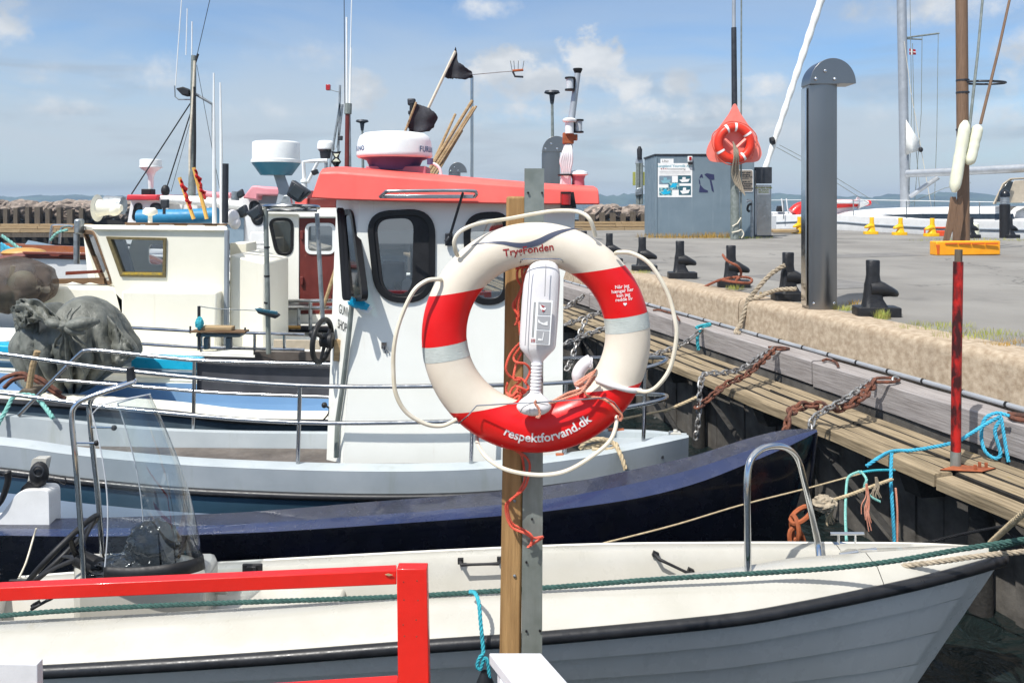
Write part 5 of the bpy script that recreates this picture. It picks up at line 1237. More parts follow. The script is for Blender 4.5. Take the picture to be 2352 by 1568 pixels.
mb = MB(); mb.add([p-nf*.02 for p in ou], [tuple(range(len(ou)))]); mb.build('pane', M('glass_green'), fr)
# folded-out pane edge in front of it
oq = rpoly([onfacet(773, 476, .16), onfacet(783, 478, .12), onfacet(798, 690, .12), onfacet(786, 690, .16)], .04, 4)
mb = MB(); mb.ring(oq, inset(oq, .012), tuple(-nf*.03)); mb.build('opened_pane', M('seal_rubber'), g3)
# other walls (far side, front, back)
Yb = 7.35
xl = P(773, 0, 6.95).x; xr = wh3[1].x
mb = MB(); zt_, zb_ = P(0, 455, Yw).z, .45
farw = [Vector((xl+.0, Yb, zt_)), Vector((xr, Yb, zt_)), Vector((P(1291, 0, Yw).x, Yb, zb_)), Vector((xl-.05, Yb, zb_))]
hole = lambda a, b_: rpoly([Vector((a, Yb, 2.5)), Vector((b_, Yb, 2.52)), Vector((b_, Yb, 1.95)), Vector((a, Yb, 1.93))], .1, 5)
wallhole(g3, 'wheelhouse_far_side', farw, [hole(-1.28, -.62), hole(-.42, .0)], .04, M('boat_white'))
mb = MB(); mb.prism([P(1322, 458, Yw+.042), P(1318, 560, Yw+.042), P(1294, 640, Yw+.042), P(1291, 1062, Yw+.042)], (0, Yb-Yw-.04, 0)) if False else mb.add([P(1322, 458, Yw+.04), P(1318, 560, Yw+.04), P(1294, 640, Yw+.04), P(1291, 1062, Yw+.04)]+[Vector((P(a, b, Yw).x, Yb, P(a, b, Yw).z)) for a, b in ((1322, 458), (1318, 560), (1294, 640), (1291, 1062))], [(0, 1, 5, 4), (1, 2, 6, 5), (2, 3, 7, 6)])
mb.build('wheelhouse_back', M('boat_white'), g3)
mb = MB(); a = onfacet(773, 455); b_ = onfacet(750, 1055); mb.add([a, b_, Vector((b_.x, Yb, b_.z)), Vector((a.x, Yb, a.z))], [(0, 1, 2, 3)]); mb.build('wheelhouse_front', M('boat_white'), g3)
mb = MB(); mb.box((-.5, 6.9, 1.45), (1.1, .5, .1)); mb.build('console', M('interior_grey'), g3, bevel=.02)
for k, (x, y, dx, dz, m) in enumerate(((905, 640, .2, .3, 'interior_grey'), (960, 610, .12, .4, 'dark_panel'), (935, 655, .25, .12, 'paper'))):
    mb = MB(); q = P(x, y, 6.9); mb.box(q, (dx, .15, dz)); mb.build('cabin_fitting', M(m), g3, bevel=.02)
# roof with raised sloping fascia
yn_, yf_ = 6.29, 7.55
top = [P(737, 387, yn_), P(775, 385, yn_), P(1000, 404, yn_), P(1240, 424, yn_), P(1374, 432, yn_)]
bot = [P(714, 455, yn_-.03), P(768, 459, yn_-.03), P(1000, 466, yn_-.03), P(1240, 470, yn_-.03), P(1378, 470, yn_-.03)]
rings = []
for t, b_ in zip(top, bot):
    D = yf_-yn_; rings.append([b_, b_.lerp(t, .85)+Vector((0, .0, 0)), t+Vector((0, .04, 0)), t+Vector((0, .25, .02)), t+Vector((0, D-.25, .02)), t+Vector((0, D-.04, 0)), Vector((b_.x, yf_+.03, b_.z)), Vector((b_.x, yf_, b_.z)), Vector((b_.x, yn_+.03, b_.z+.0))])
mb = MB(); mb.loft([ [r[k] for k in (0, 1, 2, 3, 4, 5, 6)] for r in rings]); mb.build('roof', M('red_roof'), g3, smooth=True, auto=40, bevel=.012)
# awning rail on the roof side with drop leg
mb = MB(); mb.prism([P(872, 447, 6.21), P(1092, 447, 6.21), P(1088, 456, 6.21), P(872, 456, 6.21)], (0, .03, 0)); rk = mb.build('roof_rail_plate', M('stainless'), g3, bevel=.004)
railtube([(873, 452, 6.1), (886, 442, 6.05), (905, 439, 6.02), (1070, 438, 6.02), (1094, 443, 6.05), (1090, 452, 6.1)], .013, 'roof_rail', M('stainless'), g3)
mb = MB(); mb.cyl(P(1063, 444, 6.03), P(1033, 543, 6.33), .011, 8); mb.build('strut', M('dark_steel'), g3)
mb = MB(); mb.box(P(1031, 550, 6.37), (.06, .03, .1)); mb.cyl(P(1036, 540, 6.34), P(1024, 556, 6.33), .018, 8); mb.build('strut_bracket', M('dark_steel'), g3, bevel=.005)
# red side lamp
ln = thing('navigation_lamp', 'red port navigation lamp under the right end of the red cabin roof', 'lamp', P(1302, 478, 6.15))
mb = MB(); mb.lathe([(.03, -.045), (.036, -.04), (.036, .045), (.03, .05)], P(1300, 458, 6.12), 16); mb.build('red_lens', M('bulb_red'), ln, smooth=True)
mb = MB(); mb.prism([P(1288, 441, 6.17), P(1318, 441, 6.17), P(1324, 478, 6.17), P(1288, 478, 6.17)], (0, .03, 0)); mb.lathe([(.045, 0), (.045, .012)], P(1300, 477, 6.12), 16); mb.lathe([(.042, 0), (.042, .012)], P(1300, 444, 6.12), 16); mb.build('lamp_housing', M('matte_black'), ln)
# small hook, cable duct, lettering, brush, wheel
mb = MB(); mb.box(P(882, 793, Yw-.01), (.04, .02, .05)); mb.cyl(P(880, 795, Yw-.03), P(886, 812, Yw-.01), .006, 6); mb.cyl(P(886, 795, Yw-.03), P(892, 810, Yw-.01), .006, 6); mb.build('hook', M('stainless'), g3)
mb = MB(); mb.tube([onfacet(808, 700, .03), onfacet(800, 780, .03), onfacet(788, 880, .03), onfacet(775, 970, .03), onfacet(772, 1050, .03)], .02, 8); mb.build('cable_duct', M('galv_dull'), g3)
def facetfn(x, y, ang=0):
    a, b, c = FA[0], FA[1], FA[4]; o = onfacet(x, y, .003); uy = (a-b).normalized(); ux = uy.cross(nf).normalized()
    if ux.x < 0: ux = -ux
    return lambda u, v, w: o+ux*u*.9+uy*v
text_mesh('GUNVI', 'lettering', M('letter_dark'), g3, facetfn(790, 724), .11, .0); text_mesh('SHOP', 'lettering', M('letter_dark'), g3, facetfn(785, 758), .11, .0)
br = thing('deck_brush', 'white brush with bright turquoise bristles stuck to the wheelhouse wall', 'brush', P(833, 715, 6.33))
mb = MB(); mb.hexa([*([p+Vector((0, .035, 0)) for p in (P(812, 708, 6.32), P(845, 721, 6.32), P(856, 708, 6.32), P(826, 692, 6.32))]), *[p for p in (P(812, 708, 6.32), P(845, 721, 6.32), P(856, 708, 6.32), P(826, 692, 6.32))]]); mb.build('brush_head', M('plain_white'), br, bevel=.006)
mb = MB()
for i in range(150):
    u = random.random(); v = random.random(); p = P(812+u*30+v*8, 705-u*-8-v*12, 6.31); mb.cyl(p, p+Vector((random.uniform(-.02, .01)-.03, -.03, .035+random.uniform(-.01, .015))), .006, 4)
mb.build('bristles', M('cyan_panel'), br)
ww = thing('winch_wheel', 'black handwheel with knob on a weathered block beside the wheelhouse', 'wheel', P(741, 830, 6.7))
wc_ = P(740, 782, 6.6); ax = Vector((.12, -.28, 0)).normalized()
mb = MB(); mb.tube(circle(wc_, 48/F*6.6, 36, Vector((.22, .97, 0)), Vector((.08, 0, 1))), .022, 10, closed=True); mb.build('rim', M('matte_black'), ww, smooth=True)
mb = MB(); mb.cyl(P(735, 782, 6.6), P(765, 782, 6.6), .05, 16, .07); mb.build('hub', M('matte_black'), ww, smooth=True, bevel=.01)
for a in (.5, 2.6, 4.7): 
    e_ = wc_+Vector((.22, .97, 0))*cos(a)*.165+Vector((.08, 0, 1))*sin(a)*.165; mb = MB(); mb.tube([e_, wc_+Vector((.03, 0, 0))], [.012, .018], 8); mb.build('spoke', M('matte_black'), ww, smooth=True)
mb = MB(); mb.tube([P(717, 767, 6.6), P(726, 767, 6.6), P(740, 768, 6.6)], [.026, .014, .014], 10); mb.ell(P(717, 767, 6.6), (.03, .03, .034), 12, 8); mb.build('knob', M('matte_black'), ww, smooth=True)
mb = MB(); mb.prism([P(767, 781, 6.62), P(788, 781, 6.62), P(785, 830, 6.62), P(765, 829, 6.62)], (0, .1, 0)); mb.build('block', M('pale_wood'), ww, bevel=.006)
mb = MB(); mb.ell(P(745, 930, 6.8), (.025, .025, .025), 12, 8); mb.tube([P(745, 930, 6.8), P(757, 937, 6.8)], .008, 6); mb.tube(cr([P(757, 935, 6.8), P(754, 950, 6.8), P(742, 965, 6.8)]), .007, 6); o = mb.build('throttle_lever', M('matte_black'), g3, smooth=True)
# cream rope and bitts on the bow
mb = MB(); mb.box(P(1450, 1044, 6.42), (.5, .12, .02)); mb.cyl(P(1435, 1044, 6.42), P(1435, 1022, 6.42), .025, 10); mb.cyl(P(1462, 1044, 6.42), P(1462, 1022, 6.42), .025, 10); mb.build('mooring_bitt', M('dark_steel'), g3, smooth=True, auto=50)
mb = MB(); mb.box(P(1550, 998, 6.6), (.1, .06, .05)); mb.cyl(P(1551, 996, 6.6), P(1551, 986, 6.6), .02, 8); mb.build('bow_fitting', M('gelcoat'), g3, bevel=.008)
mb = MB(); mb.prism([P(1292, 980, 6.44), P(1338, 980, 6.5), P(1338, 1062, 6.5), P(1292, 1062, 6.44)], (0, .3, 0)); mb.build('locker', M('brown_panel'), g3, bevel=.01)
mb = MB(); mb.rope([P(*p) for p in ((1333, 1030, 6.3), (1345, 1014, 6.28), (1380, 1008, 6.28), (1410, 1018, 6.28), (1425, 1043, 6.16), (1437, 1078, 6.1))], .018); mb.rope([P(*p) for p in ((1340, 1030, 6.3), (1370, 1022, 6.3), (1400, 1016, 6.3), (1418, 1022, 6.3), (1400, 1032, 6.25), (1360, 1032, 6.25))], .017)
o = mb.build('mooring_rope', M('rope_cream')); tag(o, 'thick cream rope wound round the bitt on the grey boat bow', 'rope')

# radar dome on the red roof
def radome(root, c, R, H, prof=0, lo='radar_blue', n=40):
    c = Vector(c); k = R
    if prof: pf = [(.02*k, H), (.55*k, H*.99), (.8*k, H*.94), (.92*k, H*.82), (.975*k, H*.6), (1*k, H*.15), (1.01*k, H*.04), (.99*k, 0), (.95*k, -.01)]
    else: pf = [(.02*k, H), (.85*k, H*.985), (.92*k, H*.96), (.945*k, H*.9), (.95*k, H*.16), (1*k, H*.13), (1*k, 0), (.97*k, -.004)]
    mb = MB(); mb.lathe(pf[::-1], c, n); return mb.build('dome', M('radar_white'), root, smooth=True, auto=50)
rd1 = thing('radar_dome', 'large white radar dome with blue lettering on the red cabin roof', 'radar', P(907, 402, 6.75))
Yd1 = 6.75; c = P(906.5, 361, Yd1); R1 = 86/F*Yd1
radome(rd1, c, R1, (361-304)/F*Yd1, 1)
mb = MB(); mb.lathe([(R1*.62, -.112), (R1*.64, -.1), (R1*.74, -.03), (R1*.97, -.004), (R1*.97, .002)], c, 40); mb.build('radome_base', M('radar_violet'), rd1, smooth=True, auto=50)
mb = MB(); mb.box(P(916, 397, Yd1), (.5, .35, .1)); mb.build('mounting', M('pink_base'), rd1, bevel=.01)
mb = MB(); mb.tube(cr([P(985, 375, 6.6), P(998, 377, 6.6), P(1010, 388, 6.6), P(1014, 408, 6.6)], 5), .013, 8); mb.build('cable', M('plastic_white'), rd1, smooth=True)
mb = MB(); mb.lathe([(.026, 0), (.026, .05)], P(988, 378, 6.6), 12); mb.build('cable_gland', M('radar_violet'), rd1)
def oncyl(c, R, ang0, z): return lambda u, v, w: Vector((c.x+R*sin(ang0+u/R), c.y-R*cos(ang0+u/R), c.z+z+v))
text_mesh('FURUNO', 'lettering', M('letter_blue'), rd1, oncyl(c, R1*1.006, -1.12, .045), .056, .001, 1, spacing=1.1)
text_mesh('FURUNO', 'lettering', M('letter_blue'), rd1, oncyl(c, R1*1.006, 1.28, .035), .066, .001, 1, spacing=1.1)
# bent masthead tube on the right end of the roof
mm = thing('lamp_mast', 'leaning steel lamp mast with cable bundle at the right end of the red roof', 'mast', P(1297, 425, 6.6)); Ym = 6.6
mb = MB(); mb.tube([P(1298, 428, Ym), P(1303, 350, Ym), P(1309, 300, Ym), P(1318, 235, Ym), P(1327, 168, Ym)], [.045, .042, .03, .027, .025], 12); mb.build('tube', M('grey_mast'), mm, smooth=True)
mb = MB(); mb.lathe([(.02, -.02), (.03, 0), (.04, .022), (.038, .03)], P(1327, 166, Ym), 16); mb.build('top_lamp', M('matte_black'), mm, smooth=True)
for x, y in ((1309, 193), (1329, 290)):
    mb = MB(); mb.lathe([(.03, -.045), (.03, .045)], P(x, y, Ym-.03), 16); q = mb.build('lantern', M('lens_clear'), mm, smooth=True, auto=50)
    mb = MB(); mb.lathe([(.042, -.055), (.042, -.042)], P(x, y, Ym-.03), 16); mb.lathe([(.042, .042), (.042, .055)], P(x, y, Ym-.03), 16); mb.box(P(x+(9 if x < 1320 else -9), y, Ym-.01), (.02, .05, .1)); mb.build('lantern_body', M('matte_black'), q)
mb = MB(); mb.lathe([(.035, -.06), (.035, .03), (.055, .035), (.06, .05), (.04, .065)], P(1308, 290, Ym-.06), 18); mb.build('gps_antenna', M('radar_white'), mm, smooth=True, auto=50)
mb = MB(); mb.box(P(1305, 318, Ym-.02), (.09, .07, .09)); mb.box(P(1318, 316, Ym-.02), (.06, .05, .05)); mb.build('junction_box', M('rusty_plate'), mm, bevel=.006)
mb = MB()
for k in range(6): mb.tube(cr([P(1300+k*2, 335, Ym-.05), P(1293+k*4, 352, Ym-.08), P(1288+k*5, 372, Ym-.08), P(1293+k*3, 395, Ym-.07), P(1289+k*4, 424, Ym-.05)], 6), .012, 6)
mb.build('cable_bundle', M('plastic_white'), mm, smooth=True)
mb = MB(); mb.tube(circle(P(1298, 402, Ym-.04), .055, 20, (1, 0, 0), (0, 1, 0)), .008, 6, closed=True); mb.build('cable_strap', M('matte_black'), mm)
gp = thing('gps_mushroom', 'small white and red mushroom antenna beside the leaning mast on the red roof', 'antenna', P(1329, 428, 6.6))
mb = MB(); mb.lathe([(.06, 0), (.085, .012), (.08, .03), (.04, .045)], P(1328, 404, 6.6), 20); mb.build('cap', M('radar_white'), gp, smooth=True)
mb = MB(); mb.lathe([(.055, -.1), (.05, -.03), (.06, 0)], P(1328, 404, 6.6), 16); mb.build('stem', M('pink_base'), gp, smooth=True)
# ================================================================ boats behind
def onz(px, py, h, a=None):
    """point on the level h metres below the eye"""
    Y = h*F/(py-HY); return P(px, py, Y)
def simple_boat(name, label, near, far, m_hull, m_deck, rake=.4, keel=-.3, m_rub='rub_black', dk=-.12, rubr=.03, rdz=-.05, group=None, cap='same', capw=.16):
    x0 = max(near.x0, far.x0); x1 = min(near.x1, far.x1)
    root = thing(name, label, 'boat', ((x0+x1)/2, (near((x0+x1)/2)[0]+far((x0+x1)/2)[0])/2, 0), group)
    mb = MB(); hull(mb, near, far, x0, x1, 40, [(0, 1), (.2, .99), (.45, .92), (.7, .72), (1, .3)], rake=rake, keel=keel); mb.build('hull', M(m_hull), root, smooth=True, auto=50)
    cm = M(m_deck if cap == 'same' else cap)
    ci = lambda x: (near(x)[0]+min(capw, (far(x)[0]-near(x)[0])*.3), near(x)[1]+.01)
    cf = lambda x: (far(x)[0]-min(capw, (far(x)[0]-near(x)[0])*.3), far(x)[1]+.01)
    strip(near, ci, x0, x1, 40, .006).build('gunwale', cm, root, smooth=True); strip(far, cf, x0, x1, 40, .006).build('gunwale', cm, root, smooth=True)
    mb = MB(); mb.loft([[Vector((x, *ci(x))), Vector((x, ci(x)[0]+.01, ci(x)[1]+dk)), Vector((x, cf(x)[0]-.01, cf(x)[1]+dk)), Vector((x, *cf(x)))] for x in [x0+(x1-x0)*i/40 for i in range(41)]], closed=False, cap=False)
    mb.build('deck', M(m_deck), root, smooth=True, auto=35)
    mb = MB(); mb.tube([Vector((x, near(x)[0]-.01, near(x)[1]+rdz)) for x in [x0+(x1-x0)*i/40 for i in range(41)]], rubr, 8); mb.build('rub_rail', M(m_rub), root, smooth=True)
    return root
def pbox(root, name, pts, Y, d, m, bevel=.015):
    mb = MB(); mb.prism([P(x, y, Y) for x, y in pts], (0, d, 0)); return mb.build(name, M(m), root, bevel=bevel)
def ptube(root, name, pts, r, m, n=8, k=6, top=None):
    pp = [P(*p) for p in pts]; mb = MB(); pp = cr(pp, k) if k and len(pp) > 2 else pp; n_p = max(1, len(pp)-1)
    mb.tube(pp, r if not isinstance(r, tuple) else [r[0]+(r[1]-r[0])*i/n_p for i in range(len(pp))], n)
    o = mb.build(name, M(m), root, smooth=True)
    if top: tag(o, *top)
    return o
# ---- 4: pale blue open boat
n4 = fX([(-330, 900, 8.25), (0, 915, 8.25), (353, 938, 8.25), (549, 959, 8.25), (760, 963, 8.25), (1000, 962, 8.3), (1200, 945, 8.5), (1275, 925, 8.9)])
f4 = fX([(-330, 832, 9.6), (0, 843, 9.6), (310, 865, 9.6), (450, 869, 9.6), (760, 875, 9.6), (1000, 880, 9.45), (1200, 895, 9.15), (1275, 912, 8.95)])
b4 = simple_boat('pale_blue_boat', 'open boat with pale blue inside and cream gunwale behind the grey boat rails', n4, f4, 'slate_hull', 'pale_blue_paint', cap='cream', dk=-.35, capw=.3, rdz=-.03, rubr=.035)
strip(lambda x: (f4(x)[0]-.32, f4(x)[1]-.0), lambda x: (f4(x)[0]-.3, f4(x)[1]-.3), f4.x0+.1, P(1100, 0, 9.6).x, 20).build('inner_lining', M('pale_blue_paint'), b4)
pbox(b4, 'cyan_coaming', [(300, 820), (452, 827), (452, 851), (300, 846)], 9.5, .25, 'cyan_panel'); pbox(b4, 'cyan_coaming', [(-60, 790), (36, 795), (36, 814), (-60, 808)], 9.5, .25, 'cyan_panel')
pbox(b4, 'dark_coaming', [(-60, 826), (780, 872), (780, 880), (-60, 842)], 9.3, .05, 'teal_hull')
# upright steel goalpost frame on it
gf = thing('steel_goalpost', 'tall steel tube frame with round hoop top standing before the brown cabin door', 'frame', P(617, 812, 9.8))
ptube(gf, 'leg', [(617, 812, 9.8), (614, 650, 9.8), (610, 480, 9.8)], .031, 'galv_dull', 10, 0); ptube(gf, 'leg', [(742, 745, 9.9), (735, 620, 9.9), (728, 490, 9.9)], .028, 'galv', 10, 0)
mb = MB(); mb.tube(circle(P(669, 476, 10.0), 61/F*10, 40, (1, 0, 0), (0, 1, -.06), .28), .028, 8, closed=True); mb.build('hoop', M('stainless'), gf, smooth=True)
ptube(gf, 'crossbar', [(608, 483, 9.8), (728, 483, 9.8)], .022, 'stainless', 8, 0)
for y in (566, 632, 693):
    mb = MB(); mb.cyl(P(613, y, 9.8), P(613, y+4, 9.8), .036, 10); mb.build('clamp', M('matte_black'), gf)
# floodlights on the frame
def floodlight(x, y, Y, s, label, flip=1):
    r = thing('floodlight', label, 'lamp', P(x, y+s, Y)); c = P(x, y, Y); k = s/F*Y
    mb = MB(); R = Matrix.Rotation(-.6*flip, 3, 'Y'); mb.hexa([c+R@Vector((a*k*w_, b*k*.6, e*k*.8)) for e, w_ in ((-1, .7), (1, 1.1)) for a, b in ((-1, -1), (1, -1), (1, 1), (-1, 1))]); mb.build('housing', M('dark_steel'), r, bevel=.02)
    mb = MB(); mb.box(c+R@Vector((0, -k*.62, 0)), (k*1.3, .02, k*1.1), M=R); mb.build('glass', M('window_dark'), r, bevel=.01); return r
floodlight(684, 442, 9.7, 23, 'dark ribbed floodlight at the left end of the red cabin roof', -1)
floodlight(589, 490, 9.75, 17, 'chrome fronted floodlight at the top left of the steel goalpost frame')
db = thing('deck_scrubber', 'black broom head with dark teal bristles lying across the steel goalpost leg', 'brush', P(615, 718, 9.7))
pbox(db, 'broom_head', [(587, 712), (590, 708), (636, 722), (640, 726), (632, 732), (592, 720)], 9.68, .1, 'matte_black', .01)
mb = MB()
for i in range(110): p = P(590+random.random()*48, 0, 9.66); p.z = P(0, 714+(p.x-P(590, 0, 9.66).x)/9.66*F*.16, 9.66).z; mb.cyl(p, p+Vector((random.uniform(-.02, .03), -.04, .035)), .005, 4)
mb.build('bristles', M('radar_blue'), db)
ptube(None, 'guard_wire', [(457, 703, 9.9), (500, 709, 9.9), (590, 713, 9.8)], .006, 'galv', 5, 4, ('thin grey wire running from a short post to the teal broom head', 'wire'))
# stand with plank
sdt = thing('gutting_stand', 'grey bracket with wooden plank clamped on the rail before the cream cabin', 'stand', P(500, 785, 9.9))
pbox(sdt, 'plank', [(462, 749), (533, 750), (533, 761), (462, 760)], 9.75, .12, 'pale_wood'); pbox(sdt, 'tray', [(437, 760), (563, 761), (563, 765), (437, 764)], 9.72, .16, 'brown_wood', .004); pbox(sdt, 'bracket', [(449, 765), (551, 766), (551, 775), (449, 774)], 9.8, .25, 'slate_hull')
for x in (466, 517): pbox(sdt, 'leg', [(x, 775), (x+13, 775), (x+13, 803), (x, 803)], 9.85, .08, 'slate_hull')
ptube(sdt, 'upright', [(457, 803, 9.8), (457, 703, 9.8)], .02, 'dark_steel', 8, 0); ptube(sdt, 'end_pin', [(563, 765, 9.8), (563, 752, 9.8)], .012, 'dark_steel', 6, 0); ptube(sdt, 'end_pin', [(437, 765, 9.8), (437, 749, 9.8)], .012, 'dark_steel', 6, 0)
mb = MB(); crumple(mb, P(458, 742, 9.75), (.04, .04, .06), .3, 3, 4, 16, 10); mb.build('teal_knot', M('rope_teal'), sdt)

# ---- 5: cream cabin boat
n5 = fX([(-260, 782, 10.3), (0, 793, 10.3), (310, 812, 10.3), (610, 822, 10.3), (800, 824, 10.35), (950, 815, 10.8)])
f5 = fX([(-260, 745, 12.3), (0, 752, 12.3), (310, 764, 12.3), (610, 770, 12.3), (800, 776, 12.1), (950, 795, 11.2)])
b5 = simple_boat('cream_cabin_boat', 'cream cabin boat with wood framed window and brown roof handrails', n5, f5, 'cream', 'boat_white', rdz=-.04, rubr=.05, dk=-.03)
Y5 = 11.0
wn5 = [P(245, 543, Y5), P(383, 546, Y5), P(381, 637, Y5), P(278, 635, Y5)]
wallhole(b5, 'cabin_side', [P(218, 523, Y5), P(522, 527, Y5), P(515, 806, Y5), P(300, 806, Y5), P(262, 657, Y5)], [wn5], .05, M('cream'))
fr = MB(); fr.ring([p+Vector((0, -.03, 0)) for p in wn5], [P(254, 550, Y5-.03), P(374, 552, Y5-.03), P(373, 627, Y5-.03), P(282, 626, Y5-.03)], (0, .06, 0)); fr = fr.build('window_frame', M('old_brass'), b5, bevel=.006)
mb = MB(); mb.prism([P(282, 625, Y5-.035), P(373, 626, Y5-.035), P(373, 632, Y5-.035), P(279, 631, Y5-.035)], (0, .02, 0)); mb.build('mossy_sill', M('algae_yellow'), fr)
mb = MB(); mb.add([P(254, 550, Y5+.02), P(374, 552, Y5+.02), P(373, 627, Y5+.02), P(282, 626, Y5+.02)], [(0, 1, 2, 3)]); mb.build('pane', M('glass_pane'), fr)
# far wall with a rounded window, seen through
Yf5 = 12.4
w5b = rpoly([P(338, 556, Yf5), P(455, 556, Yf5), P(455, 612, Yf5), P(338, 612, Yf5)], .12, 5)
w5c = [P(210, 540, Yf5), P(305, 548, Yf5), P(278, 622, Yf5), P(225, 618, Yf5)]
wallhole(b5, 'cabin_far_side', [P(190, 521, Yf5), P(515, 526, Yf5), P(515, 760, Yf5), P(215, 760, Yf5)], [w5b, w5c], .05, M('boat_white'))
mb = MB(); mb.ring(inset([p+Vector((0, -.02, 0)) for p in w5b], .0), inset([p+Vector((0, -.02, 0)) for p in w5b], .03), (0, .03, 0)); mb.build('inner_window_frame', M('boat_white'), b5)
pbox(b5, 'window_post', [(258, 550), (284, 551), (306, 626), (280, 626)], Y5+.3, .08, 'interior_grey')
mb = MB(); a, b_, c, d = P(522, 527, Y5), P(515, 806, Y5), P(515, 780, Yf5), P(518, 526, Yf5); mb.add([a, b_, c, d], [(0, 1, 2, 3)]); mb.build('cabin_back', M('cream'), b5)
# windscreen facet (slanted, towards the bow)
A0, B0_, C0, D0 = P(218, 523, Y5), P(262, 657, Y5), P(236, 657, 11.7), P(186, 519, 11.7)
def bil(u, v): return A0.lerp(D0, u).lerp(B0_.lerp(C0, u), v)
w5 = rpoly([bil(.12, .08), bil(.95, .08), bil(.8, .97), bil(.0+.04, .94)], .13, 6)
wallhole(b5, 'cabin_front', [A0, B0_, C0, D0], [w5], .04, M('cream'), (.8, .5, 0))
nn = (B0_-A0).cross(D0-A0).normalized(); nn = -nn if nn.y > 0 else nn
mb = MB(); mb.ring([p+nn*.02 for p in inset(w5, -.02)], [p+nn*.02 for p in inset(w5, .035)], tuple(-nn*.04)); fr = mb.build('window_frame', M('brown_wood'), b5, smooth=True)
mb = MB(); mb.add([p-nn*.01 for p in w5], [tuple(range(len(w5)))]); mb.build('pane', M('glass_tint'), fr)
mb = MB(); mb.add([D0, C0, P(225, 660, Yf5), P(200, 519, Yf5)], [(0, 1, 2, 3)]); mb.build('cabin_front', M('cream'), b5)
mb = MB(); mb.hexa([*[p for p in (P(214, 528, Y5-.06), P(524, 531, Y5-.06), P(520, 530, Yf5), P(186, 523, Yf5))], *[p for p in (P(220, 517, Y5-.02), P(522, 520, Y5-.02), P(518, 518, Yf5), P(192, 516, Yf5))]]); mb.build('roof', M('cream'), b5, bevel=.03, seg=3)
hr = thing('roof_handrail', 'long brown wooden handrail with scalloped feet on the cream cabin roof', 'handrail', P(400, 519, 11.1))
mb = MB(); mb.prism([P(286, 511, 11.15), P(520, 514, 11.15), P(520, 518, 11.15), P(286, 515, 11.15)], (0, .05, 0)); mb.build('rail', M('brown_wood'), hr, bevel=.004)
for x in (286, 330, 396, 465): 
    mb = MB(); mb.prism([P(x, 514, 11.15), P(x+36, 514, 11.15), P(x+28, 521, 11.15), P(x+8, 521, 11.15)], (0, .05, 0)); mb.build('foot', M('brown_wood'), hr)
pbox(b5, 'side_trunk', [(278, 668), (497, 671), (497, 806), (278, 806)], 10.78, .24, 'cream', .03)
pbox(b5, 'foredeck_trunk', [(60, 657), (262, 660), (300, 700), (300, 812), (30, 806)], Y5+.0, 1.1, 'cream', .04)
pbox(b5, 'aft_trunk', [(527, 584), (608, 604), (608, 812), (525, 812)], 11.1, 1.2, 'cream', .03)
pbox(b5, 'corner_post', [(515, 528), (523, 528), (522, 808), (513, 808)], 10.95, .08, 'interior_grey', .006)
for pts, m in (([(150, 624), (230, 620), (230, 627), (150, 632)], 'mahogany'), ([(120, 641), (238, 638), (240, 653), (228, 653), (205, 648), (190, 653), (165, 647), (150, 652), (120, 652)], 'brown_wood')): pbox(b5, 'deck_rail', pts, 11.2, .06, m, .004)
pbox(b5, 'chimney', [(168, 503), (183, 503), (183, 538), (168, 538)], 11.4, .15, 'galv', .03); ptube(b5, 'chimney_pipe', [(176, 606, 11.45), (176, 536, 11.45)], .04, 'galv', 12, 0)
for y0, y1, x0 in ((749, 766, 240), (787, 801, 290)): ptube(b5, 'side_rail', [(x0, y0, 10.35), (454, (y0+y1)/2+3, 10.35), (700, y1+2, 10.35)], .022, 'stainless', 8, 5)
for x, a, b_ in ((463, 760, 800), (585, 765, 806), (653, 768, 808)): ptube(b5, 'stanchion', [(x, b_+8, 10.35), (x, a, 10.35)], .02, 'stainless', 8, 0)
pbox(b5, 'brown_washboard', [(585, 806), (780, 809), (780, 829), (585, 829)], 10.2, .05, 'brown_panel', .006)
pbox(b5, 'beige_board', [(628, 780), (735, 782), (735, 803), (628, 800)], 10.6, .05, 'canvas_beige', .006)
ptube(b5, 'whip_aerial', [(493, 519, 11.4), (491.5, 330, 11.4), (491, 168, 11.4)], (.035, .012), 'radar_white', 8, 0); ptube(b5, 'whip_aerial', [(510, 515, 11.6), (508, 330, 11.6), (506, 190, 11.6)], (.035, .012), 'radar_white', 8, 0)
ptube(b5, 'exhaust_stack', [(517, 512, 11.3), (518, 376, 11.3)], .045, 'dark_steel', 10, 0)
mb = MB(); mb.lathe([(.03, 0), (.03, .12), (.1, .15), (.1, .2), (.06, .24)], P(345, 515, 11.5), 20); mb.build('mushroom_vent', M('cream'), b5, smooth=True, auto=50)
hn = thing('loudhailer_horn', 'white horn and grey lamp drum on the front edge of the cream cabin roof', 'horn', P(245, 515, 11.6))
mb = MB(); R = Matrix.Rotation(-pi/2, 3, 'Y'); mb.lathe([(.05, -.35), (.09, -.2), (.13, -.02), (.2, .0)][::-1], P(224, 478, 11.6), 24, R); mb.ell(P(262, 482, 11.6), (.1, .09, .09), 12, 8); mb.build('horn', M('cream'), hn, smooth=True)
mb = MB(); mb.lathe([(.13, -.25), (.15, 0), (.13, .03)], P(245, 472, 11.9), 20, R); mb.build('lamp_drum', M('galv'), hn, smooth=True)
floodlight(558, 487, 11.9, 14, 'pair of white round lamps at the aft end of the cream cabin roof'); 
pbox(b5, 'white_locker', [(528, 558), (566, 558), (566, 600), (528, 590)], 12.2, .5, 'cream')
for k, (x, y, r) in enumerate(((534, 500, .1), (540, 512, .08))):
    mb = MB(); mb.ell(P(x, y, 11.7), (r, r, r*1.2), 14, 9); mb.build('ball_fender', M('plastic_white'), b5, smooth=True)

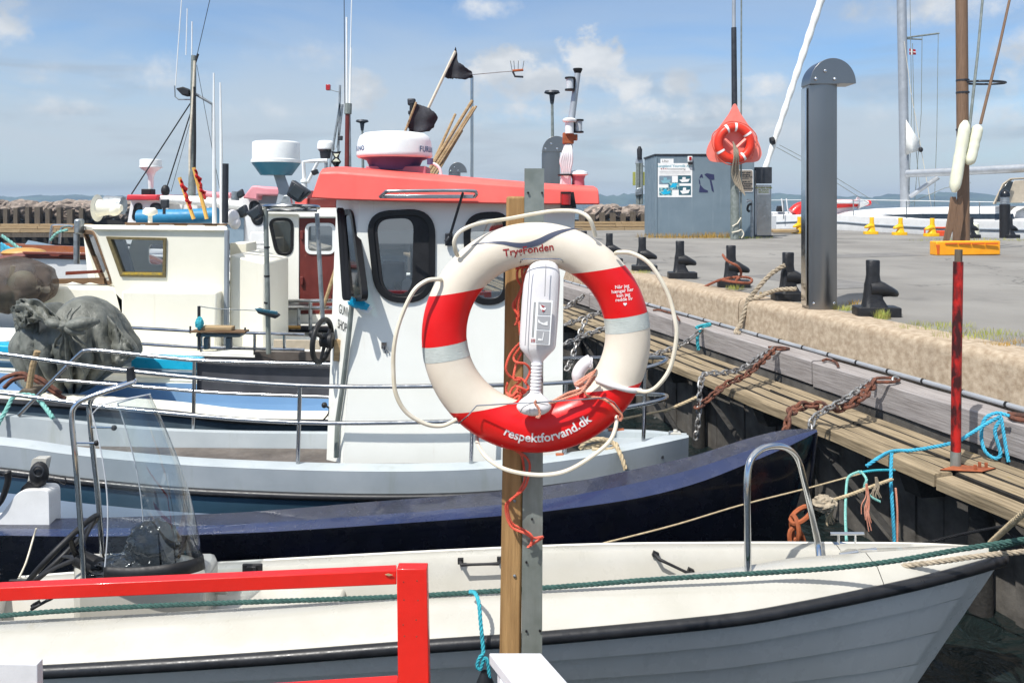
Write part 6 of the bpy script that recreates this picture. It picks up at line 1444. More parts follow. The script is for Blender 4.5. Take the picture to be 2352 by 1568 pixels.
# ---- 6: white wheelhouse with brown door
Y6 = 13.2
n6 = fX([(330, 745, 12.9), (610, 748, 12.9), (900, 750, 12.9), (1100, 745, 13.1), (1250, 725, 13.6)]); f6 = fX([(330, 705, 14.9), (610, 707, 14.9), (900, 708, 14.9), (1100, 708, 14.6), (1250, 712, 13.9)])
b6 = simple_boat('white_wheelhouse_boat', 'white boat with a brown cabin door and red roof, seen behind the steel goalpost', n6, f6, 'cream', 'boat_white', dk=-.02, rubr=.05)
w6 = rpoly([P(618, 504, Y6), P(672, 503, Y6), P(671, 584, Y6), P(636, 585, Y6)], .14, 5)
d6 = [P(686, 500, Y6), P(790, 500, Y6), P(790, 722, Y6), P(686, 722, Y6)]
wallhole(b6, 'cabin_side', [P(606, 484, Y6), P(850, 484, Y6), P(850, 740, Y6), P(628, 740, Y6)], [w6, d6], .05, M('boat_white'))
window(b6, w6, .04, .05, pane='glass_tint')
dw = rpoly([P(704, 515, Y6+.02), P(768, 515, Y6+.02), P(768, 581, Y6+.02), P(704, 581, Y6+.02)], .1, 5)
dr_ = wallhole(b6, 'cabin_door', [P(688, 502, Y6+.02), P(789, 502, Y6+.02), P(789, 721, Y6+.02), P(688, 721, Y6+.02)], [dw], .05, M('red_brown_door'))
mb = MB(); mb.ring([p+Vector((0, -.02, 0)) for p in inset(dw, -.02)], [p+Vector((0, -.02, 0)) for p in inset(dw, .03)], (0, .03, 0)); mb.build('window_trim', M('radar_white'), dr_)
mb = MB(); mb.add([p+Vector((0, .01, 0)) for p in dw], [tuple(range(len(dw)))]); mb.build('pane', M('glass_pane'), dr_)
for y in (540, 645):
    mb = MB(); mb.box(P(693, y, Y6-.01), (.05, .04, .14)); mb.build('hinge', M('red_brown_door'), dr_, bevel=.008)
mb = MB(); mb.tube([P(756, 668, Y6-.02), P(757, 674, Y6-.06)], .02, 6); mb.build('handle', M('red_brown_door'), dr_)
pbox(b6, 'cabin_core', [(612, 486), (850, 486), (850, 740), (632, 740)], Y6+1.5, .06, 'interior_grey')
mb = MB(); mb.add([P(606, 484, Y6), P(628, 740, Y6), P(640, 735, Y6+1.5), P(620, 484, Y6+1.5)], [(0, 1, 2, 3)]); mb.build('cabin_front', M('boat_white'), b6)
pbox(b6, 'roof_edge', [(600, 484), (856, 484), (856, 500), (688, 500), (684, 494), (600, 492)], Y6-.12, .1, 'boat_white', .02); pbox(b6, 'roof', [(600, 478), (856, 478), (856, 486), (600, 486)], Y6-.1, 1.8, 'boat_white', .02)
pbox(b6, 'red_deckhouse', [(680, 456), (772, 456), (772, 482), (674, 482)], Y6+.1, 1, 'red_brown_door'); pbox(b6, 'red_deckhouse', [(686, 440), (706, 437), (704, 480), (672, 480)], Y6+.05, .6, 'red_roof')
for y in (691, 707): ptube(b6, 'side_rail', [(612, y+1, 12.7), (800, y-1, 12.7)], .03, 'stainless', 8, 0)
for x in (686, 713, 772): ptube(b6, 'stanchion', [(x, 757, 12.7), (x, 692 if x != 686 else 708, 12.7)], .03, 'galv', 8, 0)
pbox(b6, 'fish_tray', [(627, 700), (705, 702), (700, 712), (627, 712)], 12.9, .3, 'matte_black'); ptube(b6, 'boat_hook', [(737, 722, 12.6), (780, 590, 12.6)], .03, 'pale_wood', 8, 0); ptube(b6, 'deck_oar', [(640, 751, 12.6), (690, 752, 12.6)], .03, 'ochre_wood', 8, 0)
mb = MB(); mb.ell(P(782, 645, 12.5), (.12, .08, .22), 14, 10); mb.build('fender_bag', M('fender'), b6, smooth=True)
# radar on its grey column
rd2 = thing('radar_drum', 'white drum radar with teal underside on a grey raked column left of the red roof', 'radar', P(650, 480, 13.6))
c = P(634.5, 374, 13.4); k2 = 56/F*13.4
radome(rd2, c, k2, 49/F*13.4, 0); mb = MB(); mb.lathe([(k2*.62, -.21), (k2*.64, -.2), (k2*.95, -.02), (k2*.97, .0)], c, 36); mb.build('radome_base', M('radar_blue'), rd2, smooth=True, auto=50)
mb = MB(); mb.loft([[P(625, 391, 13.3), P(650, 391, 13.3), P(650, 391, 13.6), P(625, 391, 13.6)], [P(640, 440, 13.3), P(668, 440, 13.3), P(668, 440, 13.6), P(640, 440, 13.6)], [P(632, 478, 13.2), P(674, 478, 13.2), P(674, 478, 13.7), P(632, 478, 13.7)]]); mb.build('column', M('interior_grey'), rd2, bevel=.02)
pbox(rd2, 'column_fairing', [(651, 448), (664, 448), (673, 482), (632, 482)], 13.1, .1, 'galv')

# ---- 7: pink roofed boat
Y7 = 16.5
n7 = fX([(380, 640, 16.2), (560, 642, 16.2), (800, 642, 16.3), (950, 630, 17)]); f7 = fX([(380, 625, 18.2), (560, 625, 18.2), (800, 625, 18), (950, 627, 17.2)])
b7 = simple_boat('pink_roofed_boat', 'white boat with faded pink cabin roof between the mast and the drum radar', n7, f7, 'boat_white', 'boat_white', dk=-.02)
w7 = rpoly([P(572, 464, Y7), P(596, 464, Y7), P(604, 515, Y7), P(582, 515, Y7)], .18, 5)
wallhole(b7, 'cabin_side', [P(556, 456, Y7), P(700, 456, Y7), P(700, 640, Y7), P(585, 640, Y7)], [w7], .05, M('plain_white')); window(b7, w7, .05, .06, pane='window_dark')
pbox(b7, 'cabin_roof', [(570, 437), (578, 427), (592, 427), (612, 431), (640, 432), (642, 449), (592, 448), (592, 460), (556, 455)], Y7-.3, 1.8, 'pink_roof', .03); pbox(b7, 'visor', [(592, 449), (700, 450), (700, 470), (594, 468)], Y7-.02, .1, 'interior_grey')
pbox(b7, 'winch_box', [(575, 533), (612, 533), (612, 575), (572, 570)], 15.9, .4, 'plain_white'); ptube(b7, 'side_rail', [(566, 559, 15.7), (700, 559, 15.7)], .03, 'plain_white', 8, 0)
floodlight(552, 446, 15.8, 10, 'small white deck lamp at the left of the pink roof'); ptube(b7, 'hydraulic_pipe', [(540, 460, 15.8), (542, 440, 15.8)], .08, 'galv', 10, 0)
# ---- 8: white boat with red wheelhouse top
Y8 = 19
n8 = fX([(240, 560, 18.5), (300, 585, 18.5), (600, 590, 18.5), (800, 590, 18.5)]); f8 = fX([(240, 555, 21), (300, 570, 21), (600, 575, 21), (800, 575, 21)])
b8 = simple_boat('red_topped_boat', 'white boat with crimson wheelhouse roof and tall cluttered mast at the left', n8, f8, 'plain_white', 'plain_white', dk=-.02)
w8a = rpoly([P(311, 468, Y8), P(326, 468, Y8), P(323, 505, Y8), P(304, 505, Y8)], .1, 4); w8b = rpoly([P(347, 468, Y8), P(370, 468, Y8), P(370, 495, Y8), P(345, 495, Y8)], .1, 4)
wallhole(b8, 'wheelhouse', [P(301, 461, Y8), P(385, 461, Y8), P(385, 560, Y8), P(285, 560, Y8)], [w8a, w8b], .05, M('plain_white')); window(b8, w8a, .05, .05, pane='window_dark'); window(b8, w8b, .05, .05, pane='window_dark')
pbox(b8, 'wheelhouse_roof', [(291, 447), (362, 447), (360, 460), (289, 460)], Y8-.2, 1.8, 'crimson', .03); pbox(b8, 'side_cabin', [(380, 449), (570, 452), (572, 560), (385, 560)], Y8+.2, 1.4, 'plain_white', .05)
pbox(b8, 'roof_panel', [(366, 449), (392, 449), (392, 462), (364, 462)], Y8-.1, 1.2, 'plain_white', .03)
pbox(b8, 'cabin_window', [(408, 482), (450, 482), (450, 492), (408, 492)], Y8+.17, .05, 'window_dark', .01); pbox(b8, 'dark_boot', [(465, 488), (560, 488), (560, 560), (465, 560)], Y8+.1, .05, 'slate_cover', .01)
ptube(b8, 'furled_sail', [(385, 458, Y8-.1), (450, 462, Y8-.1), (575, 474, Y8-.1)], .1, 'sail_white', 10, 5)
ptube(b8, 'pink_bundle', [(462, 442, Y8), (485, 447, Y8), (530, 449, Y8)], .07, 'pink_roof', 10, 5); pbox(b8, 'black_box', [(324, 434), (345, 434), (345, 447), (324, 447)], Y8+.3, .3, 'matte_black')
mb = MB(); mb.ell(P(380, 438, Y8), (.1, .1, .14), 12, 8); mb.build('round_lamp', M('matte_black'), b8, smooth=True)
rd3 = thing('small_radar_dome', 'small white radar on a white pedestal above the crimson wheelhouse roof', 'radar', P(349, 447, Y8+.5)); c = P(346.5, 385, Y8+.5); k3 = 25/F*19.5
radome(rd3, c, k3, 19/F*19.5); mb = MB(); mb.lathe([(.05, -.65), (.07, -.22), (.12, -.1), (k3*.85, -.03), (k3*.9, 0)], c, 20); mb.build('pedestal', M('radar_white'), rd3, smooth=True)
bt_ = ptube(None, 'blue_boat_cover', [(318, 500, 13.4), (340, 499, 13.4), (430, 498, 13.4), (500, 494, 13.4)], .13, 'blue_tarp', 10, 5, ('bright blue tarpaulin bundle lying behind the cream cabin roof', 'tarpaulin'))
pk = thing('work_lamp', 'small grey square work lamp on a stalk above the blue tarpaulin', 'lamp', P(376, 492, 13)); pbox(pk, 'lamp', [(368, 458), (385, 458), (385, 478), (368, 478)], 13, .08, 'dark_steel'); ptube(pk, 'stalk', [(377, 492, 13), (377, 477, 13)], .025, 'dark_steel', 8, 0)
# mast with whips
ms = thing('cluttered_mast', 'tall thin grey mast with whip aerials, lamp and stays above the crimson roofed boat', 'mast', P(443, 450, Y8))
ptube(ms, 'mast', [(441, 450, Y8), (445, 128, Y8)], (.09, .06), 'galv_dull', 10, 0); ptube(ms, 'cable', [(437, 440, Y8), (436, 340, Y8-.1), (442, 240, Y8-.1), (447, 140, Y8-.1)], .03, 'cord_white', 6, 5); ptube(ms, 'cable', [(446, 430, Y8), (448, 320, Y8-.1), (446, 200, Y8-.1)], .03, 'matte_black', 6, 5)
ptube(ms, 'whip', [(403, 197, Y8), (409, 110, Y8), (417, 0, Y8), (421, -60, Y8)], .012, 'radar_white', 6, 0); ptube(ms, 'whip', [(427, 127, Y8), (430, 20, Y8)], .012, 'radar_white', 6, 0); ptube(ms, 'whip', [(440, 170, Y8), (441, 50, Y8)], .016, 'radar_white', 6, 0)
ptube(ms, 'wire', [(452, 130, Y8), (482, 0, Y8), (490, -60, Y8)], .008, 'matte_black', 5, 0); ptube(ms, 'vane', [(448, 145, Y8), (455, 124, Y8)], .03, 'matte_black', 6, 0)
pbox(ms, 'deck_light', [(403, 203), (420, 199), (434, 207), (433, 218), (418, 219)], Y8-.1, .3, 'matte_black', .02); ptube(ms, 'bracket', [(401, 197, Y8), (402, 222, Y8), (410, 229, Y8), (440, 229, Y8)], .015, 'galv', 6, 0)
ptube(ms, 'gaff_arm', [(447, 215, Y8), (489, 240, Y8), (489.5, 300, Y8), (492, 440, Y8)], .035, 'galv', 8, 0)
for a, b_ in (((437, 238), (302, 446)), ((437, 262), (380, 440)), ((437, 280), (393, 440)), ((452, 150), (508, 452))): ptube(ms, 'stay', [(*a, Y8), (*b_, Y8-.1)], .016 if a[1] in (238, 262) else .006, 'matte_black', 6, 0)
# fishing flag sticks
for x0, y0, x1, y1, lb_ in ((445, 503, 412, 408, 'left orange flag stick with furled red flag on the cream cabin boat'), (475, 503, 445, 385, 'taller orange flag stick with furled red flag beside the thin mast')):
    fs = thing('marker_flag', lb_, 'flag', P(x0, y0, 12.2), 'marker flags on the cream boat roof'); ptube(fs, 'stick', [(x0, y0, 12.2), (x1, y1, 12.2)], .03, 'yellow_wood', 8, 0)
    for (ax_, ay_, bx2, by2, w_) in ((x1+2, y1+6, x1+18, y1+50, 9), (x1+14, y1+44, x1+26, y1+72, 7)):
        rings = []
        for i in range(15):
            t = i/14; c_ = P(ax_+(bx2-ax_)*t+2*sin(i*1.3), ay_+(by2-ay_)*t, 12.1+.03*sin(i)); ww_ = (w_*(.35+.65*sin(pi*min(1, t*1.15))))/F*12.1
            rings.append([c_+Vector((ww_*(j/6-.2), .035*sin(j*1.7+i*.8), .02*sin(j*2.2+i))) for j in range(7)])
        mb = MB(); mb.loft(rings, closed=False, cap=False); o = mb.build('cloth', M('flag_red'), fs, smooth=True); md = o.modifiers.new('t', 'SOLIDIFY'); md.thickness = .006
# mast group above the pink roof
m2 = thing('tripod_mast', 'rust brown mast tube with tall white whips and tripod legs between the two big radars', 'mast', P(798, 395, 17)); Y_ = 17
ptube(m2, 'mast', [(797, 400, Y_), (799, 250, Y_)], .055, 'red_brown_door', 10, 0); ptube(m2, 'tube', [(804, 400, Y_), (802, 240, Y_)], .03, 'galv', 8, 0)
for x0, y0, x1, y1, r in ((792, 240, 790, -60, .008), (797, 300, 796, 40, .02), (802, 240, 809, -60, .012), (803, 300, 806, 110, .018)): ptube(m2, 'whip', [(x0, y0, Y_), (x1, y1, Y_)], r, 'radar_white' if r > .01 else 'matte_black', 6, 0)
ptube(m2, 'clamp', [(799, 262, Y_), (800, 238, Y_)], .08, 'galv_dull', 8, 0)
for pts in (((781, 196), (780, 240), (776, 390)), ((781, 240), (757, 385)), ((787, 240), (775, 340))): ptube(m2, 'leg', [(x, y, Y_+.3) for x, y in pts], .025, 'galv', 6, 0)
pbox(m2, 'red_lamp', [(748, 194), (758, 194), (758, 207), (748, 207)], Y_, .1, 'bulb_red', .01); ptube(m2, 'lamp_arm', [(757, 206, Y_), (770, 210, Y_), (781, 212, Y_)], .008, 'galv', 5, 4)
pbox(m2, 'small_lamp', [(775, 312), (786, 312), (785, 322), (776, 322)], Y_, .1, 'dark_steel', .01)
rd4 = thing('medium_radar_dome', 'medium white radar dome with dark base behind the tripod mast', 'radar', P(749, 350, 17.5)); c = P(749, 343, 17.5); k4 = 20/F*17.5
radome(rd4, c, k4, 20/F*17.5, 1); mb = MB(); mb.lathe([(.12, -.2), (.14, -.05), (k4*.9, -.02), (k4*.92, 0)], c, 20); mb.build('radome_base', M('dark_steel'), rd4, smooth=True); ptube(rd4, 'post', [(749, 352, 17.5), (749, 395, 17.5)], .04, 'galv', 8, 0)
ds = thing('day_shape', 'black and white diamond shaped day signal hanging above the left end of the red roof', 'signal shape', P(772, 386, 9))
mb = MB(); Yq = 9; mb.add([P(760, 347, Yq), P(772, 349, Yq-.08), P(784, 347, Yq), P(777, 362, Yq), P(784, 372, Yq), P(772, 388, Yq), P(760, 372, Yq), P(767, 362, Yq), P(772, 362, Yq-.1)], [(0, 1, 8, 7), (1, 2, 3, 8), (3, 4, 5, 8), (8, 5, 6, 7)]); mb.build('shape', M('matte_black'), ds)
for q in ([(766, 353), (778, 353), (773, 361), (771, 361)], [(764, 371), (780, 371), (773, 364), (771, 364)]): mb = MB(); mb.prism([P(x, y, Yq-.13) for x, y in q], (0, .02, 0)); mb.build('pale_facet', M('fender'), ds)
pt = thing('pulpit_frame', 'white bent tube frame with small lamp left of the red roof end', 'frame', P(708, 455, 12)); ptube(pt, 'tube', [(699, 420, 12), (697, 372, 12), (720, 370, 12), (752, 369, 12)], .03, 'plain_white', 8, 0); ptube(pt, 'tube', [(706, 420, 12), (730, 372, 12)], .025, 'plain_white', 8, 0)
ptube(pt, 'gps_stem', [(699, 456, 12), (699, 420, 12)], .045, 'plain_white', 10, 0); mb = MB(); mb.lathe([(.03, 0), (.06, .02), (.05, .06)], P(699, 421, 12), 14); mb.build('gps_cap', M('radar_white'), pt, smooth=True)
pbox(pt, 'lamp', [(713, 393), (726, 388), (730, 398), (718, 403)], 11.9, .1, 'matte_black', .01)

# black buoy flags, canes and mast fittings above the red roof
def flag(root, pts_top, pts_bot, Y, m, wob=.03):
    T_ = cr([P(*p, Y) for p in pts_top], 6); B_ = cr([P(*p, Y) for p in pts_bot], 6); rings = []
    for i, (a, b_) in enumerate(zip(T_, B_)):
        w_ = wob*sin(i*.35); rings.append([a.lerp(b_, t)+Vector((0, w_*(.4+t)+.01*sin(6*t+i*.3), .012*noise.noise(Vector((i*.5, t*3, 1))))) for t in [j/8 for j in range(9)]])
    mb = MB(); mb.loft(rings, closed=False, cap=False); o = mb.build('cloth', M(m), root, smooth=True); md = o.modifiers.new('t', 'SOLIDIFY'); md.thickness = .006; return o
fa = thing('upper_buoy_flag', 'tattered black flag on a pale pole, highest above the red cabin roof', 'flag', P(960, 300, 8.6)); ptube(fa, 'pole', [(945, 340, 8.6), (985, 246, 8.6), (1046, 118, 8.6)], .016, 'cord_white', 8, 0)
flag(fa, [(1046, 108), (1050, 122), (1052, 142), (1066, 152), (1084, 165)], [(1022, 178), (1034, 180), (1046, 182), (1064, 183), (1086, 176)], 8.6, 'flag_black')
fb = thing('lower_buoy_flag', 'torn black flag on a short brown stick just above the radar dome', 'flag', P(932, 300, 8)); ptube(fb, 'stick', [(920, 330, 8), (956, 235, 8)], .012, 'pale_wood', 8, 0)
flag(fb, [(954, 237), (972, 243), (990, 252), (1003, 264), (1005, 272)], [(934, 290), (946, 303), (962, 306), (982, 302), (996, 290)], 8, 'flag_black')
cn = thing('bamboo_poles', 'bundle of pale bamboo poles leaning against the thin steel aerial above the red roof', 'poles', P(990, 400, 8.4))
for a, b_, r in (((978, 404), (1085, 231), .022), ((986, 404), (1088, 246), .02), ((992, 404), (1094, 244), .016), ((983, 400), (1046, 262), .018), ((1000, 404), (1062, 300), .014)): ptube(cn, 'pole', [(*a, 8.4), (*b_, 8.6)], (r, r*.8), 'pale_wood', 8, 0)
ae = thing('wind_sensor_aerial', 'thin steel aerial with a horizontal wind sensor arm above the red roof', 'aerial', P(1084, 415, 9)); ptube(ae, 'pole', [(1084, 415, 9), (1084, 176, 9)], .018, 'stainless', 8, 0)
ptube(ae, 'arm', [(1084, 172, 9), (1150, 166, 9), (1202, 162, 9)], .005, 'galv', 5, 0); ptube(ae, 'sensor', [(1177, 163, 9), (1202, 161, 9)], .014, 'rusty_plate', 6, 0); ptube(ae, 'sensor_hook', [(1178, 165, 9), (1183, 176, 9), (1202, 177, 9)], .012, 'dark_steel', 6, 0)
for x in (1176, 1182, 1190, 1200): ptube(ae, 'spike', [(x, 162, 9), (x+(x-1188)*.3, 140, 9)], .003, 'dark_steel', 4, 0)
ml = thing('twin_deck_lamp', 'small black lamp head on a stalk beside the lower black flag', 'lamp', P(944, 300, 9)); pbox(ml, 'lamp', [(935, 226), (954, 226), (952, 240), (936, 242)], 9, .08, 'dark_steel', .015); pbox(ml, 'lamp', [(937, 254), (947, 254), (947, 263), (937, 263)], 9, .06, 'dark_steel', .01); ptube(ml, 'stalk', [(945, 310, 9), (947, 240, 9)], .03, 'matte_black', 8, 0)
for x, y0, y1, Y, lb_ in ((1268, 315, 212, 45, 'distant lamp post with flat head above the grey hooded post'), (832, 400, 278, 55, 'small distant lamp post with curved head left of the radar dome')):
    lp = thing('street_lamp', lb_, 'street lamp', P(x, 470, Y)); ptube(lp, 'pole', [(x+3, 470, Y), (x, y1+4, Y)], (.12, .07), 'galv_dull', 8, 0); mb = MB(); mb.lathe([(.1, -.6), (.16, -.1), (.45, 0), (.4, .12), (.1, .16)], P(x, y1+2, Y), 16); mb.build('lamp_head', M('dark_steel'), lp, smooth=True)
# ================================================================ far breakwater and left-hand clutter
YBW = 46.0
bw = thing('breakwater', 'rough timber breakwater with upright posts and stacked rock behind, across the harbour', 'breakwater', (-8, YBW, 0))
def bx_(root, name, a, b, Y, d, m, bev=0): mb = MB(); mb.prism(rect(a, b, Y), (0, d, 0)); return mb.build(name, M(m), root, bevel=bev)
random.seed(11)
for (xa_, xb_, y0, y1, yp, pitch) in ((-330, 205, 478, 512, 514, 25), (1330, 1512, 489, 508, 509, 22)):
    x = xa_
    while x < xb_:
        w_ = random.uniform(9, 13); t_ = y0+random.uniform(-4, 5); 
        mb = MB(); mb.prism([P(x, t_, YBW), P(x+w_, t_+random.uniform(-1.5, 1.5), YBW), P(x+w_, y1+8, YBW), P(x, y1+8, YBW)], (0, .3, 0)); mb.build('post', M('pile_wood'), bw)
        x += pitch*random.uniform(.86, 1.14)
    for k, (a, b_) in enumerate(((yp, yp+5), (yp+6, yp+11.5), (yp+13, yp+20), (yp+22, yp+31))):
        x = xa_-10
        while x < xb_:
            x2_ = min(x+random.uniform(70, 120), xb_+6); mb = MB(); mb.prism([P(x, a+random.uniform(-.6, .6), YBW-.25-.12*k), P(x2_-1, a+random.uniform(-.6, .6), YBW-.25-.12*k), P(x2_-1, b_, YBW-.25-.12*k), P(x, b_, YBW-.25-.12*k)], (0, .25, 0)); mb.build('timber', M('pale_wood' if k != 3 else 'pile_wood'), bw); x = x2_
mb = MB(); mb.prism([P(-330, 505, YBW+.6), P(1512, 505, YBW+.6), P(1512, 600, YBW+.6), P(-330, 600, YBW+.6)], (0, 1, 0)); mb.build('core', M('dark_pile'), bw)
mb = MB(); mb.prism([P(1330, 530, YBW-1.2), P(1512, 530, YBW-1.2), P(1512, 575, YBW-1.2), P(1330, 575, YBW-1.2)], (0, .5, 0)); mb.build('waler', M('pile_wood'), bw)
protos = []
for k in range(4):
    mb = MB(); crumple(mb, (0, 0, 0), (.62, .5, .36), .22, 1.6, k*3+1, 16, 10); o = mb.build('rock', M('rock'), None, loc=(0, 0, 0)); protos.append(o)
n = 0
for (xa_, xb_) in ((-60, 385), (1370, 1512)):
    x = xa_
    while x < xb_:
        for row in range(2):
            src = protos[n % 4]; o = src if n < 4 else src.copy()
            if n >= 4: col.objects.link(o)
            p = P(x+random.uniform(-6, 6), (478 if row == 0 else 490)+random.uniform(-4, 3)+(10 if xa_ > 900 and row == 0 else 0), YBW+1.2+row*.1-random.random()*.5)
            o.location = p; o.rotation_euler = (random.uniform(-.4, .4), random.uniform(-.3, .3), random.uniform(0, 6)); s_ = random.uniform(.7, 1.15); o.scale = (s_,)*3
            tag(o, 'grey-pink boulder lying in the rock heap on top of the far breakwater', 'rock', 'boulders on the breakwater'); n += 1
        x += random.uniform(19, 27)
# navigation light on it
nl = thing('harbour_light', 'slim grey harbour light mast with yellow-green side panels left of the kiosk', 'beacon', P(1470, 470, 44))
for x in (1465, 1473): ptube(nl, 'leg', [(x, 470, 44), (x, 375, 44)], .1, 'galv_dull', 6, 0)
pbox(nl, 'head', [(1463, 361), (1475, 361), (1478, 377), (1460, 377)], 44, .3, 'grey_mast', .03); mb = MB(); mb.lathe([(.13, -.35), (.15, .2), (.06, .38)], P(1469, 352, 44), 14); mb.build('lantern', M('matte_black'), nl, smooth=True)
for x in (1454, 1476): pbox(nl, 'side_panel', [(x, 395), (x+6, 395), (x+6, 426), (x, 426)], 44, .15, 'grass_green')
ptube(nl, 'arm', [(1474, 380, 44), (1484, 384, 44), (1496, 385, 44), (1496, 390, 44)], .03, 'galv', 6, 0)
for x, y in ((1462, 432), (1484, 438)): pbox(nl, 'floodlight', [(x, y), (x+12, y-2), (x+14, y+16), (x-2, y+18)], 43.8, .3, 'galv', .05)

# open varnished boat and sheet-covered boats at far left
Y9 = 15.5
n9 = fX([(-280, 596, 15.2), (0, 588, 15.2), (50, 582, 15.2), (225, 586, 15.2), (330, 596, 15.3), (390, 612, 15.6)]); f9 = fX([(-280, 572, 17.5), (0, 566, 17.5), (50, 562, 17.5), (225, 568, 17.3), (330, 580, 16.8), (390, 604, 15.9)])
b9 = simple_boat('white_mahogany_boat', 'white hulled boat with mahogany rail and ochre cockpit at the far left', n9, f9, 'plain_white', 'varnished', dk=-.1, m_rub='mahogany', rubr=.05, cap='mahogany')
pbox(b9, 'toe_rail', [(50, 578), (226, 582), (229, 591), (205, 591), (200, 587), (140, 586), (132, 590), (118, 590), (112, 585), (55, 585)], 15.1, .08, 'mahogany', .01)
mb = MB(); mb.ell(P(55, 580, 15.6), (.42, .3, .1), 24, 8); mb.build('cockpit_coaming', M('ochre_wood'), b9, smooth=True)
pbox(b9, 'outboard_cover', [(240, 578), (262, 572), (272, 590), (270, 622), (238, 622)], 15.0, .3, 'interior_grey', .06)
n10 = fX([(-200, 585, 18.2), (60, 580, 18.2), (300, 600, 18.4)]); f10 = fX([(-200, 560, 20), (60, 560, 20), (300, 590, 18.7)])
b10 = simple_boat('slate_covered_boat', 'teal boat under a flat slate-blue cover at the far left, before the breakwater', n10, f10, 'teal_cover', 'varnished', dk=-.05)
mb = MB(); f_ = [P(52, 567, 17.9), P(64, 551, 18.9), P(160, 569, 18.9), P(164, 599, 17.9)]; mb.loft([[p-Vector((0, 0, .06)) for p in f_], f_]); mb.build('cover', M('slate_cover'), b10, bevel=.02)
pbox(b10, 'coaming', [(54, 572), (162, 600), (162, 606), (56, 590)], 17.95, .1, 'teal_cover')
mb = MB(); 
for k in range(5): mb.rope([P(2, 560+k*5, 17), P(25+k*3, 572+k*3, 17), P(50, 570+k*6, 17)], .04)
tag(mb.build('blue_rope_pile', M('rope_blue')), 'bright blue rope piled in the varnished boat at the far left edge', 'rope')
mb = MB(); mb.rope([P(4, 541, 16.5), P(40, 568, 16.5), P(64, 588, 16.5)], .035); tag(mb.build('mint_line', M('rope_mint')), 'pale green mooring line slanting across the far left boats', 'rope')
pf_ = thing('tube_pulpit', 'small chrome pulpit rail with pale green rope left of the grey chimney pipe', 'rail', P(130, 560, 16)); ptube(pf_, 'tube', [(115, 560, 16), (119, 525, 16), (126, 518, 16), (160, 519, 16), (168, 522, 16)], .03, 'stainless', 8, 5); ptube(pf_, 'tube', [(137, 560, 16), (141, 525, 16), (160, 519, 16)], .025, 'stainless', 8, 5)
mb = MB(); mb.rope([P(116, 552, 15.9), P(132, 535, 15.9), P(155, 528, 15.9)], .03); mb.build('line', M('rope_mint'), pf_)
# tarpaulin-wrapped loads
def draped(name, label, c, rx, rz, Y, m, seed, outline=None, ry=.55, amp=.12, fr=2.2, pleat=.06, nf=7, tie=None):
    mb = MB(); n = 120; mm_ = 64; rings = []; C = P(*c, Y); kx = rx/F*Y; kz = rz/F*Y
    for i in range(mm_+1):
        ph = -pi/2+pi*i/mm_; ring = []
        for j in range(n):
            th = 2*pi*j/n; d = Vector((cos(ph)*cos(th), cos(ph)*sin(th), sin(ph)))
            low = max(0, min(1, .75-d.z))
            wv = th*nf+seed+2.2*noise.noise(Vector((cos(th), sin(th), d.z*.6+seed)))+d.z*.8
            fold = (1-abs(sin(wv)))**2.2
            k = 1+amp*noise.noise(d*fr+Vector((seed, 0, 0)))-pleat*fold*low+.012*(1-2*abs(noise.noise(d*5+Vector((0, seed, 0)))))
            v = Vector((d.x*kx*k, d.y*ry*k, d.z*kz*k))
            if outline: v = outline(d, v)
            ring.append(C+v)
        rings.append(ring)
    mb.loft(rings); o = mb.build(name, M(m), smooth=True, auto=80); tag(o, label, 'tarpaulin'); return o
draped('net_covered_load', 'brown translucent net sheet wrapped over gear at the left edge', (28, 655), 94, 62, 10.6, 'net_brown', 2, ry=.5, amp=.12, pleat=.13, nf=4)
mb = MB(); mb.ell(P(52, 650, 10.7), (.17, .17, .17), 20, 12); mb.cyl(P(10, 700, 10.7), P(30, 610, 10.7), .03, 8); mb.box(P(20, 690, 10.7), (.5, .3, .3)); tag(mb.build('fishing_gear', M('fender'), smooth=True, auto=40), 'pale float and gear faintly visible under the brown net sheet', 'fishing gear')
def sil(d, v):
    v = Vector(v)
    if d.z < 0: v.x *= 1-.22*(-d.z)**1.5
    # cinched waist at the knot, high shoulder right of it, tail at the lower right
    g = math.exp(-((d.x+.18)/.16)**2)*max(0, d.z)
    v.z -= .16*g
    if d.x > 0: v.z += .03*max(0, d.z)
    v.x += .16*max(0, d.x)**3*max(0, .5-abs(d.z+.2))*2
    return v
sb = thing('silver_tarp_bundle', 'crinkled silver-grey tarpaulin tied in a knot round gear in the pale blue boat', 'tarpaulin', P(165, 885, 8.9))
YT = 8.9
o = draped('wrap', 'x', (168, 793), 122, 108, YT, 'tarp_silver', 5, sil, ry=.6, amp=.08, fr=1.6, pleat=.26, nf=8)
def reparent(o, root):
    for k in ('label', 'category'):
        if k in o: del o[k]
    o.location = o.location-root.location; o.parent = root
reparent(o, sb)
def sheetfold(name, pts0, pts1, Y0, n=14, amp=.05, seed=0):
    A_ = cr([P(x, y, Y0+dy) for x, y, dy in pts0], 8); B2 = cr([P(x, y, Y0+dy) for x, y, dy in pts1], 8); rings = []
    for i, (a_, b2) in enumerate(zip(A_, B2)):
        rings.append([a_.lerp(b2, j/n)+Vector((.3, -1, .4))*amp*(noise.noise(Vector((i*.22+seed, j*.45, 0)))+.5*(1-2*abs(noise.noise(Vector((i*.5+seed, j*.9, 3))))))  for j in range(n+1)])
    mb = MB(); mb.loft(rings, closed=False, cap=False); o = mb.build(name, M('tarp_silver'), sb, smooth=True, auto=85); md = o.modifiers.new('t', 'SOLIDIFY'); md.thickness = .008; return o
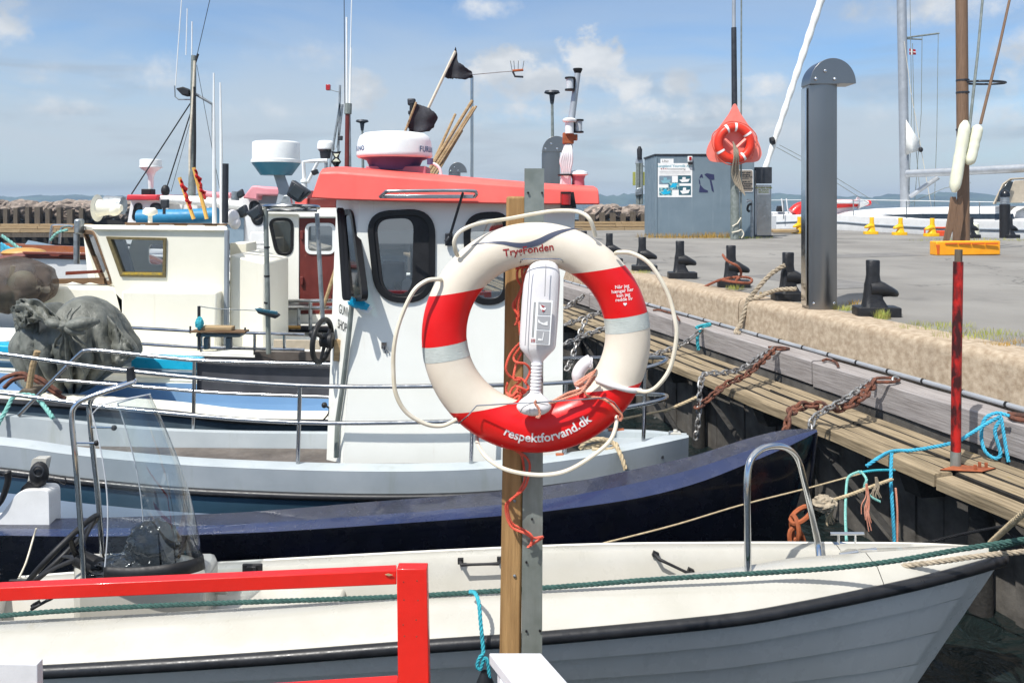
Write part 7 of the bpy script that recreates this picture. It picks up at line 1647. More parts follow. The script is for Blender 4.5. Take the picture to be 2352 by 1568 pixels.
# gathered ear at the upper left running down to the knot
sheetfold('gathered_ear', [(28, 715, -.3), (48, 690, -.45), (90, 690, -.5), (120, 715, -.62), (146, 742, -.66)], [(38, 760, -.3), (60, 745, -.6), (90, 738, -.7), (118, 752, -.72), (148, 756, -.68)], YT, 12, .07, 2)
sheetfold('gathered_ear', [(26, 712, -.35), (40, 700, -.5), (66, 712, -.6), (80, 730, -.6)], [(34, 735, -.35), (44, 752, -.5), (60, 750, -.62), (78, 742, -.62)], YT, 10, .08, 9)
sheetfold('hanging_fold', [(38, 745, -.3), (60, 745, -.45), (90, 740, -.5)], [(34, 880, -.1), (60, 900, -.3), (92, 905, -.35)], YT, 16, .06, 5)
sheetfold('flying_corner', [(248, 725, -.2), (268, 748, -.25), (295, 780, -.25), (311, 800, -.2)], [(245, 835, -.2), (262, 835, -.3), (280, 832, -.3), (304, 818, -.2)], YT, 12, .05, 7)
K_ = P(148, 748, YT-.70); mb = MB(); crumple(mb, K_, (.06, .05, .05), .25, 3, 12, 24, 16)
for a_, L_, w2 in ((.12, .34, .075), (-.42, .2, .05), (pi-.25, .22, .05)):
    e_ = K_+Vector((cos(a_)*L_, .06, sin(a_)*L_)); q = [K_.lerp(e_, t/10)+Vector((0, -.04*sin(pi*t/10), 0)) for t in range(11)]; mb.tube(q, [.015+w2*sin(pi*min(1, t/10*.95+.03)) for t in range(11)], 12, flat=.8)
for a_, L_ in ((-1.35, .55), (-1.6, .6), (-1.85, .5), (-2.2, .35), (1.2, .2), (1.7, .16), (-1.0, .3)):
    e_ = K_+Vector((cos(a_)*L_, .16, sin(a_)*L_)); mb.tube([K_.lerp(e_, t/8)+Vector((.012*sin(t), -.01, 0)) for t in range(9)], [.022*(1-t/9)+.004 for t in range(9)], 8)
mb.build('knot', M('tarp_silver'), sb, smooth=True, auto=75)
# rusty anchor and stick
an = thing('rusty_anchor', 'rust brown bent anchor bars lying beside the silver tarpaulin', 'anchor', P(60, 890, 7.9))
for pts in ([(-10, 885), (10, 868), (40, 858), (60, 860), (62, 875)], [(10, 890), (30, 872), (55, 866), (80, 872), (130, 905), (150, 915)], [(60, 862), (90, 868), (125, 893), (140, 903)]): ptube(an, 'bar', [(*p, 7.95) for p in pts], .022, 'rust', 8, 5)
sp = thing('short_oar', 'weathered grey stick standing on a plank at the left, tied with pale green rope', 'stick', P(66, 900, 7.7)); ptube(sp, 'shaft', [(66, 895, 7.75), (75, 840, 7.75), (86, 806, 7.75)], .03, 'pale_wood', 8, 0); pbox(sp, 'foot', [(38, 905), (48, 893), (75, 893), (82, 912)], 7.7, .2, 'pile_wood')
mb = MB(); mb.rope([P(-5, 975, 7.4), P(15, 940, 7.5), (P(30, 912, 7.6)), P(50, 906, 7.6), P(80, 910, 7.6), P(100, 930, 7.5), P(122, 960, 7.4)], .02); tag(mb.build('mint_mooring_rope', M('rope_mint')), 'pale mint green rope looping over the black strake at the left', 'rope')

# ================================================================ far right: yacht, masts, bollards
Yy = 33
ny = fX([(1770, 497, 39), (1850, 493, 37.5), (1930, 494, 36), (2019, 500, 34.2), (2180, 506, 31.5), (2352, 508, 28.8), (2560, 508, 26)]); fy = fX([(1770, 495, 39.6), (1850, 489, 40), (1930, 488, 40), (2100, 488, 38), (2352, 488, 34), (2560, 487, 31)])
by = simple_boat('white_yacht', 'long white sailing yacht with dark window stripe moored along the far side of the pier', ny, fy, 'plain_white', 'plain_white', rake=0, dk=-.02, m_rub='interior_grey', rubr=.04, rdz=-.32)
cab = []
for x, yt, yb, Y in ((1915, 500, 513, 37), (1960, 487, 513, 36.2), (2040, 480, 513, 35), (2120, 477, 513, 33.8), (2352, 474, 513, 30.2), (2560, 474, 513, 27.5)):
    a = P(x, yb, Y); b_ = P(x, yt, Y); w_ = Vector((.25, .9, 0)); cab.append([a, a.lerp(b_, .7)+w_*.1, b_+w_*.5, b_+w_*3, Vector((a.x, a.y, a.z))+w_*3.6])
mb = MB(); mb.loft(cab); mb.build('coachroof', M('plain_white'), by, smooth=True, auto=50)
mb = MB()
U = [P(2019, 494, 34.6), P(2120, 491, 33.2), P(2250, 491, 31.2), P(2331, 491, 30.05)]; D_ = [P(2019, 495, 34.6), P(2120, 502, 33.2), P(2250, 504, 31.2), P(2331, 505, 30.05)]
mb.loft([[u+Vector((0, .25, 0)), d+Vector((0, .05, 0)), d+Vector((0, -.0, 0)), u+Vector((0, .1, 0))] for u, d in zip(U, D_)]); mb.build('window_stripe', M('window_dark'), by)
ptube(by, 'lifeline', [(1770, 460, 38.5), (1960, 459, 36), (2200, 463, 32), (2420, 466, 29)], .015, 'plain_white', 5, 5)
for x, Y, y1 in ((1800, 38.2, 459), (1960, 36, 459), (2082, 34, 461), (2250, 31.4, 463)): ptube(by, 'stanchion', [(x, 503, Y), (x, y1, Y)], .025, 'galv', 6, 0)
mt = thing('yacht_mast', 'tall pale grey yacht mast with boom, spreaders and thin stays at the right', 'mast', P(2079, 484, 36)); Yx = 36
ptube(mt, 'mast', [(2079, 484, Yx), (2075, 240, Yx), (2070, -40, Yx)], .2, 'grey_mast', 12, 0); ptube(mt, 'boom', [(2084, 399, Yx-.5), (2200, 394, 33.5), (2380, 385, 31)], .17, 'grey_mast', 10, 0); ptube(mt, 'vang', [(2090, 452, Yx-.4), (2155, 407, Yx-1)], .1, 'grey_mast', 8, 0)
ptube(mt, 'spreader', [(2075, 88, Yx), (2110, 83, Yx), (2157, 77, Yx)], .04, 'galv_dull', 6, 0); ptube(mt, 'spreader', [(2076, 89, Yx), (2118, 91, Yx)], .035, 'galv_dull', 6, 0)
for pts in ([(2077, 95), (2092, 210), (2140, 480)], [(2090, -20), (2094, 250), (2088, 440)], [(2118, 80), (2116, 260), (2100, 478)], [(2155, 78), (2152, 300), (2146, 478)], [(2096, 100), (2100, 300), (2112, 430)], [(1790, 333), (1845, 362), (2020, 470)], [(1783, 338), (1845, 372), (2000, 470)], [(2082, 470), (2170, 432), (2230, 420)]): ptube(mt, 'stay', [(*p, Yx-.3) for p in pts], .014, 'cord_white' if pts[0][0] == 2077 else 'galv_dull', 5, 0)
fd = thing('courtesy_flag', 'tiny red flag with white cross flying beside the yacht mast', 'flag', P(2095, 127, Yx)); mb = MB(); mb.prism([P(2089, 112, Yx), P(2103, 114, Yx+.1), P(2104, 126, Yx+.1), P(2089, 126, Yx)], (0, .02, 0)); mb.build('cloth', M('flag_red'), fd)
mb = MB(); mb.prism([P(2093, 112.5, Yx-.02), P(2095.5, 112.8, Yx-.02), P(2095.5, 126, Yx-.02), P(2093, 126, Yx-.02)], (0, .01, 0)); mb.prism([P(2089, 118, Yx-.03), P(2104, 119, Yx+.05), P(2104, 121, Yx+.05), P(2089, 120, Yx-.03)], (0, .01, 0)); mb.build('cross', M('letter_white'), fd)
mb = MB(); mb.loft([[P(2081, 275, Yx-.3), P(2083, 278, Yx-.35), P(2085, 283, Yx-.3)], [P(2081, 330, Yx-.3), P(2095, 325, Yx-.5), P(2108, 318, Yx-.3)], [P(2081, 356, Yx-.3), P(2098, 350, Yx-.5), P(2119, 345, Yx-.3)]], closed=False, cap=False)
o = mb.build('small_sail', M('sail_white'), smooth=True); tag(o, 'small white triangular sail clewed up behind the yacht mast', 'sail'); md = o.modifiers.new('t', 'SOLIDIFY'); md.thickness = .02
mb = MB(); mb.ell(P(2115, 344, Yx-.4), (.1, .08, .12), 10, 6); mb.build('clew_block', M('matte_black'), o)
fst = thing('furled_headsail', 'white furled headsail slanting up from behind the steel dispenser', 'sail', P(1756, 385, 34))
pp = [P(1756, 392, 34), P(1821, 196, 34), P(1899, -40, 34)]; pp = resample(cr(pp, 6), .12)
mb = MB(); mb.tube(pp, [.115+.05*min(1, (i/len(pp)-.1)*1.2 if i/len(pp) > .1 else 0)+.014*sin(i*.9) for i in range(len(pp))], 10); mb.build('rolled_sail', M('sail_white'), fst, smooth=True)
ptube(fst, 'sail_tie', [(1770, 325, 33.9), (1778, 323, 33.9)], .17, 'matte_black', 8, 0)
spd = thing('sprayhood', 'beige canvas sprayhood with clear dark windows at the right edge', 'sprayhood', P(2330, 465, 30.5)); mb = MB()
mb.loft([[P(2280, 468, 29.8), P(2302, 422, 30), P(2320, 409, 30.2), P(2420, 405, 30.2)], [P(2285, 468, 31.6), P(2308, 422, 31.8), P(2326, 411, 32), P(2420, 407, 32)]], closed=False, cap=False); o = mb.build('canvas', M('canvas_beige'), spd); md = o.modifiers.new('t', 'SOLIDIFY'); md.thickness = .04
pbox(spd, 'clear_window', [(2296, 440), (2318, 415), (2328, 418), (2312, 462), (2290, 464)], 29.7, .03, 'window_dark'); pbox(spd, 'side_panel', [(2300, 466), (2330, 415), (2420, 410), (2420, 466)], 29.9, .03, 'canvas_beige')
# red and white inflatable
ri = thing('red_white_inflatable', 'red and white rigid inflatable beyond the pier, partly behind the tall steel post', 'boat', P(1940, 490, 39))
ptube(ri, 'tube', [(1822, 490, 38.6), (1845, 474, 38.6), (1925, 468, 38.6), (1975, 467, 38.6), (1999, 466, 38.6)], (.3, .12), 'signal_red', 12, 5); ptube(ri, 'white_stripe', [(1850, 470, 38.3), (1925, 464, 38.3), (1980, 465, 38.4)], .08, 'plain_white', 8, 5); ptube(ri, 'bow_cone', [(1970, 466, 38.5), (1985, 466, 38.5), (2001, 466, 38.6)], (.3, .03), 'plain_white', 12, 0); pbox(ri, 'hull', [(1840, 478), (1965, 472), (1960, 484), (1920, 492), (1840, 495)], 38.7, .8, 'plain_white', .05)
ap = thing('rail_boat', 'small dark and white boat behind the steel dispenser with thin rails', 'boat', P(1800, 490, 40.5)); pbox(ap, 'hull', [(1776, 487), (1850, 487), (1850, 500), (1776, 500)], 40.5, 1.2, 'plain_white', .05); pbox(ap, 'engine', [(1788, 473), (1800, 473), (1802, 486), (1786, 486)], 40.4, .3, 'matte_black', .03)
for x in (1795, 1806): ptube(ap, 'rail', [(x+4, 488, 40.4), (x, 456, 40.4)], .03, 'plain_white', 6, 0)
tag(pbox(None, 'timber_baulk', [(1777, 527), (1836, 527), (1836, 535), (1777, 535)], 30, .4, 'pale_wood', .03), 'pale timber baulk lying at the far pier edge left of the steel post', 'timber')
# yellow and black bollards along the far edge
yb = None
for k, (x, y, lb_) in enumerate(((2000, 538, 'leftmost of the three open-standing yellow bollards on the far pier edge'), (2066, 540, 'middle one of the three open-standing yellow bollards on the far pier edge'), (2139, 543, 'rightmost yellow bollard on the far pier edge, beside the orange box'), (1834, 536, 'yellow bollard mostly hidden behind the tall shiny steel post'))):
    Y = 1.2*F/(y-HY); p = P(x, y, Y); p.z = ZQ
    if k == 0: yb = thing('yellow_bollard', lb_, 'bollard', p, 'yellow bollards on the far pier edge'); bollard(yb, p, .78, pi, M('yellow_paint'))
    else: c = copy_tree(yb); c.location = p; c['label'] = lb_; c.rotation_euler = (0, 0, .1*k)
bb = None
for k, (x, y, lb_) in enumerate(((2232, 547, 'black bollard on the far pier edge right of the brown wooden mast'), (2322, 547, 'black bollard in front of the dark lamp bollard at the far right'))):
    Y = 1.2*F/(y-HY); p = P(x, y, Y); p.z = ZQ
    if k == 0: bb = thing('small_black_bollard', lb_, 'bollard', p, 'black bollards on the far pier edge'); bollard(bb, p, .85, .3, M('tarred_iron'))
    else: c = copy_tree(bb); c.location = p; c['label'] = lb_
Yl = 26.5; lbx = thing('lamp_bollard', 'dark cylindrical lamp bollard with domed black top at the far right', 'lamp', (P(2308, 0, Yl).x, Yl, ZQ))
q = P(2308, 545, Yl); mb = MB(); mb.lathe([(.16, 0), (.16, 1.12)], (q.x, Yl, ZQ), 20); mb.build('post', M('matte_black'), lbx, smooth=True, auto=50)
mb = MB(); mb.lathe([(.13, 1.12), (.13, 1.36)], (q.x, Yl, ZQ), 20); mb.build('lens', M('lens_clear'), lbx, smooth=True, auto=50)
for k in range(4): mb = MB(); mb.lathe([(.15, 0), (.15, .018)], (q.x, Yl, ZQ+1.15+k*.055), 20); mb.build('louvre', M('galv'), lbx)
mb = MB(); mb.lathe([(.16, 1.37), (.155, 1.46), (.12, 1.55), (.05, 1.6), (.01, 1.605)], (q.x, Yl, ZQ), 20); mb.build('dome_cap', M('navy_cap'), lbx, smooth=True, auto=60)
ob_ = thing('orange_box', 'small orange metal box with handle behind the rightmost yellow bollard', 'box', P(2160, 545, 28)); pbox(ob_, 'box', [(2150, 530), (2174, 530), (2174, 543), (2150, 543)], 28, .3, 'orange_box', .02); ptube(ob_, 'handle', [(2124, 541, 28), (2124, 526, 28), (2128, 523, 28), (2174, 523, 28), (2178, 527, 28), (2178, 540, 28)], .03, 'orange_box', 8, 0)
mb = MB(); mb.lathe([(.05, -.42), (.14, -.36), (.16, 0), (.14, .28), (.05, .34)], P(2238, 533, 28.3), 16); tag(mb.build('white_fender', M('fender'), smooth=True), 'white fender hanging at the yacht side right of the brown mast', 'fender')
# brown wooden mast on the quay with ring, spars and fenders
Ym_ = 19.5; wm_ = thing('wooden_mast', 'thick brown weathered wooden mast standing on the quay at the right', 'mast', (P(2211, 0, Ym_).x, Ym_, ZQ))
ptube(wm_, 'mast', [(2214, 577, Ym_), (2211, 300, Ym_), (2208, -60, Ym_)], .135, 'mast_wood', 14, 0); mb = MB(); mb.tube(circle(P(2259, 190, Ym_), 46/F*Ym_, 40, (1, 0, -.03), (0, .9, .05), .42), .028, 8, closed=True); mb.build('iron_hoop', M('dark_steel'), wm_, smooth=True)
for y in (183, 211, 296): ptube(wm_, 'band', [(2211, y, Ym_), (2211, y+4, Ym_)], .15, 'dark_steel', 12, 0)
for (x0, y0, x1, y1, r, lb_) in ((2262, -60, 2226, 300, .035, 'thin grey spar leaning on the brown mast inside the iron hoop'), (2332, -60, 2252, 285, .036, 'brown-grey spar slanting through the iron hoop from the upper right')):
    o = ptube(None, 'leaning_spar', [(x1, y1, Ym_-.5), ((x0+x1)/2+2, (y0+y1)/2, Ym_-.4), (x0, y0, Ym_-.3)], (r*1.0, r*.8), 'mast_wood' if x0 > 2300 else 'galv_dull', 8, 0, (lb_, 'spar'))
for x0, y0, x1, y1, r, lb_ in ((2218, 277, 2191, 442, 15, 'longer pale yellow fender tied to the brown wooden mast'), (2247, 287, 2225, 379, 15, 'shorter pale yellow fender hanging right of the brown wooden mast')):
    a = P(x0, y0, Ym_-.45); b_ = P(x1, y1, Ym_-.45); k = 16; R_ = r/F*Ym_*.82; mb = MB(); mb.tube([a.lerp(b_, i/k) for i in range(k+1)], [R_*(.35 if i == 0 or i == k else (.85 if i == 1 or i == k-1 else 1+.02*sin(i*1.7)-(.06 if i == 7 else 0))) for i in range(k+1)], 14)
    tag(mb.build('long_fender', M('fender'), smooth=True), lb_, 'fender')
for pts, lb_ in (([(2185, 452), (2196, 452), (2200, 470), (2192, 520), (2178, 562), (2166, 562), (2178, 500)], 'grey weathered oar leaning at the left foot of the brown mast'), ([(2200, 455), (2212, 450), (2214, 500), (2206, 550), (2200, 566), (2190, 566), (2190, 520), (2196, 480)], 'brown paddle blade leaning against the foot of the brown mast')):
    mb = MB(); mb.prism([P(x, y, Ym_-.35) for x, y in pts], (0, .05, 0)); tag(mb.build('oar', M('mast_wood' if 'brown' in lb_ else 'pile_wood'), bevel=.01), lb_, 'oar')
# amber plastic barrier block
Ya = 1.2*F/(587-HY); am = thing('amber_kerb_block', 'long amber yellow plastic block lying on the quay behind the red post', 'block', (P(2224, 0, Ya).x, Ya, ZQ))
a = P(2151, 587, Ya); b_ = P(2298, 585, Ya+.1); mb = MB(); h_ = 32/F*Ya; mb.hexa([a, b_, b_+Vector((0, .3, 0)), a+Vector((0, .3, 0)), a+Vector((0, 0, h_)), b_+Vector((0, 0, h_)), b_+Vector((0, .3, h_)), a+Vector((0, .3, h_))]); mb.build('body', M('amber_plastic'), am, bevel=.02)
for k in range(4): pbox(am, 'slot', [(2172+k*31, 558), (2200+k*31, 557.5), (2200+k*31, 561), (2172+k*31, 561.5)], Ya-.006+.01*k, .03, 'amber_dark', .003)
pbox(am, 'end_recess', [(2151, 562), (2159, 562), (2158, 584), (2153, 584)], Ya-.005, .03, 'amber_dark', .003)

# ================================================================ red post and lines on the walkway
hw = CZ-ZW; Yp_ = hw*F/(1074-HY); rp = thing('red_iron_post', 'worn red painted iron post bolted to the walkway planks', 'post', P(2195, 1074, Yp_))
rr_ = 11.3/F*Yp_
mb = MB(); mb.tube([P(2195, 1072, Yp_), P(2197, 850, Yp_), P(2201, 601, Yp_)], rr_*.95, 14); mb.build('pipe', M('worn_red'), rp, smooth=True, auto=60)
mb = MB(); mb.tube([P(2195, 1070, Yp_), P(2195.3, 1036, Yp_)], rr_*1.0, 14); mb.build('bare_foot', M('galv_dull'), rp, smooth=True, auto=60)
mb = MB(); mb.tube([P(2201, 604, Yp_), P(2202, 573, Yp_)], rr_*.82, 4); mb.build('wooden_plug', M('pile_wood'), rp)
mb = MB(); mb.hexa([*[onz(x, y, hw-.004) for x, y in ((2158, 1078), (2255, 1083), (2288, 1074), (2200, 1066))], *[onz(x, y, hw-.022) for x, y in ((2158, 1078), (2255, 1083), (2288, 1074), (2200, 1066))]]); mb.build('base_plate', M('rusty_plate'), rp, bevel=.003)
for x, y in ((2250, 1071), (2265, 1072), (2240, 1077)): mb = MB(); q = onz(x, y, hw-.024); mb.cyl(q, q+Vector((0, 0, .03)), .012, 6); mb.build('bolt', M('rusty_plate'), rp)
hb = CZ-ZB
def mix_pts(l):
    """(px, py, kind): 'b' lies on the beam, 'w' on the walkway, number = that distance"""
    out = []
    for x, y, k in l:
        out.append(onz(x, y, hb-.03) if k == 'b' else onz(x, y, hw-.03) if k == 'w' else P(x, y, k))
    return out
CH = [([(1775, 800, 'b'), (1740, 822, 8.25), (1700, 848, 8.0), (1655, 857, 7.9), (1622, 857, 7.85), (1610, 875, 7.7), (1606, 920, 7.65), (1604, 965, 7.6), (1598, 1005, 7.6)], .075, .0095, 'chain_steel', 'grey steel chain looping over the walkway edge, left of the rustier one'),
      ([(1780, 802, 'b'), (1748, 832, 8.2), (1712, 862, 8.0), (1668, 882, 7.9), (1640, 905, 7.75), (1612, 928, 7.65), (1600, 936, 7.6)], .085, .012, 'rust', 'rusty brown chain running from the beam to the cream rope'),
      ([(2003, 872, 'b'), (1965, 900, 6.75), (1925, 925, 6.6), (1890, 945, 6.5), (1865, 965, 6.45), (1858, 1010, 6.4)], .075, .009, 'chain_steel', 'grey chain slanting from the long shackle bar to the walkway edge'),
      ([(2008, 876, 'b'), (1985, 905, 6.75), (1955, 928, 6.65), (1915, 938, 6.6), (1870, 930, 6.7), (1830, 935, 6.65), (1812, 955, 6.5), (1806, 985, 6.45), (1806, 1015, 6.45)], .1, .015, 'rust', 'heavy rusty chain draped over the walkway above the dark blue bow'),
      ([(1612, 757, 'b'), (1580, 782, 9.9), (1545, 800, 9.8), (1500, 815, 9.7), (1465, 830, 9.6)], .085, .011, 'chain_steel', 'dark chain running from the teal knot on the beam down behind the lifebuoy'),
      ([(1340, 680, 13.5), (1318, 695, 13.3), (1300, 706, 13.2)], .12, .018, 'chain_steel', 'bright chain seen through the lifebuoy just under its top right'),
      ([(1395, 713, 12.2), (1350, 728, 12), (1300, 745, 11.8)], .11, .015, 'chain_steel', 'middle one of three chains seen through the lifebuoy'),
      ([(1395, 752, 10.8), (1350, 768, 10.7), (1298, 790, 10.5)], .1, .014, 'chain_steel', 'lowest chain seen through the lifebuoy, crossing the dark quay wall'),
      ([(1345, 733, 11.5), (1333, 765, 11.4), (1322, 795, 11.3), (1312, 830, 11.2), (1300, 850, 11.1)], .1, .014, 'chain_steel', 'thin chain hanging straight down the quay wall inside the lifebuoy opening')]
for pts, L_, r, m, lb_ in CH:
    mb = MB(); mb.chain(mix_pts(pts), L_*1.15, r); tag(mb.build('mooring_chain', M(m), smooth=True), lb_, 'chain')
RP = [([(1700, 765, 9.6), (1690, 762, 'b'), (1700, 745, 9.75), (1712, 710, 9.75), (1720, 688, 9.75), (1742, 660, 9.7), (1770, 630, 9.7), (1803, 608, 9.6)], .028, 'rope_grey', 'thick laid rope rising from the beam to the bollard by the steel post'),
      ([(1715, 688, 9.75), (1740, 684, 9.7), (1765, 672, 9.7), (1790, 665, 9.55), (1830, 663, 9.4)], .026, 'rope_grey', 'thick rope turn lying on the quay edge at the foot of the roped bollard'),
      ([(1545, 720, 12.2), (1560, 700, 12.1), (1590, 675, 11.6), (1625, 655, 11.3), (1660, 641, 11), (1700, 636, 10.9), (1725, 640, 10.9), (1722, 650, 10.7), (1690, 648, 10.6), (1660, 643, 10.8)], .018, 'rope_rust', 'rust red rope running from the quay foot to the third bollard'),
      ([(1660, 585, 10.9), (1672, 600, 10.75), (1695, 612, 10.7), (1702, 630, 10.8), (1690, 645, 10.7)], .018, 'rope_rust', 'rust red rope coil round the neck of a bollard'),
      ([(1525, 945, 7.7), (1560, 930, 7.65), (1600, 912, 7.6)], .016, 'rope_cream', 'cream rope joining the rusty chain from the left above the dark blue boat'),
      ([(1430, 962, 7.3), (1480, 952, 7.5), (1530, 942, 7.7)], .011, 'rope_cream', 'thin cream line between the grey boat bow rail and the rusty chain'),
      ([(1385, 1247, 5.0), (1550, 1205, 5.1), (1700, 1160, 5.3), (1850, 1122, 5.5), (1985, 1085, 5.6)], .0055, 'rope_cream', 'thin cream line stretched across the dark blue hull to the walkway ropes'),
      ([(1870, 1160, 5.2), (1940, 1140, 5.3), (2000, 1118, 5.4), (2050, 1100, 5.5)], .012, 'rope_cream', 'frayed cream rope below the blue one, knotted at its left end'),
      ([(1945, 1250, 4.72), (1942, 1180, 5.1), (1945, 1110, 5.5), (1952, 1092, 5.55), (1975, 1082, 5.55)], .009, 'rope_mint', 'pale green rope rising from the far bow cleat of the white boat'),
      ([(1978, 1082, 5.5), (1990, 1100, 5.4), (1985, 1120, 5.4), (2000, 1140, 5.4), (2022, 1152, 5.4)], .009, 'rope_mint', 'short mint rope tail hanging from the knot beside the quay wall'),
      ([(1975, 1085, 5.5), (2010, 1080, 5.55), (2056, 1079, 5.6)], .009, 'rope_teal', 'short teal rope end sticking out right from the knot beside the quay wall'),
      ([(1990, 1070, 5.7), (2020, 1050, 5.7), (2050, 1036, 'w'), (2100, 1033, 'w'), (2190, 1016, 5.75), (2230, 995, 5.8), (2270, 970, 5.85), (2300, 955, 5.8)], .013, 'rope_blue', 'bright blue rope running over the walkway behind the red post to the beam'),
      ([(2048, 1040, 5.62), (2046, 1100, 5.55), (2050, 1170, 5.5), (2054, 1240, 5.5), (2056, 1300, 5.5)], .012, 'rope_blue', 'bright blue rope hanging straight down from the walkway edge'),
      ([(2057, 1120, 5.52), (2061, 1180, 5.5), (2060, 1290, 5.5)], .007, 'rope_peach', 'thin brown string hanging beside the vertical blue rope'),
      ([(2318, 955, 5.78), (2290, 948, 5.85), (2262, 962, 5.88), (2254, 1000, 5.88), (2262, 1035, 5.85), (2285, 1052, 5.82), (2298, 1040, 5.8), (2285, 990, 5.82), (2300, 962, 5.8)], .013, 'rope_blue', 'loop of bright blue rope hanging from the rusty ring at the right edge'),
      ([(2300, 958, 5.8), (2306, 1000, 5.78), (2316, 1060, 5.74)], .012, 'rope_blue', 'loose end of bright blue rope hanging right of the blue loop'),
      ([(1600, 752, 'b'), (1612, 748, 'b'), (1632, 745, 'b'), (1610, 755, 10.1), (1602, 775, 9.9), (1604, 803, 9.9)], .022, 'rope_teal', 'faded teal rope knotted on the timber beam'),
      ([(2360, 1170, 3.55), (2320, 1205, 3.8), (2275, 1246, 4.35)], .014, 'rope_cream', 'cream rope coming down from the upper right to the bow of the white boat'),
      ([(2275, 1262, 4.4), (2330, 1246, 4.2), (2400, 1232, 3.9)], .015, 'rope_green', 'green rope end running from the white bow tip out of the right edge'),
      ([(1962, 1312, 4.3), (2050, 1302, 4.22), (2150, 1290, 4.15), (2250, 1276, 4.1), (2350, 1266, 4.05), (2450, 1252, 4.0)], .0135, 'rope_grey', 'beige laid rope from the near bow cleat out past the white bow tip'),
      ([(2448, 1222, 3.75), (2352, 1238, 3.8), (2200, 1262, 3.9), (2050, 1288, 3.98), (1900, 1305, 4.05), (1700, 1318, 4.08), (1500, 1330, 4.1), (1250, 1349, 4.12), (900, 1370, 4.13), (400, 1388, 4.12), (100, 1405, 4.12), (-200, 1432, 4.12)], .0125, 'rope_green', 'long dark green laid rope running the whole length of the white boat side deck'),
      ([(2060, 1262, 5.3), (2200, 1228, 5.0), (2320, 1205, 4.6)], .009, 'matte_black', 'thin dark rope in the shade right of the white bow'),
      ([(1080, 1358, 4.05), (1092, 1362, 3.92), (1100, 1385, 3.86), (1104, 1430, 3.82), (1109, 1480, 3.8), (1110, 1500, 3.79)], .010, 'rope_teal', 'teal rope hanging over the white boat side left of the post'),
      ([(1110, 1500, 3.78), (1100, 1512, 3.78), (1096, 1530, 3.78), (1104, 1535, 3.78), (1112, 1510, 3.78), (1120, 1520, 3.78), (1124, 1555, 3.78)], .009, 'rope_teal', 'knotted teal rope tail just above the black fender')]
for pts, r, m, lb_ in RP:
    mb = MB(); w_ = mix_pts(pts); mb.rope(w_ if len(w_) > 2 else [w_[0], w_[0].lerp(w_[1], .5), w_[1]], r, r*6.5, 6); tag(mb.build('mooring_rope', M(m), smooth=True), lb_, 'rope')
mb = MB(); mb.lathe([(.02, .0), (.045, -.06), (.05, -.2), (.05, -.5), (.02, -.56)][::-1], P(1114, 1542, 3.79), 16); tag(mb.build('black_fender', M('rub_black'), smooth=True), 'black fender hanging on the teal rope at the side of the white boat', 'fender')
for pts, s_ in (([(1870, 1160), (1905, 1158), (1935, 1178)], 3), ([(1990, 1105), (1985, 1150), (1998, 1190)], 8), ([(2010, 1100), (2005, 1150), (2000, 1200), (2012, 1225)], 5)):
    pass
def frayed(x, y, Y, L_, m, lb_, seed):
    random.seed(seed); mb = MB()
    for k in range(9):
        dx = random.uniform(-9, 9); l = L_*random.uniform(.6, 1); mb.tube(cr([P(x+dx*.2, y, Y), P(x+dx*.5+3, y+l*.4, Y), P(x+dx-3, y+l*.7, Y), P(x+dx*1.4, y+l, Y)], 5), .0035, 4)
    tag(mb.build('frayed_rope', M(m), smooth=True), lb_, 'rope')
frayed(1908, 1158, 5.2, 50, 'rope_cream', 'frayed white rope strands hanging beside the arched chrome bow rail', 1); frayed(1990, 1110, 5.35, 110, 'rope_peach', 'shaggy brown frayed rope hanging in front of the dark quay wall', 2); frayed(2012, 1095, 5.4, 60, 'rope_grey', 'thin grey frayed strands beside the shaggy brown rope', 3)
mb = MB(); crumple(mb, P(1893, 1156, 5.2), (.06, .05, .04), .35, 3, 5, 20, 12); tag(mb.build('rope_knot', M('rope_grey')), 'big untidy pale rope knot right of the chrome bow rail', 'rope')
# shackles, ring bars
for pts, r, lb_ in (([(2003, 872), (2018, 868), (2050, 868), (2065, 872), (2050, 877), (2018, 877), (2003, 874)], .014, 'long rusty shackle bar lying on the timber beam above the heavy chain'), ([(1765, 797), (1790, 797), (1812, 800), (1790, 803), (1768, 800)], .013, 'rusty shackle on the beam where the grey and rusty chains start'), ([(1890, 828), (1900, 825), (1920, 832), (1925, 840)], .014, 'rusty staple in the top of the timber beam between the two chain anchors'), ([(2315, 950), (2335, 952), (2400, 962), (2400, 970), (2335, 962), (2318, 955)], .018, 'rusty ring bar on the beam at the right edge with blue rope through it'), ([(1500, 712), (1515, 712), (1530, 716), (1550, 722), (1560, 735)], .014, 'small rusty ring bar on the beam just right of the white lifebuoy cord')):
    mb = MB(); mb.tube(cr([onz(x, y, hb-.02) for x, y in pts], 5), r, 8); tag(mb.build('iron_shackle', M('rust'), smooth=True), lb_, 'shackle')
mb = MB(); q = onz(2058, 872, hb-.02); mb.tube(circle(q, .03, 18, (1, 0, 0), (0, .5, .8)), .009, 6, closed=True); tag(mb.build('steel_eye', M('galv')), 'bright steel eye at the right end of the long shackle bar', 'eye')
# rust-orange chain dropping at the quay face
mb = MB(); mb.chain([P(1855, 1170, 5.3), P(1830, 1185, 5.3), P(1822, 1210, 5.3), P(1832, 1245, 5.3)], .16, .016); tag(mb.build('mooring_chain', M('rusty_plate'), smooth=True), 'orange rusty chain links hanging below the dark blue bow, behind the chrome arch', 'chain')
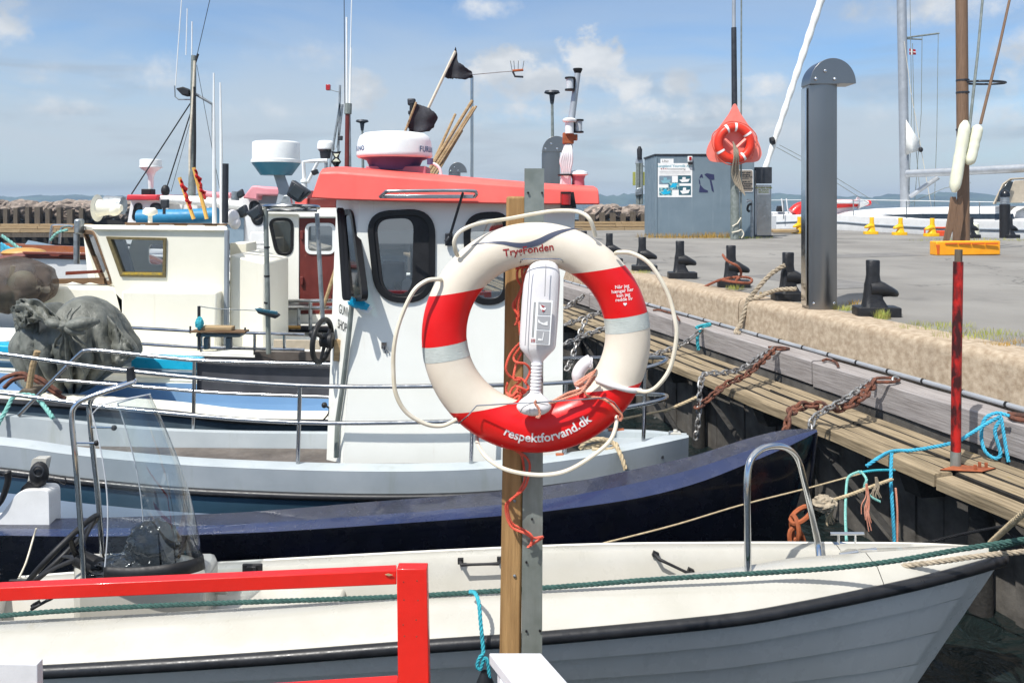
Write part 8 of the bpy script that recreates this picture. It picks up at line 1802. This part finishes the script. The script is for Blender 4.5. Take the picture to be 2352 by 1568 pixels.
# hanging slime and dark rope on the wall
# ================================================================ grass tufts
def tuft(cx, cy, r, n, h, m, hq=1.2, seed=0, spread=1):
    random.seed(seed); mb = MB(); c = onz(cx, cy, hq)
    for i in range(n):
        a = random.uniform(0, 2*pi); d = r*math.sqrt(random.random()); b_ = c+Vector((cos(a)*d*spread, sin(a)*d, 0)); l = h*random.uniform(.5, 1); t = Vector((random.uniform(-.5, .5)*l, random.uniform(-.5, .5)*l, l)); w_ = Vector((cos(a+1.57), sin(a+1.57), 0))*.0022*(1 if hq < 1.3 and cy > 600 else 3)
        mid = b_+t*.55+Vector((0, 0, l*.12)); e_ = b_+t; mb.add([b_-w_, b_+w_, mid+w_*.7, mid-w_*.7, e_], [(0, 1, 2, 3), (3, 2, 4)])
    o = mb.build('grass_tuft', M(m)); return o
for k, (x, y, r, n, h, m, sp_) in enumerate(((2027, 732, .07, 170, .11, 'grass_green', 1.3), (1945, 712, .09, 160, .07, 'grass_green', 1.6), (1688, 665, .09, 150, .08, 'grass_green', 1.6), (1760, 676, .1, 90, .05, 'grass_dry', 1.8), (2150, 752, .2, 260, .06, 'grass_green', 2), (2250, 772, .22, 300, .07, 'grass_green', 2), (2330, 790, .15, 140, .05, 'grass_dry', 2), (1960, 700, .1, 80, .07, 'grass_dry', 1.5),
                                             (1540, 546, .5, 260, .22, 'grass_dry', 2.6), (1600, 547, .45, 200, .14, 'grass_dry', 3), (1645, 546, .4, 260, .25, 'grass_dry', 2), (1715, 548, .3, 120, .1, 'grass_green', 3), (2260, 553, .6, 240, .1, 'grass_green', 4), (1470, 628, .12, 120, .07, 'grass_green', 2))):
    tag(tuft(x, y, r, n, h, m, seed=k, spread=sp_), 'grass growing in cracks of the quay edge and at the kiosk foot', 'grass', kind='stuff')
# haze over the far water
hz_ = bpy.data.materials.new('haze'); hz_.use_nodes = True; hn_ = hz_.node_tree; [hn_.nodes.remove(n_i) for n_i in list(hn_.nodes) if n_i.type == 'BSDF_PRINCIPLED']
pv = hn_.nodes.new('ShaderNodeVolumePrincipled'); pv.inputs['Color'].default_value = (.56, .73, .95, 1); pv.inputs['Density'].default_value = .0006; pv.inputs['Anisotropy'].default_value = .2
hn_.links.new(pv.outputs[0], hn_.nodes['Material Output'].inputs['Volume'])
mb = MB(); mb.box((0, 470, 7), (3200, 1060, 18)); o = mb.build('haze', hz_, loc=(0, 0, 0)); o['kind'] = 'stuff'; o['label'] = 'thin bluish sea haze'
